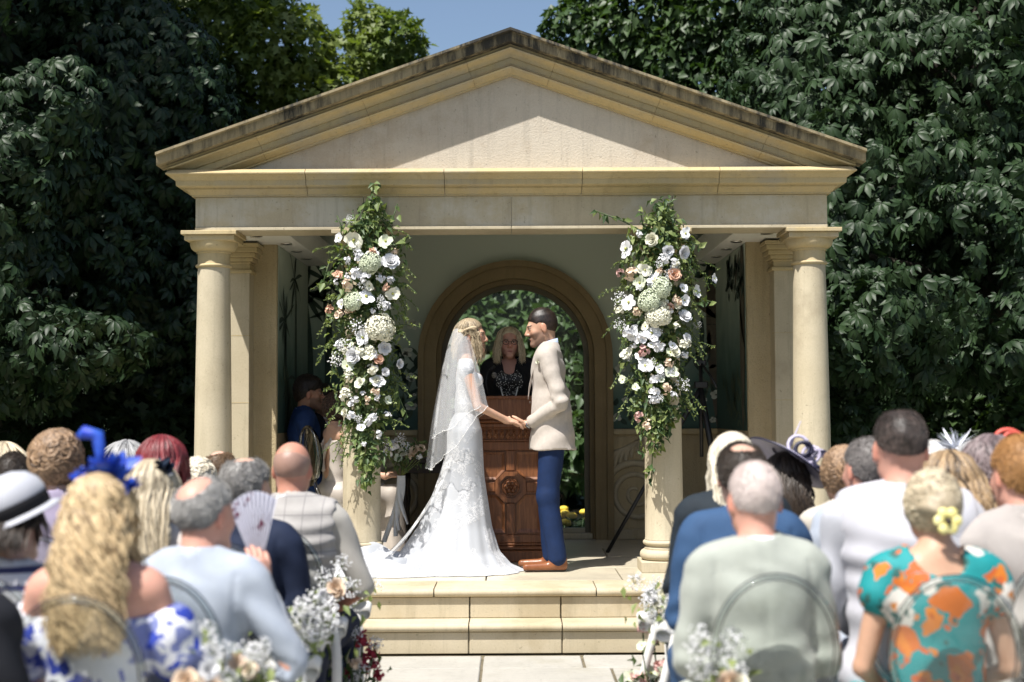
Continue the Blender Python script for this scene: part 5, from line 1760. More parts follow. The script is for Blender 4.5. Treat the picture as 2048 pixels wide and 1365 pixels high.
veil_layer('veil_upper_tier', .93, 1.235, .215, .280, 2.2, 2.2)

# ---- celebrant behind the lectern
op_ = W(1018, 655, 1.22)
cele = thing('person', (op_.x, 1.22, FLOOR), 'blonde celebrant in black with glasses and long necklace, behind the lectern', 'person', rz=R(180), s=(op_.z - FLOOR - .012) / 1.747)
PC_ = Pose('f', False, lean=.04, yaw=.08, pitch=-.02, wide=1.12, arms={
    -1: ((-.25, .06, 1.12), (-.13, .26, 1.02), (.4, 1, -.2), (0, 0, -1)), 1: ((.25, .06, 1.12), (.13, .26, 1.02), (-.4, 1, -.2), (0, 0, -1))})
make_body(cele, PC_, 'pink', .011, .0052, True, lips=(.40, .15, .13), brow=(.20, .13, .09))
def sparkle_mat():
    m, nt, b = new_mat('sparkle_dress')
    vo = node(nt, 'ShaderNodeTexVoronoi'); vo.inputs['Scale'].default_value = 75
    nt.links.new(coords(nt), vo.inputs['Vector'])
    nt.links.new(ramp(nt, vo.outputs['Distance'], [(.24, (.75, .75, .72)), (.34, (.012, .012, .014))]), b.inputs['Base Color'])
    b.inputs['Roughness'].default_value = .5
    return m
make_top(cele, PC_, sparkle_mat(), 'dress', .010, 0, -.62, .012, 2, .002, collar=False, neck=.018)
M_BLACKCLOTH = cloth('black_cloth', (.010, .010, .012), (.014, .014, .016))
cd_ = Vox(*bounds(PC_), .010)
p_torso(cd_, PC_, .022)
for sd in (-1, 1): p_arm(cd_, PC_, sd, .018, .95)
cd_.cut((0, 0, -1), -.78)
cd_.cone((0, PC_.shy + .22, PC_.nb[2] + .1), (0, PC_.shy + .28, .7), .145, .155, .01, 'sub')
cd_.cone((0, PC_.nb[1] + .03, PC_.nb[2] + .10), (0, PC_.nb[1] + .03, PC_.nb[2] - .04), .085, .08, .01, 'sub')
cd_.wob(folds(8, .003))
V, F = cd_.mesh(); mesh_np('cardigan', V, F, M_BLACKCLOTH, cele)
M_HBLOND = hair_mat((.26, .19, .11), (.66, .55, .37))
hair_locks(cele, PC_, M_HBLOND, 230, .165, 'straight', 6, .003, 16, (.0115, .006), .03, 1.16, .72, jit=.004, outw=.020, dens=7, flare=.008, capz=.092)
b = MB()
for sd in (-1, 1):
    b.tube([PC_.H((sd * .033 + .0225 * math.cos(q), .110 - .010 * abs(math.cos(q)) * (1 if sd * math.cos(q) > 0 else .2), .001 + .0175 * math.sin(q))) for q in [2 * PI * i / 20 for i in range(21)]], .0024, 6)
    b.tube([PC_.H((sd * .056, .100, .006)), PC_.H((sd * .078, .04, .008)), PC_.H((sd * .083, -.01, .004))], .002, 5)
b.tube([PC_.H((-.011, .113, .004)), PC_.H((0, .116, .007)), PC_.H((.011, .113, .004))], .002, 5)
b.build('glasses', M_BLACK, cele, True)
nk = MB()
for i in range(90):
    t = i / 89
    a = PI * t
    x = .082 * math.cos(a) * (1 - .25 * math.sin(a)); z = PC_.nb[2] + .035 - .36 * math.sin(a) ** .6
    nk.ball((x, PC_.chest[1] + .055 + .115 * min(1, math.sin(a) * 1.5), z), .0062, 6, 4)
nk.build('necklace', M_BEAD, cele, True)
MB().ball((.115, PC_.chest[1] + .150, PC_.chest[2] + .045), (.020, .008, .024), 10, 6).ball((.115, PC_.chest[1] + .156, PC_.chest[2] + .045), (.012, .008, .015), 8, 5).build('brooch', plain('brooch', (.45, .42, .38), (.1, .09, .08), 90, .3), cele, True)
make_shoes(cele, PC_, M_LEATHER_BLACK)

# ---- wedding party seated inside on the left
M_NAVYSUIT = cloth('navy_suit', (.014, .040, .135), (.012, .032, .105), 20, .8)
M_BLACKSUIT = cloth('black_suit', (.012, .013, .018), (.016, .017, .022), 20, .8)
M_DKHAIR = hair_mat((.006, .004, .003), (.03, .02, .013))
def crown_fit(px, py, Y, base, loc_crown):
    p = W(px, py, Y)
    s = min(1.08, max(.92, (p.z - base) / loc_crown))
    return p.x, p.z - s * loc_crown, s
LCM, LCF = .555 + .675 + .119, .555 + .675 + .113
Ym = 1.15
x, z, s = crown_fit(600, 758, Ym, FLOOR, LCM)
nm = thing('person', (x + .02, Ym, z), 'groomsman in bright navy suit seated in profile just inside the left pier', 'person', rz=R(-78), s=s)
PN = Pose('m', True, lean=.03)
make_body(nm, PN, 'deep', .011, .0055, True, brow=(.02, .013, .01), stub=(.14, .085, .06))
make_top(nm, PN, M_NAVYSUIT, 'jacket', .016, .93, -.10, .010, 11)
make_trousers(nm, PN, M_NAVYSUIT); make_shoes(nm, PN, M_LEATHER_BLACK)
ring_collar(PN, M_SHIRT, nm)
hair_cap(nm, PN, M_DKHAIR, .015, (.080, .055), (-.085, -.055), .006, .010, True, quiff=.006, seed=5)
Ym2 = 1.75
x, z, s = crown_fit(640, 775, Ym2, FLOOR, LCM)
n2 = thing('person', (x, Ym2, z), 'groomsman in dark suit and tie seated in the shadow behind the navy suit', 'person', rz=R(-125), s=s)
make_body(n2, PN, 'tan', .0115, .0062, True, brow=(.02, .013, .01))
make_top(n2, PN, M_BLACKSUIT, 'jacket', .016, .93, -.10, .012, 12)
make_trousers(n2, PN, M_BLACKSUIT); make_shoes(n2, PN, M_LEATHER_BLACK)
ring_collar(PN, M_SHIRT, n2)
b = MB().grid(lambda u, v_: ((u - .5) * (.13 - .10 * v_), PN.chest[1] + .098 + .035 * math.sin(v_ * 2) - .02 * abs(u - .5), PN.nb[2] - .01 - .22 * v_), 4, 8)
b.build('shirt_front', M_SHIRT, n2, True)
b = MB().grid(lambda u, v_: ((u - .5) * (.03 + .035 * v_), PN.chest[1] + .110 + .035 * math.sin(v_ * 2), PN.nb[2] - .005 - .24 * v_), 2, 8)
b.build('tie', M_TIE, n2, True)
hair_cap(n2, PN, M_DKHAIR, .014, (.078, .062), (-.085, -.055), .0065, .008, True, seed=9)

Yb = .62
M_SATIN = plain('grey_satin', (.46, .41, .36), (.38, .335, .29), 6, .42, .25, 18, dist=.006)
x, z, s = crown_fit(670, 790, Yb, FLOOR, LCF)
bm = thing('person', (x, Yb, z), 'bridesmaid in grey satin dress with bare back, seated behind the flowered left column', 'person', rz=R(-60), s=s)
hw = to_local(bm, W(772, 953, .42))
hand_to = to_local(bm, W(800, 946, .42))
dv = Vector(hand_to) - Vector(hw)
PBm = Pose('f', True, lean=.02, arms={1: ((.24, .08, .76), hw, tuple(dv), (-.6, .1, .6)), -1: None} if False else {1: ((.235, .10, .74), hw, tuple(dv), (-.5, 0, -.8))})
make_body(bm, PBm, 'tan', .010, .006, True, curl=.9)
dr = Vox(*bounds(PBm), .010)
p_torso(dr, PBm, .008)
dr.cut((0, 0, 1), PBm.sz - .05)
dr.cone((0, -.16, PBm.sz + .02), (0, -.16, PBm.waist[2] + .0), .115, .10, .02, 'sub')
for sd in (-1, 1):
    dr.cone((sd * .115, PBm.shy + .05, PBm.sz - .07), (sd * .10, PBm.shy - .01, PBm.sz + .062), .022, .018, .01)
    dr.cone((sd * .10, PBm.shy - .01, PBm.sz + .060), (sd * .05, -.085, PBm.sz - .09), .016, .016, .006)
    dr.cone((sd * .05, -.095, PBm.sz - .09), (-sd * .03, -.112, PBm.waist[2] + .01), .016, .018, .006)
V, F = dr.mesh(); mesh_np('dress_top', V, F, M_SATIN, bm)
ds_ = Vox(*bounds(PBm), .012)
ds_.ell(PBm.pel, (.185, .15, .13), .05)
for sd in (-1, 1):
    hip, kn, an, toe = PBm.legs[sd]
    ds_.cone(hip, kn, .105, .085, .06); ds_.cone(kn, (an[0] * 1.2, an[1] + .02, .04), .085, .13, .06)
ds_.cone((0, .44, .46), (0, .46, .03), .10, .17, .06)
ds_.wob(lambda X, Y, Z: .010 * np.sin(46 * X + 8 * Y + 3 * np.sin(5 * Z)) * np.clip((.50 - Z) * 5, 0, 1) + .004 * np.sin(30 * Y + 20 * X))
ds_.cut((0, 0, -1), -.012)
V, F = ds_.mesh(); mesh_np('dress_skirt', V, F, M_SATIN, bm)
hair_curls(bm, PBm, hair_mat((.015, .009, .006), (.08, .045, .03)), 200, 3, .006, .035, -.13, .022)

# ---- lectern
lx = WZ(1022, 1118, FLOOR).x
M_OAK_W = None
def oak_mat():
    m, nt, b = new_mat('carved_oak')
    v = coords(nt, (14, 14, 1.2))
    g_ = noise(nt, v, 4, 6, .65, .8)
    nt.links.new(ramp(nt, g_, [(.3, (.11, .038, .015)), (.55, (.21, .080, .031)), (.75, (.31, .135, .055))]), b.inputs['Base Color'])
    b.inputs['Roughness'].default_value = .38
    bump(nt, b, g_, .25, .003)
    return m
M_OAKW = oak_mat()
lect = thing('lectern', (lx, .78, FLOOR), 'carved oak lectern with octagonal panels and a rosette, between the couple', 'lectern')
MB().box((-.285, -.17, .14), (.285, .22, .985), .004).build('body', M_OAKW, lect)
MB().box((-.345, -.235, 0), (.345, .27, .085), .008).box((-.325, -.21, .0855), (.325, .25, .115), .01).box((-.305, -.19, .1155), (.305, .23, .1395), .008).build('plinth', M_OAKW, lect)
tp = MB()
tp.box((-.30, -.185, .9855), (.30, .23, 1.02), .006).box((-.315, -.20, 1.0205), (.315, .24, 1.05), .01)
V = [(-.33, -.225, 1.0505), (.33, -.225, 1.0505), (.33, .26, 1.0505), (-.33, .26, 1.0505), (-.33, -.225, 1.20), (.33, -.225, 1.20), (.33, .26, 1.12), (-.33, .26, 1.12)]
tp.add(V, [(3,2,1,0),(4,5,6,7),(0,1,5,4),(1,2,6,5),(2,3,7,6),(3,0,4,7)])
tp.build('desk', M_OAKW, lect)
MB().box((-.35, -.25, 1.2005), (.35, -.215, 1.222), .005).build('desk_ledge', M_OAKW, lect)
# carved frieze of leaves under the desk
cf = MB()
for i in range(13):
    x0 = -.27 + .045 * i
    for k in range(2):
        cf.tube([(x0 - .018 + .010 * math.sin(t * 6 + k * 3), -.172 - .008 * math.sin(PI * t), .905 + .065 * t) for t in [j / 6 for j in range(7)]], [.006 + .006 * math.sin(PI * j / 6) for j in range(7)], 5)
cf.box((-.292, -.182, .885), (.292, -.165, .900), .003).box((-.292, -.184, .974), (.292, -.165, .985), .003)
cf.build('carved_frieze', M_OAKW, lect, 'auto')
fy = -.17
def rail(name, lo, hi): MB().box(lo, hi, .004).build(name, M_OAKW, lect)
rail('stile', (-.292, fy - .018, .14), (-.232, fy + .0, .884)); rail('stile', (.232, fy - .018, .14), (.292, fy, .884))
rail('rail', (-.231, fy - .0175, .14), (.231, fy, .20)); rail('rail', (-.231, fy - .0175, .82), (.231, fy, .883))
rail('muntin', (-.032, fy - .016, .201), (.032, fy, .43)); rail('muntin', (-.032, fy - .016, .67), (.032, fy, .819))
rail('rail', (-.231, fy - .016, .515), (-.115, fy, .585)); rail('rail', (.115, fy - .016, .515), (.231, fy, .585))
oc = MB()
for k in range(8):
    a0, a1 = PI / 8 + k * PI / 4, PI / 8 + (k + 1) * PI / 4
    q = lambda r_, a: (r_ * math.cos(a), .55 + r_ * math.sin(a))
    poly = [q(.088, a0), q(.122, a0), q(.122, a1), q(.088, a1)]
    oc.prism(poly, fy - .022, fy)
oc.build('octagon_frame', M_OAKW, lect, 'auto')
ro = MB()
for k in range(6):
    a = k * PI / 3
    ro.ball((.030 * math.cos(a), fy - .006, .55 + .030 * math.sin(a)), (.020, .014, .020), 8, 6)
ro.ball((0, fy - .008, .55), (.014, .018, .014), 8, 6)
ro.tube([(.060 * math.cos(t), fy - .004, .55 + .060 * math.sin(t)) for t in [2 * PI * i / 24 for i in range(25)]], .007, 6)
ro.build('rosette', M_OAKW, lect, True)
for sx in (-1, 1):
    for (z0, z1, top_) in ((.205, .50, False), (.60, .815, True)):
        xi, xo = .036, .228
        ch = .07
        if top_: poly = [(xi + ch, z0), (xo, z0), (xo, z1), (xi, z1), (xi, z0 + ch)]
        else: poly = [(xi, z0), (xo, z0), (xo, z1), (xi + ch, z1), (xi, z1 - ch)]
        def shrink(pl, d):
            cx_ = sum(p[0] for p in pl) / len(pl); cz_ = sum(p[1] for p in pl) / len(pl)
            return [(cx_ + (p[0] - cx_) * (1 - d / .1), cz_ + (p[1] - cz_) * (1 - d / .14)) for p in pl]
        po, pi_ = shrink(poly, .008), shrink(poly, .032)
        if sx < 0: po = [(-x, z) for x, z in po][::-1]; pi_ = [(-x, z) for x, z in pi_][::-1]
        b = MB(); n = len(po)
        b.add([(x, fy - .002, z) for x, z in po] + [(x, fy - .014, z) for x, z in po] + [(x, fy - .004, z) for x, z in pi_], [tuple(list(range(2*n, 3*n)))] + [(i, (i+1) % n, (i+1) % n + n, i + n) for i in range(n)] + [(i + n, (i+1) % n + n, (i+1) % n + 2*n, i + 2*n) for i in range(n)])
        b.build('panel', M_OAKW, lect)
mic = thing('microphone', (lx - .16, .62, FLOOR + 1.222), 'thin black gooseneck microphone on the lectern', 'microphone')
MB().tube([(-.0, 0, 0), (-.02, .02, .10), (-.01, .05, .17), (.015, .08, .20)], .005, 6).build('gooseneck', M_BLACK, mic, True)
MB().tube([(.010, .075, .195), (.045, .10, .225)], .012, 8).build('head', M_BLACK, mic, True)

# ---- little dark table and black tripod inside
tb = thing('side_table', (W(862, 900, 1.55).x, 1.55, FLOOR), 'small dark wooden side table left of the arched window', 'table')
MB().box((-.26, -.2, .70), (.26, .2, .735), .006).build('tabletop', M_DARKWOOD, tb)
MB().box((-.23, -.17, .62), (.23, .17, .699), .004).build('apron', M_DARKWOOD, tb)
for sx in (-1, 1):
    for sy in (-1, 1):
        MB().lathe([(.018, 0), (.022, .03), (.014, .06), (.026, .14), (.016, .30), (.028, .42), (.018, .50), (.026, .56), (.026, .62)], (sx * .20, sy * .14, 0), 12).build('leg', M_DARKWOOD, tb, True)
tri = thing('tripod', (W(1402, 800, 1.05).x, 1.05, FLOOR), 'black tripod stand with spread legs behind the flowered right column', 'tripod')
apex = Vector((0, 0, 1.28))
for foot in (WZ(1214, 1106, FLOOR), None, None):
    if foot is not None: f_ = Vector(to_local(tri, (foot.x, foot.y, FLOOR)))
    elif 'n1_' not in globals(): n1_ = 1; f_ = Vector((.16, -.30, 0))
    else: f_ = Vector((.28, .45, 0))
    k = apex.lerp(f_, .52)
    lg = MB().tube([apex, k], .021, 8).build('leg', M_BLACK, tri, True)
    MB().tube([k, f_], .015, 8).build('lower_tube', M_BLACK, lg, True)
    MB().tube([k + Vector((0, 0, -.02)), k + Vector((0, 0, .03))], .024, 8).build('clamp', M_BLACK, lg, True)
MB().tube([(0, 0, .75), (0, 0, 1.45)], .015, 8).build('centre_column', M_BLACK, tri, True)
MB().box((-.05, -.04, 1.28), (.05, .04, 1.33), .006).build('mount', M_BLACK, tri)
MB().box((-.04, -.05, 1.45), (.04, .05, 1.50), .01).build('pan_head', M_BLACK, tri)
MB().tube([(0, -.04, 1.47), (.06, -.16, 1.36), (.09, -.22, 1.28)], .009, 8).build('pan_handle', M_BLACK, tri, True)

# ------------------------------------------------------------------ clear chairs
def chair_parts():
    out = []
    b = MB()
    n = 26
    def rr(a, w, d): # rounded seat outline
        c, s = math.cos(a), math.sin(a)
        k = (abs(c) ** 3.2 + abs(s) ** 3.2) ** (-1 / 3.2)
        return w * k * c, d * k * s
    V = []
    for z, g_ in ((.425, .97), (.432, 1.0), (.447, 1.0), (.455, .97)):
        for i in range(n):
            x, y_ = rr(2 * PI * i / n, .205 * g_, .20 * g_); V.append((x, y_ + .03, z))
    F = [(j*n+i, j*n+(i+1) % n, (j+1)*n+(i+1) % n, (j+1)*n+i) for j in range(3) for i in range(n)] + [tuple(range(n))[::-1], tuple(3*n+i for i in range(n))]
    out.append(('seat', b.add(V, F).mesh('seat', M_ACRYL, 'auto')))
    oval = lambda a, k=1.0: (.178 * k * math.cos(a), -.195 - .055 * (.20 * k * math.sin(a) + .2), .79 + .215 * k * math.sin(a))
    V, F = [], []
    m = 36
    for k, off in ((1.0, 0), (1.0, .008)):
        for i in range(m):
            x, y_, z = oval(2 * PI * i / m); V.append((x, y_ + off - .03 * (1 - (x / .178) ** 2) + .03, z))
    F = [tuple(range(m)), tuple(range(2*m-1, m-1, -1))]
    out.append(('back_panel', MB().add(V, F).mesh('back_panel', M_ACRYL)))
    out.append(('back_rim', MB().tube([oval(2 * PI * i / 40) for i in range(41)], .011, 8, False).mesh('back_rim', M_ACRYL2, True)))
    for sx in (-1, 1):
        out.append(('leg', MB().tube([(sx * .175, .19, .428), (sx * .178, .20, .2), (sx * .18, .205, 0)], [.018, .015, .012], 8).mesh('leg', M_ACRYL2, True)))
        out.append(('leg', MB().tube([(sx * .13, -.213, .60), (sx * .165, -.165, .44), (sx * .175, -.18, .25), (sx * .18, -.22, 0)], [.014, .017, .015, .012], 8).mesh('leg', M_ACRYL2, True)))
    return out
M_ACRYL2 = glass_mat('acrylic_edge', (.90, .92, .91), 0.13)
CHAIR = chair_parts()
def place_chair(x, y, rz, label, z=0.0, s=1.0, y_off=-.03):
    c = thing('acrylic_chair', (x, y, z), label, 'chair', 'clear acrylic chairs', rz, s)
    for nm_, me in CHAIR: inst(nm_, me, c)
    return c

# ------------------------------------------------------------------ seated guests
def floral_mat(name, base, cols, scale, th=.36, leafc=None):
    m, nt, b = new_mat(name)
    v = coords(nt)
    nz_ = node(nt, 'ShaderNodeTexNoise'); nz_.inputs['Scale'].default_value = scale * 1.6; nz_.inputs['Detail'].default_value = 2; nt.links.new(v, nz_.inputs[0])
    vd = mix(nt, .10, v, nz_.outputs['Color'])
    col = None
    cur = base
    for k, (cc, sc, t, lo, hi, centre) in enumerate(cols):
        vo = node(nt, 'ShaderNodeTexVoronoi'); vo.inputs['Scale'].default_value = scale * sc; vo.inputs['Randomness'].default_value = .85
        mp = node(nt, 'ShaderNodeMapping'); mp.inputs['Location'].default_value = (k * 3.3, k * 1.7, k * 5.1); nt.links.new(vd, mp.inputs[0])
        nt.links.new(mp.outputs[0], vo.inputs['Vector'])
        sp = node(nt, 'ShaderNodeSeparateColor'); nt.links.new(vo.outputs['Color'], sp.inputs[0])
        a = node(nt, 'ShaderNodeMath', operation='LESS_THAN'); nt.links.new(vo.outputs['Distance'], a.inputs[0]); a.inputs[1].default_value = t
        g_ = node(nt, 'ShaderNodeMath', operation='GREATER_THAN'); nt.links.new(sp.outputs[0], g_.inputs[0]); g_.inputs[1].default_value = lo
        l_ = node(nt, 'ShaderNodeMath', operation='LESS_THAN'); nt.links.new(sp.outputs[0], l_.inputs[0]); l_.inputs[1].default_value = hi
        q = node(nt, 'ShaderNodeMath', operation='MULTIPLY'); nt.links.new(a.outputs[0], q.inputs[0]); nt.links.new(g_.outputs[0], q.inputs[1])
        q2 = node(nt, 'ShaderNodeMath', operation='MULTIPLY'); nt.links.new(q.outputs[0], q2.inputs[0]); nt.links.new(l_.outputs[0], q2.inputs[1])
        cur = mix(nt, q2.outputs[0], cur, cc)
        if centre:
            a2 = node(nt, 'ShaderNodeMath', operation='LESS_THAN'); nt.links.new(vo.outputs['Distance'], a2.inputs[0]); a2.inputs[1].default_value = t * .28
            q3 = node(nt, 'ShaderNodeMath', operation='MULTIPLY'); nt.links.new(a2.outputs[0], q3.inputs[0]); nt.links.new(q2.outputs[0], q3.inputs[1])
            cur = mix(nt, q3.outputs[0], cur, centre)
    nt.links.new(cur, b.inputs['Base Color'])
    b.inputs['Roughness'].default_value = .7
    bump(nt, b, noise(nt, coords(nt), 30, 3), .2, .006)
    return m

GUESTS = {}
def short_label(label):
    w = label.split(',')[0].split()[:11]
    while w[-1] in ('and', 'in', 'a', 'the', 'with', 'of', 'whose', 'just', 'behind', 'pale', 'dark', 'royal', 'round', 'by', 'blue', 'short', 'tilted', 'large', 'white', 'yellow', 'coral', 'at'): w.pop()
    return 'clear acrylic chair under the ' + ' '.join(w)
def guest(key, px, crown, d, label, sex='m', skin='fair', yaw=0.0, rz=0.0, lean=.02, wide=1.0, pitch=0.0, roll=0.0, arms=None, hat_h=0.0, h=.012, chair=True, chair_label=None, zfix=None, smax=1.08, **kw):
    Y = CAM.y + d
    p = W(px, crown, Y)
    lc = LCM if sex == 'm' else LCF
    s = min(smax, max(.93, (p.z - hat_h) / lc))
    root = thing('person', (p.x, Y, p.z - hat_h - s * lc), label, 'person', 'wedding guests seated in rows', rz, s)
    P = Pose(sex, True, lean, yaw, pitch, roll, arms, wide)
    make_body(root, P, skin, h, eyes=False, lower=False if d > 5.2 else True, **kw)
    if chair:
        place_chair(p.x, Y, rz, chair_label or short_label(label), 0.0, 1.0)
    GUESTS[key] = (root, P)
    return root, P

def suit(root, P, mat, collar=M_SHIRT, trous=None, e=.016, seed=1, bottom=-.14, sleeve=.92, fold=.005, h=.0115, name='jacket'):
    j = make_top(root, P, mat, name, e, sleeve, bottom, h, seed, fold, skirt=-.012)
    # turned-down coat collar
    ring_collar(P, mat, j, 'coat_collar', (.074, .070), -.03, .026, .010, .35)
    if collar: ring_collar(P, collar, root, z1=.046)
    make_trousers(root, P, trous or mat, h=.015)
    return j

HAIRS = dict(
    grey=((.16, .15, .14), (.52, .51, .49)), white=((.42, .41, .39), (.74, .73, .71)), dark=((.008, .006, .005), (.05, .036, .026)), brown=((.045, .026, .014), (.20, .125, .07)),
    blond=((.12, .07, .03), (.66, .50, .29)), ash=((.11, .08, .045), (.60, .51, .36)), red=((.06, .008, .010), (.22, .03, .035)), ginger=((.20, .085, .025), (.45, .24, .09)),
    curlbrown=((.06, .035, .02), (.34, .22, .13)), mauve=((.03, .02, .022), (.22, .17, .17)), darkgrey=((.05, .05, .052), (.36, .36, .36)), platinum=((.42, .36, .26), (.74, .68, .55)))
HM = {k: hair_mat(*v) for k, v in HAIRS.items()}

# -- left block
M_LBLUE = cloth('pale_blue_linen', (.37, .41, .47), (.32, .36, .43), 14, .85, 400)
M_CHECK = cloth('grey_check', (.36, .345, .33), (.31, .295, .285), 16, .85, 300, stripes=('XZ', .075, .004, (.22, .21, .21)))
M_GREYBACK = cloth('grey_satin_back', (.30, .29, .28), None, rough=.5)
M_WHITECLOTH = cloth('white_cotton', (.45, .46, .50), (.39, .40, .44), 12, .8)
M_NAVY2 = cloth('dark_navy', (.014, .022, .05), (.010, .016, .038), 12, .8)

r, P = guest('floral', 197, 948, 3.9, 'woman with long wavy blonde hair, royal blue fascinator and blue floral off-shoulder dress', 'f', 'pink', lean=.0, wide=1.08,
             arms={1: ((.245, .06, .76), (.12, .25, .66), (-.4, .8, -.3), (0, 0, -1)), -1: ((-.245, .06, .76), (-.12, .25, .66), (.4, .8, -.3), (0, 0, -1))})
M_BLUEFLOR = floral_mat('blue_floral', (.66, .67, .72), [((.020, .045, .33), 1.0, .52, .35, 1, None), ((.17, .20, .42), .8, .52, .45, 1, None), ((.60, .62, .66), 1.7, .42, .6, 1, (.40, .42, .44)), ((.03, .06, .40), 2.2, .36, .7, 1, None)], 11)
v = Vox(*bounds(P), .0115)
p_torso(v, P, .012); v.cut((0, 0, 1), P.sz - .075)
for sd in (-1, 1):
    sh, el = P.arms[sd][:2]
    v.ell(vlerp(sh, el, .45), (.080, .085, .085), .01); v.ell(vlerp(sh, el, .75), (.082, .085, .07), .03)
v.wob(folds(21, .006, 1.3)); v.cut((0, 0, -1), -(P.pz - .1))
V, F = v.mesh(); mesh_np('dress', V, F, M_BLUEFLOR, r)
make_trousers(r, P, M_BLUEFLOR, .03, .014, name='dress_skirt')
hair_locks(r, P, HM['blond'], 230, .36, 'wavy', 11, .020, 26, (.0125, .007), -.045, .88, .95, jit=.014, wl=.115, outw=.008, dens=5)
M_ROYAL = plain('royal_blue_feather', (.010, .035, .40), (.03, .12, .55), 14, .55, .3, 40, dist=.01)
def feathers(root, P, name, c, mat, n, L, w, seed, up=1.0, spreadx=1.0, stems=True):
    rr = random.Random(seed)
    b = MB()
    for i in range(n):
        a = rr.uniform(0, 2 * PI); el_ = rr.uniform(.05, 1.2) * up
        d = Vector((math.cos(a) * math.cos(el_) * spreadx, math.sin(a) * math.cos(el_) * .7, math.sin(el_)))
        l = L * rr.uniform(.5, 1.1)
        side = d.cross(Vector((rr.uniform(-1, 1), rr.uniform(-1, 1), rr.uniform(-1, 1)))).normalized()
        nn = d.cross(side)
        bend = rr.uniform(-.5, .5)
        base = Vector(P.H(c))
        rows = []
        for t in (0, .25, .5, .75, 1):
            p = base + d * l * t + nn * bend * l * t * t
            ww = w * math.sin(PI * (.08 + .86 * t)) * rr.uniform(.8, 1.2)
            rows.append((p - side * ww + nn * ww * .4, p, p + side * ww + nn * ww * .4))
        V = [q for r_ in rows for q in r_]
        b.add(V, [(3*j+k, 3*j+k+1, 3*j+k+4, 3*j+k+3) for j in range(4) for k in (0, 1)])
    return b.build(name, mat, root, True)
fs = feathers(r, P, 'fascinator', (.030, -.02, .105), M_ROYAL, 46, .085, .022, 3, .8, 1.1)
feathers(r, P, 'fascinator', (.065, -.03, .07), M_ROYAL, 22, .055, .018, 4, .6)
feathers(r, P, 'fascinator', (-.045, .0, .10), M_ROYAL, 16, .050, .016, 6, .6)
b = MB(); c0 = Vector(P.H((-.01, .0, .10)))
b.tube([c0 + Vector((.0, 0, .0)), c0 + Vector((.005, 0, .07)), c0 + Vector((-.005, 0, .12)), c0 + Vector((-.04, 0, .128)), c0 + Vector((-.06, 0, .115))], [.014, .016, .020, .020, .008], 8)
b.build('fascinator_loop', M_ROYAL, r, True)

# man holding up a fan
yA = CAM.y + 4.3
pA = W(395, 956, yA)
def fanarm(root_s=1.0):
    return None
gx = pA.x
fan_w = W(527, 1150, yA + .30)
sA = min(1.08, max(.93, pA.z / LCM))
rA = Vector((pA.x, yA, pA.z - sA * LCM))
rzA = R(-14)
def locA(p):
    q = Vector(p) - rA; c, s = math.cos(-rzA), math.sin(-rzA)
    return Vector(((c * q.x - s * q.y) / sA, (s * q.x + c * q.y) / sA, q.z / sA))
wrA = locA(W(522, 1175, yA + .28)); 
r, P = guest('fanman', 395, 956, 4.3, 'older man with silver hair round a bald crown in pale blue linen jacket, fanning himself', 'm', 'pink', yaw=R(-22), rz=rzA, lean=.05, wide=1.06, pitch=-.05,
             arms={1: ((.30, .05, .76), tuple(wrA), (-.1, .1, 1), (-.6, .6, 0)), -1: ((-.25, .05, .74), (-.10, .27, .66), (.5, .8, -.2), (0, 0, -1))}, curl=.95)
suit(r, P, M_LBLUE, seed=5, fold=.006)
hair_cap(r, P, HM['grey'], .007, (.082, .085), (-.082, -.075), .007, .0, seed=4, bald=((0, -.070, .105), (.058, .075, .072)), wob=.001)
fan = thing('hand_fan', W(517, 1150, yA + .33), 'white folding fan printed with small dark red flowers, held up by the silver-haired man', 'fan')
M_FAN = floral_mat('fan_print', (.60, .60, .68), [((.16, .02, .06), 1.0, .34, .62, 1, None), ((.10, .07, .14), 1.6, .25, .75, 1, None)], 24)
fb = MB()
nn_ = 22
V = []
for i in range(nn_ + 1):
    a = R(62 + 62 * i / nn_)
    zz = .006 * (1 if i % 2 else -1)
    for q in (.05, .27): V.append((q * math.cos(a) * .55, zz + .10 * (a - R(93)) * q, q * math.sin(a)))
fb.add(V, [(2*i, 2*i+2, 2*i+3, 2*i+1) for i in range(nn_)])
lf = fb.build('fan_leaf', M_FAN, fan)
lf.modifiers.new('t', 'SOLIDIFY').thickness = .0015
for a in (62, 78, 93, 108, 124):
    MB().tube([(0, .0, -.03), (.05 * math.cos(R(a)) * .55, 0, .05 * math.sin(R(a)))], .0035, 5).build('fan_stick', M_WHITE, fan, True)
# forearm sleeve already follows; shirt cuff
fan.rotation_euler = (0, R(-3), R(12))

r, P = guest('navyleft', 488, 916, 5.35, 'man with thinning grey hair in dark navy suit, in front of the grey waistcoat', 'm', 'fair', yaw=R(-25), rz=R(-8), lean=.02, wide=1.05)
suit(r, P, M_NAVY2, seed=8)
hair_cap(r, P, HM['grey'], .013, (.08, .08), (-.083, -.085), .0075, .0, seed=6, bald=((0, -.02, .130), (.050, .062, .065)), shade=.15)
r, P = guest('waistcoat', 581, 884, 6.0, 'bald man in grey checked waistcoat and short sleeves near the left flowered column', 'm', 'red', rz=R(-4), lean=.02, wide=1.18, stub=(.22, .16, .13),
             arms={1: ((.30, .04, .74), (.16, .26, .64), (-.4, .8, -.3), (0, 0, -1)), -1: ((-.30, .04, .74), (-.16, .26, .64), (.4, .8, -.3), (0, 0, -1))})
make_top(r, P, cloth('stone_shirt', (.42, .40, .36), (.36, .34, .31), 10), 'shirt', .012, .48, -.06, .011, 4, .005)
wv = Vox(*bounds(P), .011); p_torso(wv, P, .024); wv.cut((0, 0, -1), -(P.pz - .06))
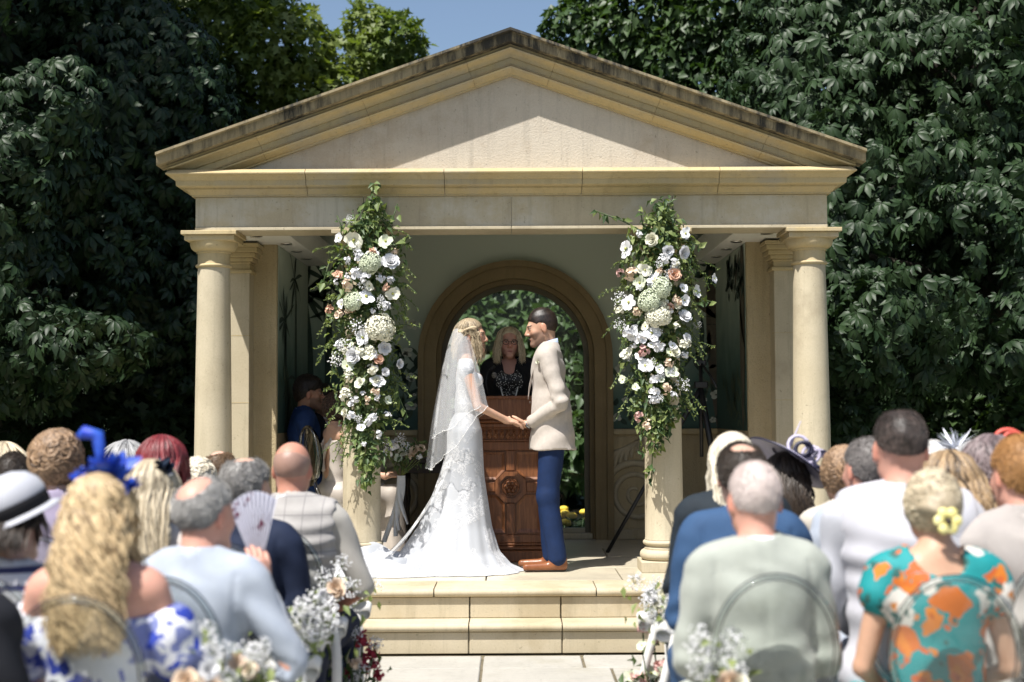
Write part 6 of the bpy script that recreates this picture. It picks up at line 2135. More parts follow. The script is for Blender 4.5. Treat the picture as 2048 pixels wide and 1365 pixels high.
for sd in (-1, 1): wv.ell((sd * (P.sw + .075), P.shy, P.sz - .03), (.075, .10, .16), .01, None, 'sub')
wv.cone((0, P.nb[1] + .02, P.nb[2] + .12), (0, P.nb[1] + .01, P.nb[2] - .01), .068, .064, .006, 'sub')
wv.wob(lambda X, Y, Z: .006 * np.sin(95 * Z + 4 * np.sin(7 * X + 1)) * np.exp(-((Z - .93) / .16) ** 2) + .003 * np.sin(30 * X + 20 * Z))
V, F = wv.mesh(); mesh_np('waistcoat', V, F, M_CHECK, r)
ring_collar(P, M_SHIRT, r, r=(.070, .074), z1=.042); make_trousers(r, P, M_NAVY2, h=.015)
hair_cap(r, P, hair_mat((.27, .155, .115), (.34, .21, .165)), .0012, (.05, .02), (-.075, -.04), .006, 0, wob=0, seed=8, bald=((0, .01, .10), (.09, .10, .085)), strands=0)

r, P = guest('balding far', 437, 902, 7.1, 'balding man whose crown shows just left of the first pilaster', 'm', 'fair', wide=1.0, chair=True)
suit(r, P, M_LBLUE, seed=9); hair_cap(r, P, HM['brown'], .010, (.08, .08), (-.083, -.08), .009, 0, seed=6, bald=((-.02, .0, .12), (.062, .085, .06)))
r, P = guest('blondefar', 392, 921, 6.6, 'woman with short light blonde hair, mostly hidden behind the silver-haired man', 'f', 'fair')
make_top(r, P, M_WHITECLOTH, 'blouse', .012, .5, -.1, .014, 3); hair_curls(r, P, HM['platinum'], 120, 8, .009, .018)
r, P = guest('navyfasc', 302, 925, 4.95, 'woman with long straight blonde hair and a navy feather fascinator', 'f', 'fair', yaw=R(-18))
make_top(r, P, cloth('pale_blouse', (.55, .50, .46)), 'blouse', .012, .5, -.1, .014, 4)
hair_locks(r, P, HM['ash'], 210, .30, 'straight', 13, .004, 18, (.0105, .006), -.04, 1.0, .9, jit=.006)
feathers(r, P, 'fascinator', (.05, -.035, .075), plain('navy_feather', (.006, .011, .028), (.012, .03, .06), 20, .5), 60, .06, .018, 9, .9)
r, P = guest('redhair', 324, 876, 5.9, 'woman with glossy dark red hair against the dark trees', 'f', 'fair', yaw=R(-30))
make_top(r, P, cloth('black_top', (.02, .02, .022)), 'top', .012, .6, -.1, .014, 5)
hair_locks(r, P, HM['red'], 240, .13, 'straight', 15, .003, 14, (.013, .008), -.01, 1.02, .8, jit=.004, outw=.014)
r, P = guest('curly', 110, 868, 5.7, 'woman with thick light brown curls behind the white hat', 'f', 'fair', yaw=R(-10))
make_top(r, P, cloth('lilac_top', (.30, .26, .36)), 'top', .012, .5, -.1, .014, 6)
hair_curls(r, P, HM['curlbrown'], 260, 16, .011, .020, -.12, .024)
r, P = guest('hat', 18, 972, 4.3, 'woman in white hat with black band and navy striped top', 'f', 'fair', yaw=R(-25), hat_h=.02)
make_top(r, P, cloth('navy_stripe', (.66, .66, .68), None, stripes=('Z', .055, .020, (.035, .04, .11))), 'striped_top', .016, .8, -.1, .011, 7, .005)
hair_locks(r, P, HM['dark'], 100, .08, 'straight', 17, .0, 12, (.010, .006))
b = MB(); tilt = Matrix.Rotation(R(-22), 3, 'Y') @ Matrix.Rotation(R(10), 3, 'X')
cH = Vector(P.H((0, -.01, .06)))
prof = [(.002, .112), (.05, .108), (.088, .092), (.114, .062), (.124, .028), (.122, .016)]
def lathe_rot(prof, c, Q, n=36, sx=1.0):
    bb = MB(); bb.lathe(prof, (0, 0, 0), n, False)
    bb.v = [tuple(Q @ Vector((p[0] * sx, p[1], p[2])) + c) for p in bb.v]
    return bb
hat = lathe_rot(prof, cH, tilt).build('hat', M_WHITECLOTH, r, True)
lathe_rot([(.112, -.03), (.124, -.024), (.1255, .012), (.1235, .018)], cH, tilt).build('hat_band', M_BLACKCLOTH, hat, True)
br = lathe_rot([(.110, -.028), (.132, -.038), (.150, -.040), (.151, -.036), (.134, -.031), (.124, -.024)], cH, tilt).build('hat_brim', M_WHITECLOTH, hat, True)

# background heads of the left block
r, P = guest('dark far', 22, 913, 6.4, 'man with cropped dark hair behind the white hat', 'm', 'deep')
suit(r, P, M_NAVY2, seed=12); hair_cap(r, P, HM['dark'], .010, (.080, .062), (-.085, -.06), .008, .004, True, seed=9)
r, P = guest('ashfar', 4, 890, 7.1, 'woman with smooth ash blonde hair at the left edge', 'f', 'fair')
make_top(r, P, M_WHITECLOTH, 'blouse', .012, .5, -.1, .015, 3); hair_locks(r, P, HM['ash'], 120, .12, 'straight', 23, .002, 12, (.013, .008), outw=.02)
r, P = guest('whitefar', 66, 906, 7.3, 'woman with short white hair between the white hat and the brown curls', 'f', 'fair')
make_top(r, P, M_WHITECLOTH, 'blouse', .012, .5, -.1, .015, 3); hair_curls(r, P, HM['platinum'], 120, 24, .009, .016)
r, P = guest('greyfar', 250, 886, 6.9, 'woman with sleek dark grey hair just behind the royal blue fascinator', 'f', 'fair')
make_top(r, P, cloth('teal_top', (.03, .10, .11)), 'blouse', .012, .5, -.1, .015, 3); hair_locks(r, P, HM['darkgrey'], 140, .10, 'straight', 25, .002, 12, (.012, .008), outw=.018)
r, P = guest('edge', -150, 985, 3.5, 'person in black at the left edge, only a sleeve in view', 'm', 'fair', wide=1.1)
suit(r, P, M_BLACKSUIT, seed=14); hair_cap(r, P, HM['dark'], .012, seed=2)

# -- right block
M_SAGE = cloth('sage_linen', (.355, .375, .335), (.30, .32, .285), 14, .85, 380)
M_BLUESUIT = cloth('mid_blue_suit', (.034, .078, .165), (.030, .068, .145), 14, .8, 380)
M_CHAR = cloth('charcoal_suit', (.018, .026, .034), (.014, .02, .027), 14, .8)
M_TAUPE = cloth('taupe_jacket', (.36, .33, .31), (.31, .285, .27), 14)
r, P = guest('sage', 1514, 928, 4.3, 'man with cropped white hair in sage green linen jacket on a clear round-backed chair', 'm', 'pink', rz=R(3), lean=.03, wide=1.0, yaw=R(4))
suit(r, P, M_SAGE, seed=15, fold=.005)
hair_cap(r, P, hair_mat((.36, .28, .25), (.62, .54, .51)), .003, (.080, .060), (-.085, -.055), .0065, .002, True, seed=12, shade=.5, slen=.006, strands=7000)
r, P = guest('teal', 1868, 944, 4.25, 'woman with a pinned-up bun and yellow flower clip in teal and orange floral dress', 'f', 'tan', rz=R(-3), lean=.0, wide=1.08,
             arms={1: ((.225, .02, .74), (.13, .22, .64), (-.4, .8, -.3), (0, 0, -1)), -1: ((-.225, .02, .74), (-.13, .22, .64), (.4, .8, -.3), (0, 0, -1))})
M_TEAL = floral_mat('teal_floral', (.004, .22, .23), [((.50, .12, .012), .9, .46, .55, 1, None), ((.56, .17, .015), 1.5, .42, .60, 1, (.32, .05, .01)), ((.58, .55, .50), .9, .42, .58, 1, (.52, .20, .05)), ((.02, .10, .09), 2.0, .36, .68, 1, None), ((.50, .10, .02), 2.6, .34, .70, 1, None)], 10)
v = Vox(*bounds(P), .011)
p_torso(v, P, .013)
for sd in (-1, 1): v.ell((sd * (P.sw + .035), P.shy, P.sz - .05), (.058, .070, .085), .03)
v.cone((0, P.nb[1] + .02, P.nb[2] + .12), (0, P.nb[1] + .0, P.nb[2] - .005), .088, .086, .01, 'sub')
v.cut((0, 0, -1), -(P.pz - .1)); v.wob(folds(31, .005, 1.2))
V, F = v.mesh(); mesh_np('dress', V, F, M_TEAL, r)
make_trousers(r, P, M_TEAL, .03, .014, name='dress_skirt')
hair_curls(r, P, HM['ash'], 190, 30, .009, .010, -.10, .018, bun=((0, -.095, .0), (.058, .045, .055)))
bb = MB(); cb = Vector(P.H((.012, -.150, -.030)))
for i in range(6):
    a = 2 * PI * i / 6
    bb.ball(cb + Vector((.026 * math.cos(a), .004, .026 * math.sin(a))), (.018, .007, .018), 8, 5)
fl = bb.build('flower_clip', plain('clip_yellow', (.72, .62, .16), (.78, .72, .35), 30, .4), r, True)
MB().ball(cb + Vector((0, -.006, 0)), (.010, .008, .010), 8, 5).build('clip_centre', M_DARKWOOD, fl, True)

r, P = guest('tall', 1806, 824, 4.8, 'tall man with shaved neck and dark cropped hair in pale grey waistcoat and white shirt', 'm', 'pink', rz=R(-2), lean=.03, wide=1.16, smax=1.10)
make_top(r, P, M_WHITECLOTH, 'shirt', .012, .9, -.08, .0115, 17, .006)
wv = Vox(*bounds(P), .0115); p_torso(wv, P, .022); wv.cut((0, 0, -1), -(P.pz - .08))
for sd in (-1, 1): wv.ell((sd * (P.sw + .085), P.shy, P.sz - .05), (.070, .10, .18), .01, None, 'sub')
wv.cone((0, P.nb[1] + .02, P.nb[2] + .12), (0, P.nb[1] + .01, P.nb[2] + .0), .064, .06, .006, 'sub')
wv.wob(lambda X, Y, Z: .005 * np.sin(70 * Z + 3 * np.sin(6 * X)) * np.exp(-((Z - .85) / .14) ** 2) + .003 * np.sin(25 * X + 18 * Z))
V, F = wv.mesh(); mesh_np('waistcoat', V, F, cloth('pale_grey_waistcoat', (.50, .50, .54), (.45, .45, .49), 12, .7), r)
ring_collar(P, M_WHITECLOTH, r, r=(.070, .073), z1=.045); make_trousers(r, P, M_LBLUE, h=.015)
hair_cap(r, P, hair_mat((.016, .012, .010), (.30, .22, .19)), .006, (.080, .070), (-.088, -.010), .0065, .003, True, seed=15, shade=.05, bald=((0, .0, .148), (.046, .055, .044)), slen=.007, strands=7000)
r, P = guest('blue', 1487, 888, 5.05, 'man with dark hair and a bald patch in mid blue suit, behind the sage jacket', 'm', 'fair', rz=R(2), lean=.03, wide=1.08)
suit(r, P, M_BLUESUIT, seed=18, fold=.005)
hair_cap(r, P, HM['dark'], .012, (.08, .075), (-.085, -.065), .007, .0, seed=13, bald=((0, -.045, .11), (.050, .045, .05)))
r, P = guest('platinum', 1466, 869, 5.75, 'person with long platinum hair in dark charcoal jacket by the right flowered column', 'f', 'fair', rz=R(3), yaw=R(10), wide=1.25)
suit(r, P, M_CHAR, collar=None, seed=19)
hair_locks(r, P, HM['platinum'], 200, .22, 'straight', 33, .006, 16, (.012, .006), .02, 1.0, .85, jit=.008, outw=.008)
r, P = guest('lilac', 1574, 902, 6.1, 'woman with dark hair in large tilted lilac hat with navy trim and loops', 'f', 'tan', yaw=R(-15), rz=R(-6), hat_h=.015)
make_top(r, P, cloth('periwinkle', (.12, .17, .34)), 'dress', .012, .35, -.1, .012, 20)
hair_locks(r, P, HM['dark'], 150, .20, 'straight', 34, .006, 14, (.011, .006))
Q = Matrix.Rotation(R(33), 3, 'Y') @ Matrix.Rotation(R(-14), 3, 'X')
cH = Vector(P.H((.015, -.02, .085)))
M_LILAC = plain('lilac_sinamay', (.47, .44, .56), (.42, .39, .50), 60, .6, .2, 200)
hat = lathe_rot([(.002, .028), (.06, .026), (.10, .018), (.16, .004), (.195, -.012), (.193, -.016), (.155, -.002), (.09, .010)], cH, Q, 40).build('hat', M_LILAC, r, True)
M_NAVYTRIM = plain('navy_trim', (.012, .012, .035), None, rough=.5)
MB().tube([Q @ Vector((.196 * math.cos(2 * PI * i / 40), .196 * math.sin(2 * PI * i / 40), -.013)) + cH for i in range(41)], .0045, 6, False).build('hat_trim', M_NAVYTRIM, hat, True)
rr_ = random.Random(4)
for k in range(9):
    c0 = Vector((rr_.uniform(-.01, .13), -.06 + rr_.uniform(-.05, .05), .03))
    R0 = rr_.uniform(.025, .05); ph = rr_.uniform(0, 6)
    pts = []
    for i in range(17):
        t = i / 16 * 2 * PI * 1.15
        pts.append(Q @ (c0 + Vector((R0 * math.cos(t + ph), R0 * .35 * math.sin(t * .5), R0 * math.sin(t + ph) + R0 * .7))) + cH)
    MB().tube(pts, [.008] * 17, 5).build('hat_loop', M_LILAC if k % 3 else M_NAVYTRIM, hat, True)
pts = [Q @ Vector((-.03 - .02 * t, -.05, .03 + .14 * t)) + cH for t in (0, .3, .6, 1)]
MB().tube(pts, [.006, .005, .004, .002], 5).build('hat_quill', M_LILAC, hat, True)
r, P = guest('brownset', 1690, 897, 5.75, 'woman with brown set waves in front of the outer right column', 'f', 'fair', yaw=R(8))
make_top(r, P, cloth('cream_top', (.5, .46, .40)), 'top', .012, .5, -.1, .014, 6); hair_curls(r, P, HM['curlbrown'], 220, 37, .010, .014, -.12, .020)
r, P = guest('ear', 1737, 881, 5.5, 'man with short dark greying hair, half hidden by the tall man', 'm', 'pink', yaw=R(20))
suit(r, P, M_LBLUE, seed=22); hair_cap(r, P, hair_mat((.02, .018, .017), (.25, .23, .22)), .010, (.08, .07), (-.085, -.06), .008, 0, True, seed=16)
r, P = guest('whiteman', 1868, 886, 6.3, 'white-haired man at the right ear of the tall man', 'm', 'pink')
suit(r, P, M_LBLUE, seed=23); hair_cap(r, P, HM['white'], .014, (.08, .07), (-.085, -.07), .009, 0, seed=17)
r, P = guest('featherwoman', 1948, 888, 6.1, 'woman with sleek grey bob and white feather fascinator', 'f', 'fair', yaw=R(10))
make_top(r, P, cloth('black_top', (.02, .02, .022)), 'top', .012, .5, -.1, .014, 7); hair_locks(r, P, HM['darkgrey'], 200, .10, 'straight', 40, .002, 14, (.012, .008), outw=.022)
feathers(r, P, 'fascinator', (-.085, -.02, .085), plain('white_feather', (.66, .68, .74), None, rough=.6), 46, .11, .006, 12, 1.0)
r, P = guest('highlights', 1902, 910, 5.05, 'woman with brown highlighted hair behind the yellow flower clip', 'f', 'fair')
make_top(r, P, cloth('rose_top', (.46, .36, .36)), 'top', .012, .4, -.1, .014, 7); hair_locks(r, P, hair_mat((.03, .018, .010), (.40, .28, .16)), 210, .19, 'wavy', 41, .010, 16, (.012, .007), outw=.022)
r, P = guest('mauve', 1992, 881, 5.2, 'woman with dark wavy mauve-brown hair, coral loop fascinator and pale pink top with black strap', 'f', 'fair', yaw=R(-5), wide=1.05)
make_top(r, P, cloth('pale_pink', (.58, .50, .50), (.52, .44, .45), 10), 'top', .013, .6, -.1, .012, 8, .005)
hair_locks(r, P, HM['mauve'], 230, .14, 'wavy', 42, .014, 16, (.013, .008), .0, 1.05, .8, jit=.010, outw=.026)
MB().tube([(-.13, P.shy - .02, P.sz + .068), (-.06, P.shy - .115, P.sz - .03), (.02, P.shy - .145, P.sz - .13), (.10, P.shy - .15, P.sz - .24)], .007, 6).build('bag_strap', M_BLACK, r, True)
M_CORAL = plain('coral_ribbon', (.62, .10, .07), None, rough=.5)
b = MB(); c0 = Vector(P.H((.055, .0, .10)))
for k, q in enumerate((.040, .028)):
    b.tube([c0 + Vector((q * math.cos(t) * 1.1 + .02 * k, 0, .02 + q * .75 * math.sin(t))) for t in [2 * PI * i / 16 for i in range(17)]], .0085, 6)
b.build('fascinator', M_CORAL, r, True)
r, P = guest('ginger', 2048, 883, 4.75, 'man with short ginger hair in taupe jacket at the right edge', 'm', 'pink', rz=R(8), yaw=R(5), wide=1.12)
suit(r, P, M_TAUPE, seed=25, fold=.006)
hair_cap(r, P, HM['ginger'], .013, (.080, .062), (-.087, -.06), .007, .004, True, seed=19)
# party chairs inside
dk = thing('dark_chair', (nm.location.x, nm.location.y, FLOOR), 'glossy black round-backed chair under the groomsman in the navy suit', 'chair', None, R(-78))
M_SMOKE = plain('glossy_black_plastic', (.012, .013, .014), None, rough=.15)
for nm_, me in CHAIR:
    m2 = me.copy(); m2.materials.clear(); m2.materials.append(M_SMOKE); inst(nm_, m2, dk)
place_chair(n2.location.x, n2.location.y, R(-125), 'clear acrylic chair under the groomsman in the dark suit', FLOOR)
place_chair(bm.location.x, bm.location.y, R(-60), 'clear acrylic chair behind the bare back of the bridesmaid', FLOOR)

# ------------------------------------------------------------------ flowers
M_PETW = plain('white_petal', (.80, .80, .80), (.72, .72, .74), 30, .6, .2, 80)
M_PETC = plain('cream_petal', (.74, .72, .60), (.68, .67, .52), 30, .6)
M_PETG = plain('green_white_petal', (.50, .56, .38), (.60, .63, .50), 30, .6)
M_PETO = plain('coral_petal', (.66, .36, .22), (.70, .48, .36), 40, .6)
M_PETP = plain('pink_petal', (.64, .42, .38), (.58, .33, .30), 40, .6)
M_PETR = plain('crimson_petal', (.33, .015, .045), (.26, .01, .03), 40, .6)
M_PEACH = plain('peach_petal', (.68, .50, .36), (.70, .58, .45), 30, .6)
M_FCEN = plain('flower_heart', (.38, .36, .08), (.25, .28, .06), 60, .7)
M_GLEAF = leaf_mat('garland_leaf', (.10, .155, .045), (.24, .28, .10), .5, .25, .35, 9)
M_GLEAF2 = leaf_mat('garland_dark_leaf', (.035, .070, .024), (.085, .13, .045), .5, .2, .35, 9)

def petal(b, c, d, nrm, L, w, cup, seed, curl=.25):
    L = L * 1.0
    """one petal: 4 x 3 grid, cupped, from c along d"""
    r = random.Random(seed)
    side = d.cross(nrm).normalized()
    V = []
    for j in range(5):
        t = j / 4
        ww = w * math.sin(PI * min(.97, .10 + .74 * t)) ** .8
        for i in range(3):
            u = i - 1
            p = c + d * (L * t) + side * (ww * u) + nrm * (cup * L * (t * t * .6 + abs(u) * .22 * t) - curl * L * t ** 4 + r.uniform(-.03, .03) * L * t)
            V.append(p)
    b.add(V, [(3*j+i, 3*j+i+1, 3*j+i+4, 3*j+i+3) for j in range(4) for i in (0, 1)])

def fl_open(seed, n=7, mat=None, cup=.25):
    r = random.Random(seed); b = MB()
    for k in range(n):
        a = 2 * PI * k / n + r.uniform(-.12, .12)
        d = Vector((math.cos(a), math.sin(a), .12)).normalized()
        petal(b, Vector((0, 0, .0)), d, Vector((0, 0, 1)), r.uniform(.72, 1.08), .42, cup * r.uniform(.2, 1.8), seed * 31 + k, r.uniform(.05, .5))
    nf = len(b.f)
    b.ball((0, 0, .10), (.17, .17, .12), 8, 5)
    me = b.mesh('flower', [mat or M_PETW, M_FCEN], True)
    for i, p in enumerate(me.polygons): p.material_index = 1 if i >= nf else 0
    return me
def fl_rose(seed, mat):
    r = random.Random(seed); b = MB()
    for ring, (n, R0, el_, L, cup) in enumerate(((6, .10, .25, .85, .5), (6, .10, .65, .75, .6), (5, .07, 1.0, .62, .55), (4, .03, 1.3, .5, .4))):
        for k in range(n):
            a = 2 * PI * (k + ring * .5) / n + r.uniform(-.2, .2)
            d = Vector((math.cos(a) * math.cos(el_), math.sin(a) * math.cos(el_), math.sin(el_)))
            nn_ = Vector((-math.cos(a) * math.sin(el_), -math.sin(a) * math.sin(el_), math.cos(el_)))
            petal(b, Vector((math.cos(a) * R0, math.sin(a) * R0, 0)), d, nn_, L, .42, cup * .6, seed * 17 + ring * 10 + k, .15)
    return b.mesh('flower', mat, True)
def fl_cluster(seed, mat, n=75, floret=.17, squash=.75, four=True):
    r = random.Random(seed); b = MB()
    for k in range(n):
        u = 1 - 1.25 * (k + .5) / n
        a = k * 2.39996
        q = math.sqrt(max(0, 1 - u * u))
        nrm = Vector((q * math.cos(a), q * math.sin(a), u))
        p = Vector((nrm.x * .85, nrm.y * .85, nrm.z * .85 * squash)) * r.uniform(.72, 1.10)
        t = nrm.cross(Vector((r.uniform(-1, 1), r.uniform(-1, 1), r.uniform(-1, 1)))).normalized(); s = nrm.cross(t)
        f = floret * r.uniform(.75, 1.2)
        for d in ((t, s), (-t, s), (s, t), (-s, t)) if four else ((t, s), (-t, s), (s, t)):
            e = d[1] * .42 * f
            b.add([p, p + d[0] * f * .6 + e + nrm * .04, p + d[0] * f * 1.1 - nrm * .03, p + d[0] * f * .6 - e + nrm * .04], [(0, 1, 2, 3)])
    return b.mesh('flower', mat, False)
def fl_stock(seed, mat, n=15, fs=.42, el=(1, .8, 1.0), pet=5):
    """loose head of small ruffled florets"""
    r = random.Random(seed); b = MB()
    for k in range(n):
        d = Vector((r.gauss(0, 1), r.gauss(0, 1), abs(r.gauss(0, 1)) + .15)).normalized()
        q = r.uniform(.35, 1.0)
        p = Vector((d.x * el[0] * q, d.y * el[1] * q, d.z * el[2] * q * .8))
        up = (d + Vector((r.uniform(-.5, .5), r.uniform(-.5, .5), r.uniform(-.2, .5)))).normalized()
        t = up.cross(Vector((.3, .8, .1))).normalized(); s = up.cross(t)
        f = fs * r.uniform(.65, 1.25)
        for j in range(pet):
            a = 2 * PI * j / pet + r.uniform(-.3, .3)
            petal(b, p, (t * math.cos(a) + s * math.sin(a) + up * r.uniform(.1, .6)).normalized(), up, f * r.uniform(.8, 1.1), f * .5, r.uniform(.1, .7), seed * 91 + k * 7 + j, r.uniform(0, .5))
    return b.mesh('flower', mat, True)
def fl_gyp(seed, n=70):
    r = random.Random(seed); b = MB()
    for k in range(n):
        d = Vector((r.gauss(0, 1), r.gauss(0, 1), r.gauss(0, 1) + .4)).normalized()
        p = d * r.uniform(.45, 1.0)
        b.ball(p, .085 * r.uniform(.7, 1.2), 5, 3)
    nf = len(b.f)
    for k in range(16):
        d = Vector((r.gauss(0, 1), r.gauss(0, 1), r.gauss(0, 1) + .4)).normalized()
        b.tube([(0, 0, -.3), d * .5, d * .9], .012, 3, False)
    me = b.mesh('flower', [M_PETW, M_GLEAF], False)
    for i, p in enumerate(me.polygons): p.material_index = 1 if i >= nf else 0
    return me
FL = {
    'w': [fl_open(1), fl_open(2, 6), fl_open(3, 8, M_PETC, .45), fl_rose(18, M_PETW), fl_open(19, 9, None, .6)], 'r': [fl_rose(4, M_PETW), fl_rose(5, M_PETC)], 'c': [fl_rose(6, M_PETC), fl_open(7, 9, M_PETG, .5)],
    'h': [fl_cluster(8, M_PETG, 150, .20), fl_cluster(9, M_PETC, 150, .20)], 'o': [fl_stock(10, M_PETO, 13), fl_rose(11, M_PETO), fl_stock(31, M_PEACH, 12)], 'p': [fl_stock(12, M_PETP, 14), fl_stock(32, M_PEACH, 14, .36)],
    'g': [fl_gyp(13), fl_gyp(14)], 'x': [fl_rose(15, M_PEACH)], 'R': [fl_stock(16, M_PETR, 16, .4)], 's': [fl_stock(17, M_PETW, 16, .36), fl_stock(33, M_PETC, 18, .32), fl_stock(34, M_PETW, 12, .46)]}

def orient(nrm, roll):
    q = Vector(nrm).normalized().to_track_quat('Z', 'Y').to_matrix()
    return q @ Matrix.Rotation(roll, 3, 'Z')

def add_flower(root, kind, p, nrm, r_, rs):
    me = rs.choice(FL[kind])
    return inst('flower', me, root, Vector(p) - root.location, orient(nrm, rs.uniform(0, 6.28)), r_)

GL_ME = [mesh_np('leaf', *simple_leaf(1.0, .62, .22, .25), M_GLEAF, smooth=False, makeobj=False), mesh_np('leaf', *simple_leaf(1.0, .46, .3, .35), M_GLEAF2, smooth=False, makeobj=False)]

def garland(name, cx, colx, prof, flowers, vines, label, seed, nleaf=2900):
    root = thing('flower_garland', (colx, -.18, 1.0), label, 'flowers', 'flower garlands on the inner columns')
    rs = random.Random(seed); rg = np.random.default_rng(seed)
    ys = np.array([q[0] for q in prof], float); hw = np.array([q[1] for q in prof], float); cs = np.array([q[2] for q in prof], float)
    def surf(px, py):
        c, w = np.interp(py, ys, cs), np.interp(py, ys, hw) + 8
        u = max(-1, min(1, (px - c) / w))
        return -.16 - .21 * math.sqrt(max(0, 1 - u * u)), u
    # leaves
    P, N, S = [], [], []
    wts = hw / hw.sum()
    for k in range(nleaf):
        j = rg.choice(len(ys), p=wts)
        py = ys[j] + rg.uniform(-28, 28)
        w = np.interp(py, ys, hw); c = np.interp(py, ys, cs)
        u = np.clip(rg.normal(0, .44), -1.0, 1.0)
        px = c + u * w
        Ys, uu = surf(px, py)
        dep = rg.random() ** 1.5
        p = W(px, py, Ys + .17 * dep)
        P.append(tuple(p)); N.append((uu * .8, -1 + .4 * abs(uu), .35)); S.append(rg.uniform(.030, .072))
    for pts in vines:
        for (a, b_) in zip(pts[:-1], pts[1:]):
            L = math.hypot(b_[0] - a[0], b_[1] - a[1])
            for q in range(max(1, int(L / 7))):
                t = rg.random()
                px, py = a[0] + (b_[0] - a[0]) * t + rg.normal(0, 5), a[1] + (b_[1] - a[1]) * t
                p = W(px, py, a[2] + (b_[2] - a[2]) * t + rg.normal(0, .02))
                P.append(tuple(p)); N.append((rg.normal(0, .5), -1, .2)); S.append(rg.uniform(.05, .085))
    P, N, S = np.array(P), np.array(N), np.array(S)
    N = N / np.linalg.norm(N, axis=1, keepdims=True)
    B = leaf_basis(N, rg, .55, .35, .4, .55)
    base = np.array(root.location)
    order = np.argsort(P[:, 1])[:len(P) // 2]
    pick = rg.choice(order, 285, replace=False)
    for i in pick:
        inst('leaf', GL_ME[int(i) % 2], root, Vector(P[i] - base), Matrix([list(map(float, B[i][q])) for q in range(3)]), float(S[i]))
    rest = np.setdiff1d(np.arange(len(P)), pick)
    for q, (m, prot) in enumerate(((M_GLEAF, simple_leaf(1.0, .62, .22, .25)), (M_GLEAF2, simple_leaf(1.0, .46, .3, .35)))):
        ii = rest[rest % 2 == q]
        V, F = scatter(P[ii] - base, B[ii], S[ii], *prot)
        tag(mesh_np('foliage', V, F, m, root, smooth=False), kind='stuff')
    # fine feathery sprays down the sides: thin stems with tiny leaves
    Vt, Pl = [], []
    sb = MB()
    for k in range(46):
        py = rs.choice(list(ys[2:-2])) + rs.uniform(-30, 30)
        w = np.interp(py, ys, hw); c = np.interp(py, ys, cs)
        sdn = rs.choice((-1, 1))
        px = c + sdn * w * rs.uniform(.6, .95)
        p0 = W(px, py, surf(px, py)[0] + .05)
        d = Vector((sdn * rs.uniform(.1, .8), rs.uniform(-.5, .1), rs.uniform(-1, .25))).normalized()
        L = rs.uniform(.10, .22)
        pts = [p0 + d * L * t + Vector((0, 0, -.08 * t * t)) for t in (0, .33, .66, 1)]
        sb.tube([q - Vector(base) for q in pts], .0022, 4, False)
        for i in range(26):
            t = rs.random()
            q = p0 + d * L * t + Vector((0, 0, -.08 * t * t))
            Pl.append(tuple(q))
    Pl = np.array(Pl); n = len(Pl)
    Bl = leaf_basis(rg.normal(0, 1, (n, 3)), rg, .4, 1.0, .2, .6)
    V, F = scatter(Pl - base, Bl, rg.uniform(.012, .028, n), *simple_leaf(1, .5, .2, .2))
    tag(mesh_np('feathery_spray', V, F, M_GLEAF, root, smooth=False), kind='stuff')
    for pts in vines:
        sb.tube([W(*q) - Vector(base) for q in pts], .004, 5)
    tag(sb.build('stem', M_GLEAF2, root, True), kind='stuff')
    extra = [(np.interp(py, ys, cs) + rs.gauss(0, .42) * np.interp(py, ys, hw), py, rs.choice('ssgscw'), rs.uniform(7, 12)) for py in [rs.uniform(ys[2], ys[-3]) for _ in range(46)]]
    for (px, py, k, r_) in list(flowers) + extra:
        Ys, u = surf(px, py)
        p = W(px, py, Ys - .035)
        nrm = (u * .75 + rs.uniform(-.55, .55), -1, .25 + rs.uniform(-.45, .5))
        add_flower(root, k, p, nrm, r_ / 286 * (1.05 if k in 'hgs' else .92), rs)
    return root

LF = [(708, 481, 'w', 21), (771, 483, 'c', 17), (781, 525, 'w', 21), (740, 527, 'h', 24), (694, 568, 'o', 15), (680, 550, 'o', 14), (732, 594, 'w', 22), (707, 604, 'h', 22), (785, 588, 'w', 17), (772, 577, 'o', 10),
      (661, 622, 'o', 13), (682, 630, 'p', 14), (704, 622, 'o', 10), (760, 657, 'h', 31), (726, 676, 'w', 17), (708, 712, 'w', 19), (735, 707, 'w', 19), (769, 697, 'w', 16), (798, 728, 'r', 12), (756, 720, 'o', 14), (694, 733, 'c', 15),
      (755, 762, 'w', 17), (720, 766, 'c', 14), (752, 785, 'p', 11), (730, 555, 's', 16), (716, 545, 's', 14), (742, 505, 'o', 12), (696, 520, 's', 10), (790, 505, 'o', 9), (760, 560, 's', 12), (715, 655, 'g', 17), (690, 690, 'g', 15), (672, 720, 'g', 16),
      (770, 745, 'w', 11), (735, 800, 'p', 9), (690, 790, 's', 13), (712, 800, 's', 11), (745, 840, 's', 12), (757, 868, 's', 11), (728, 890, 's', 7), (700, 440, 'g', 10), (690, 825, 'c', 10), (775, 800, 'c', 10), (745, 740, 's', 12), (720, 510, 's', 12)]
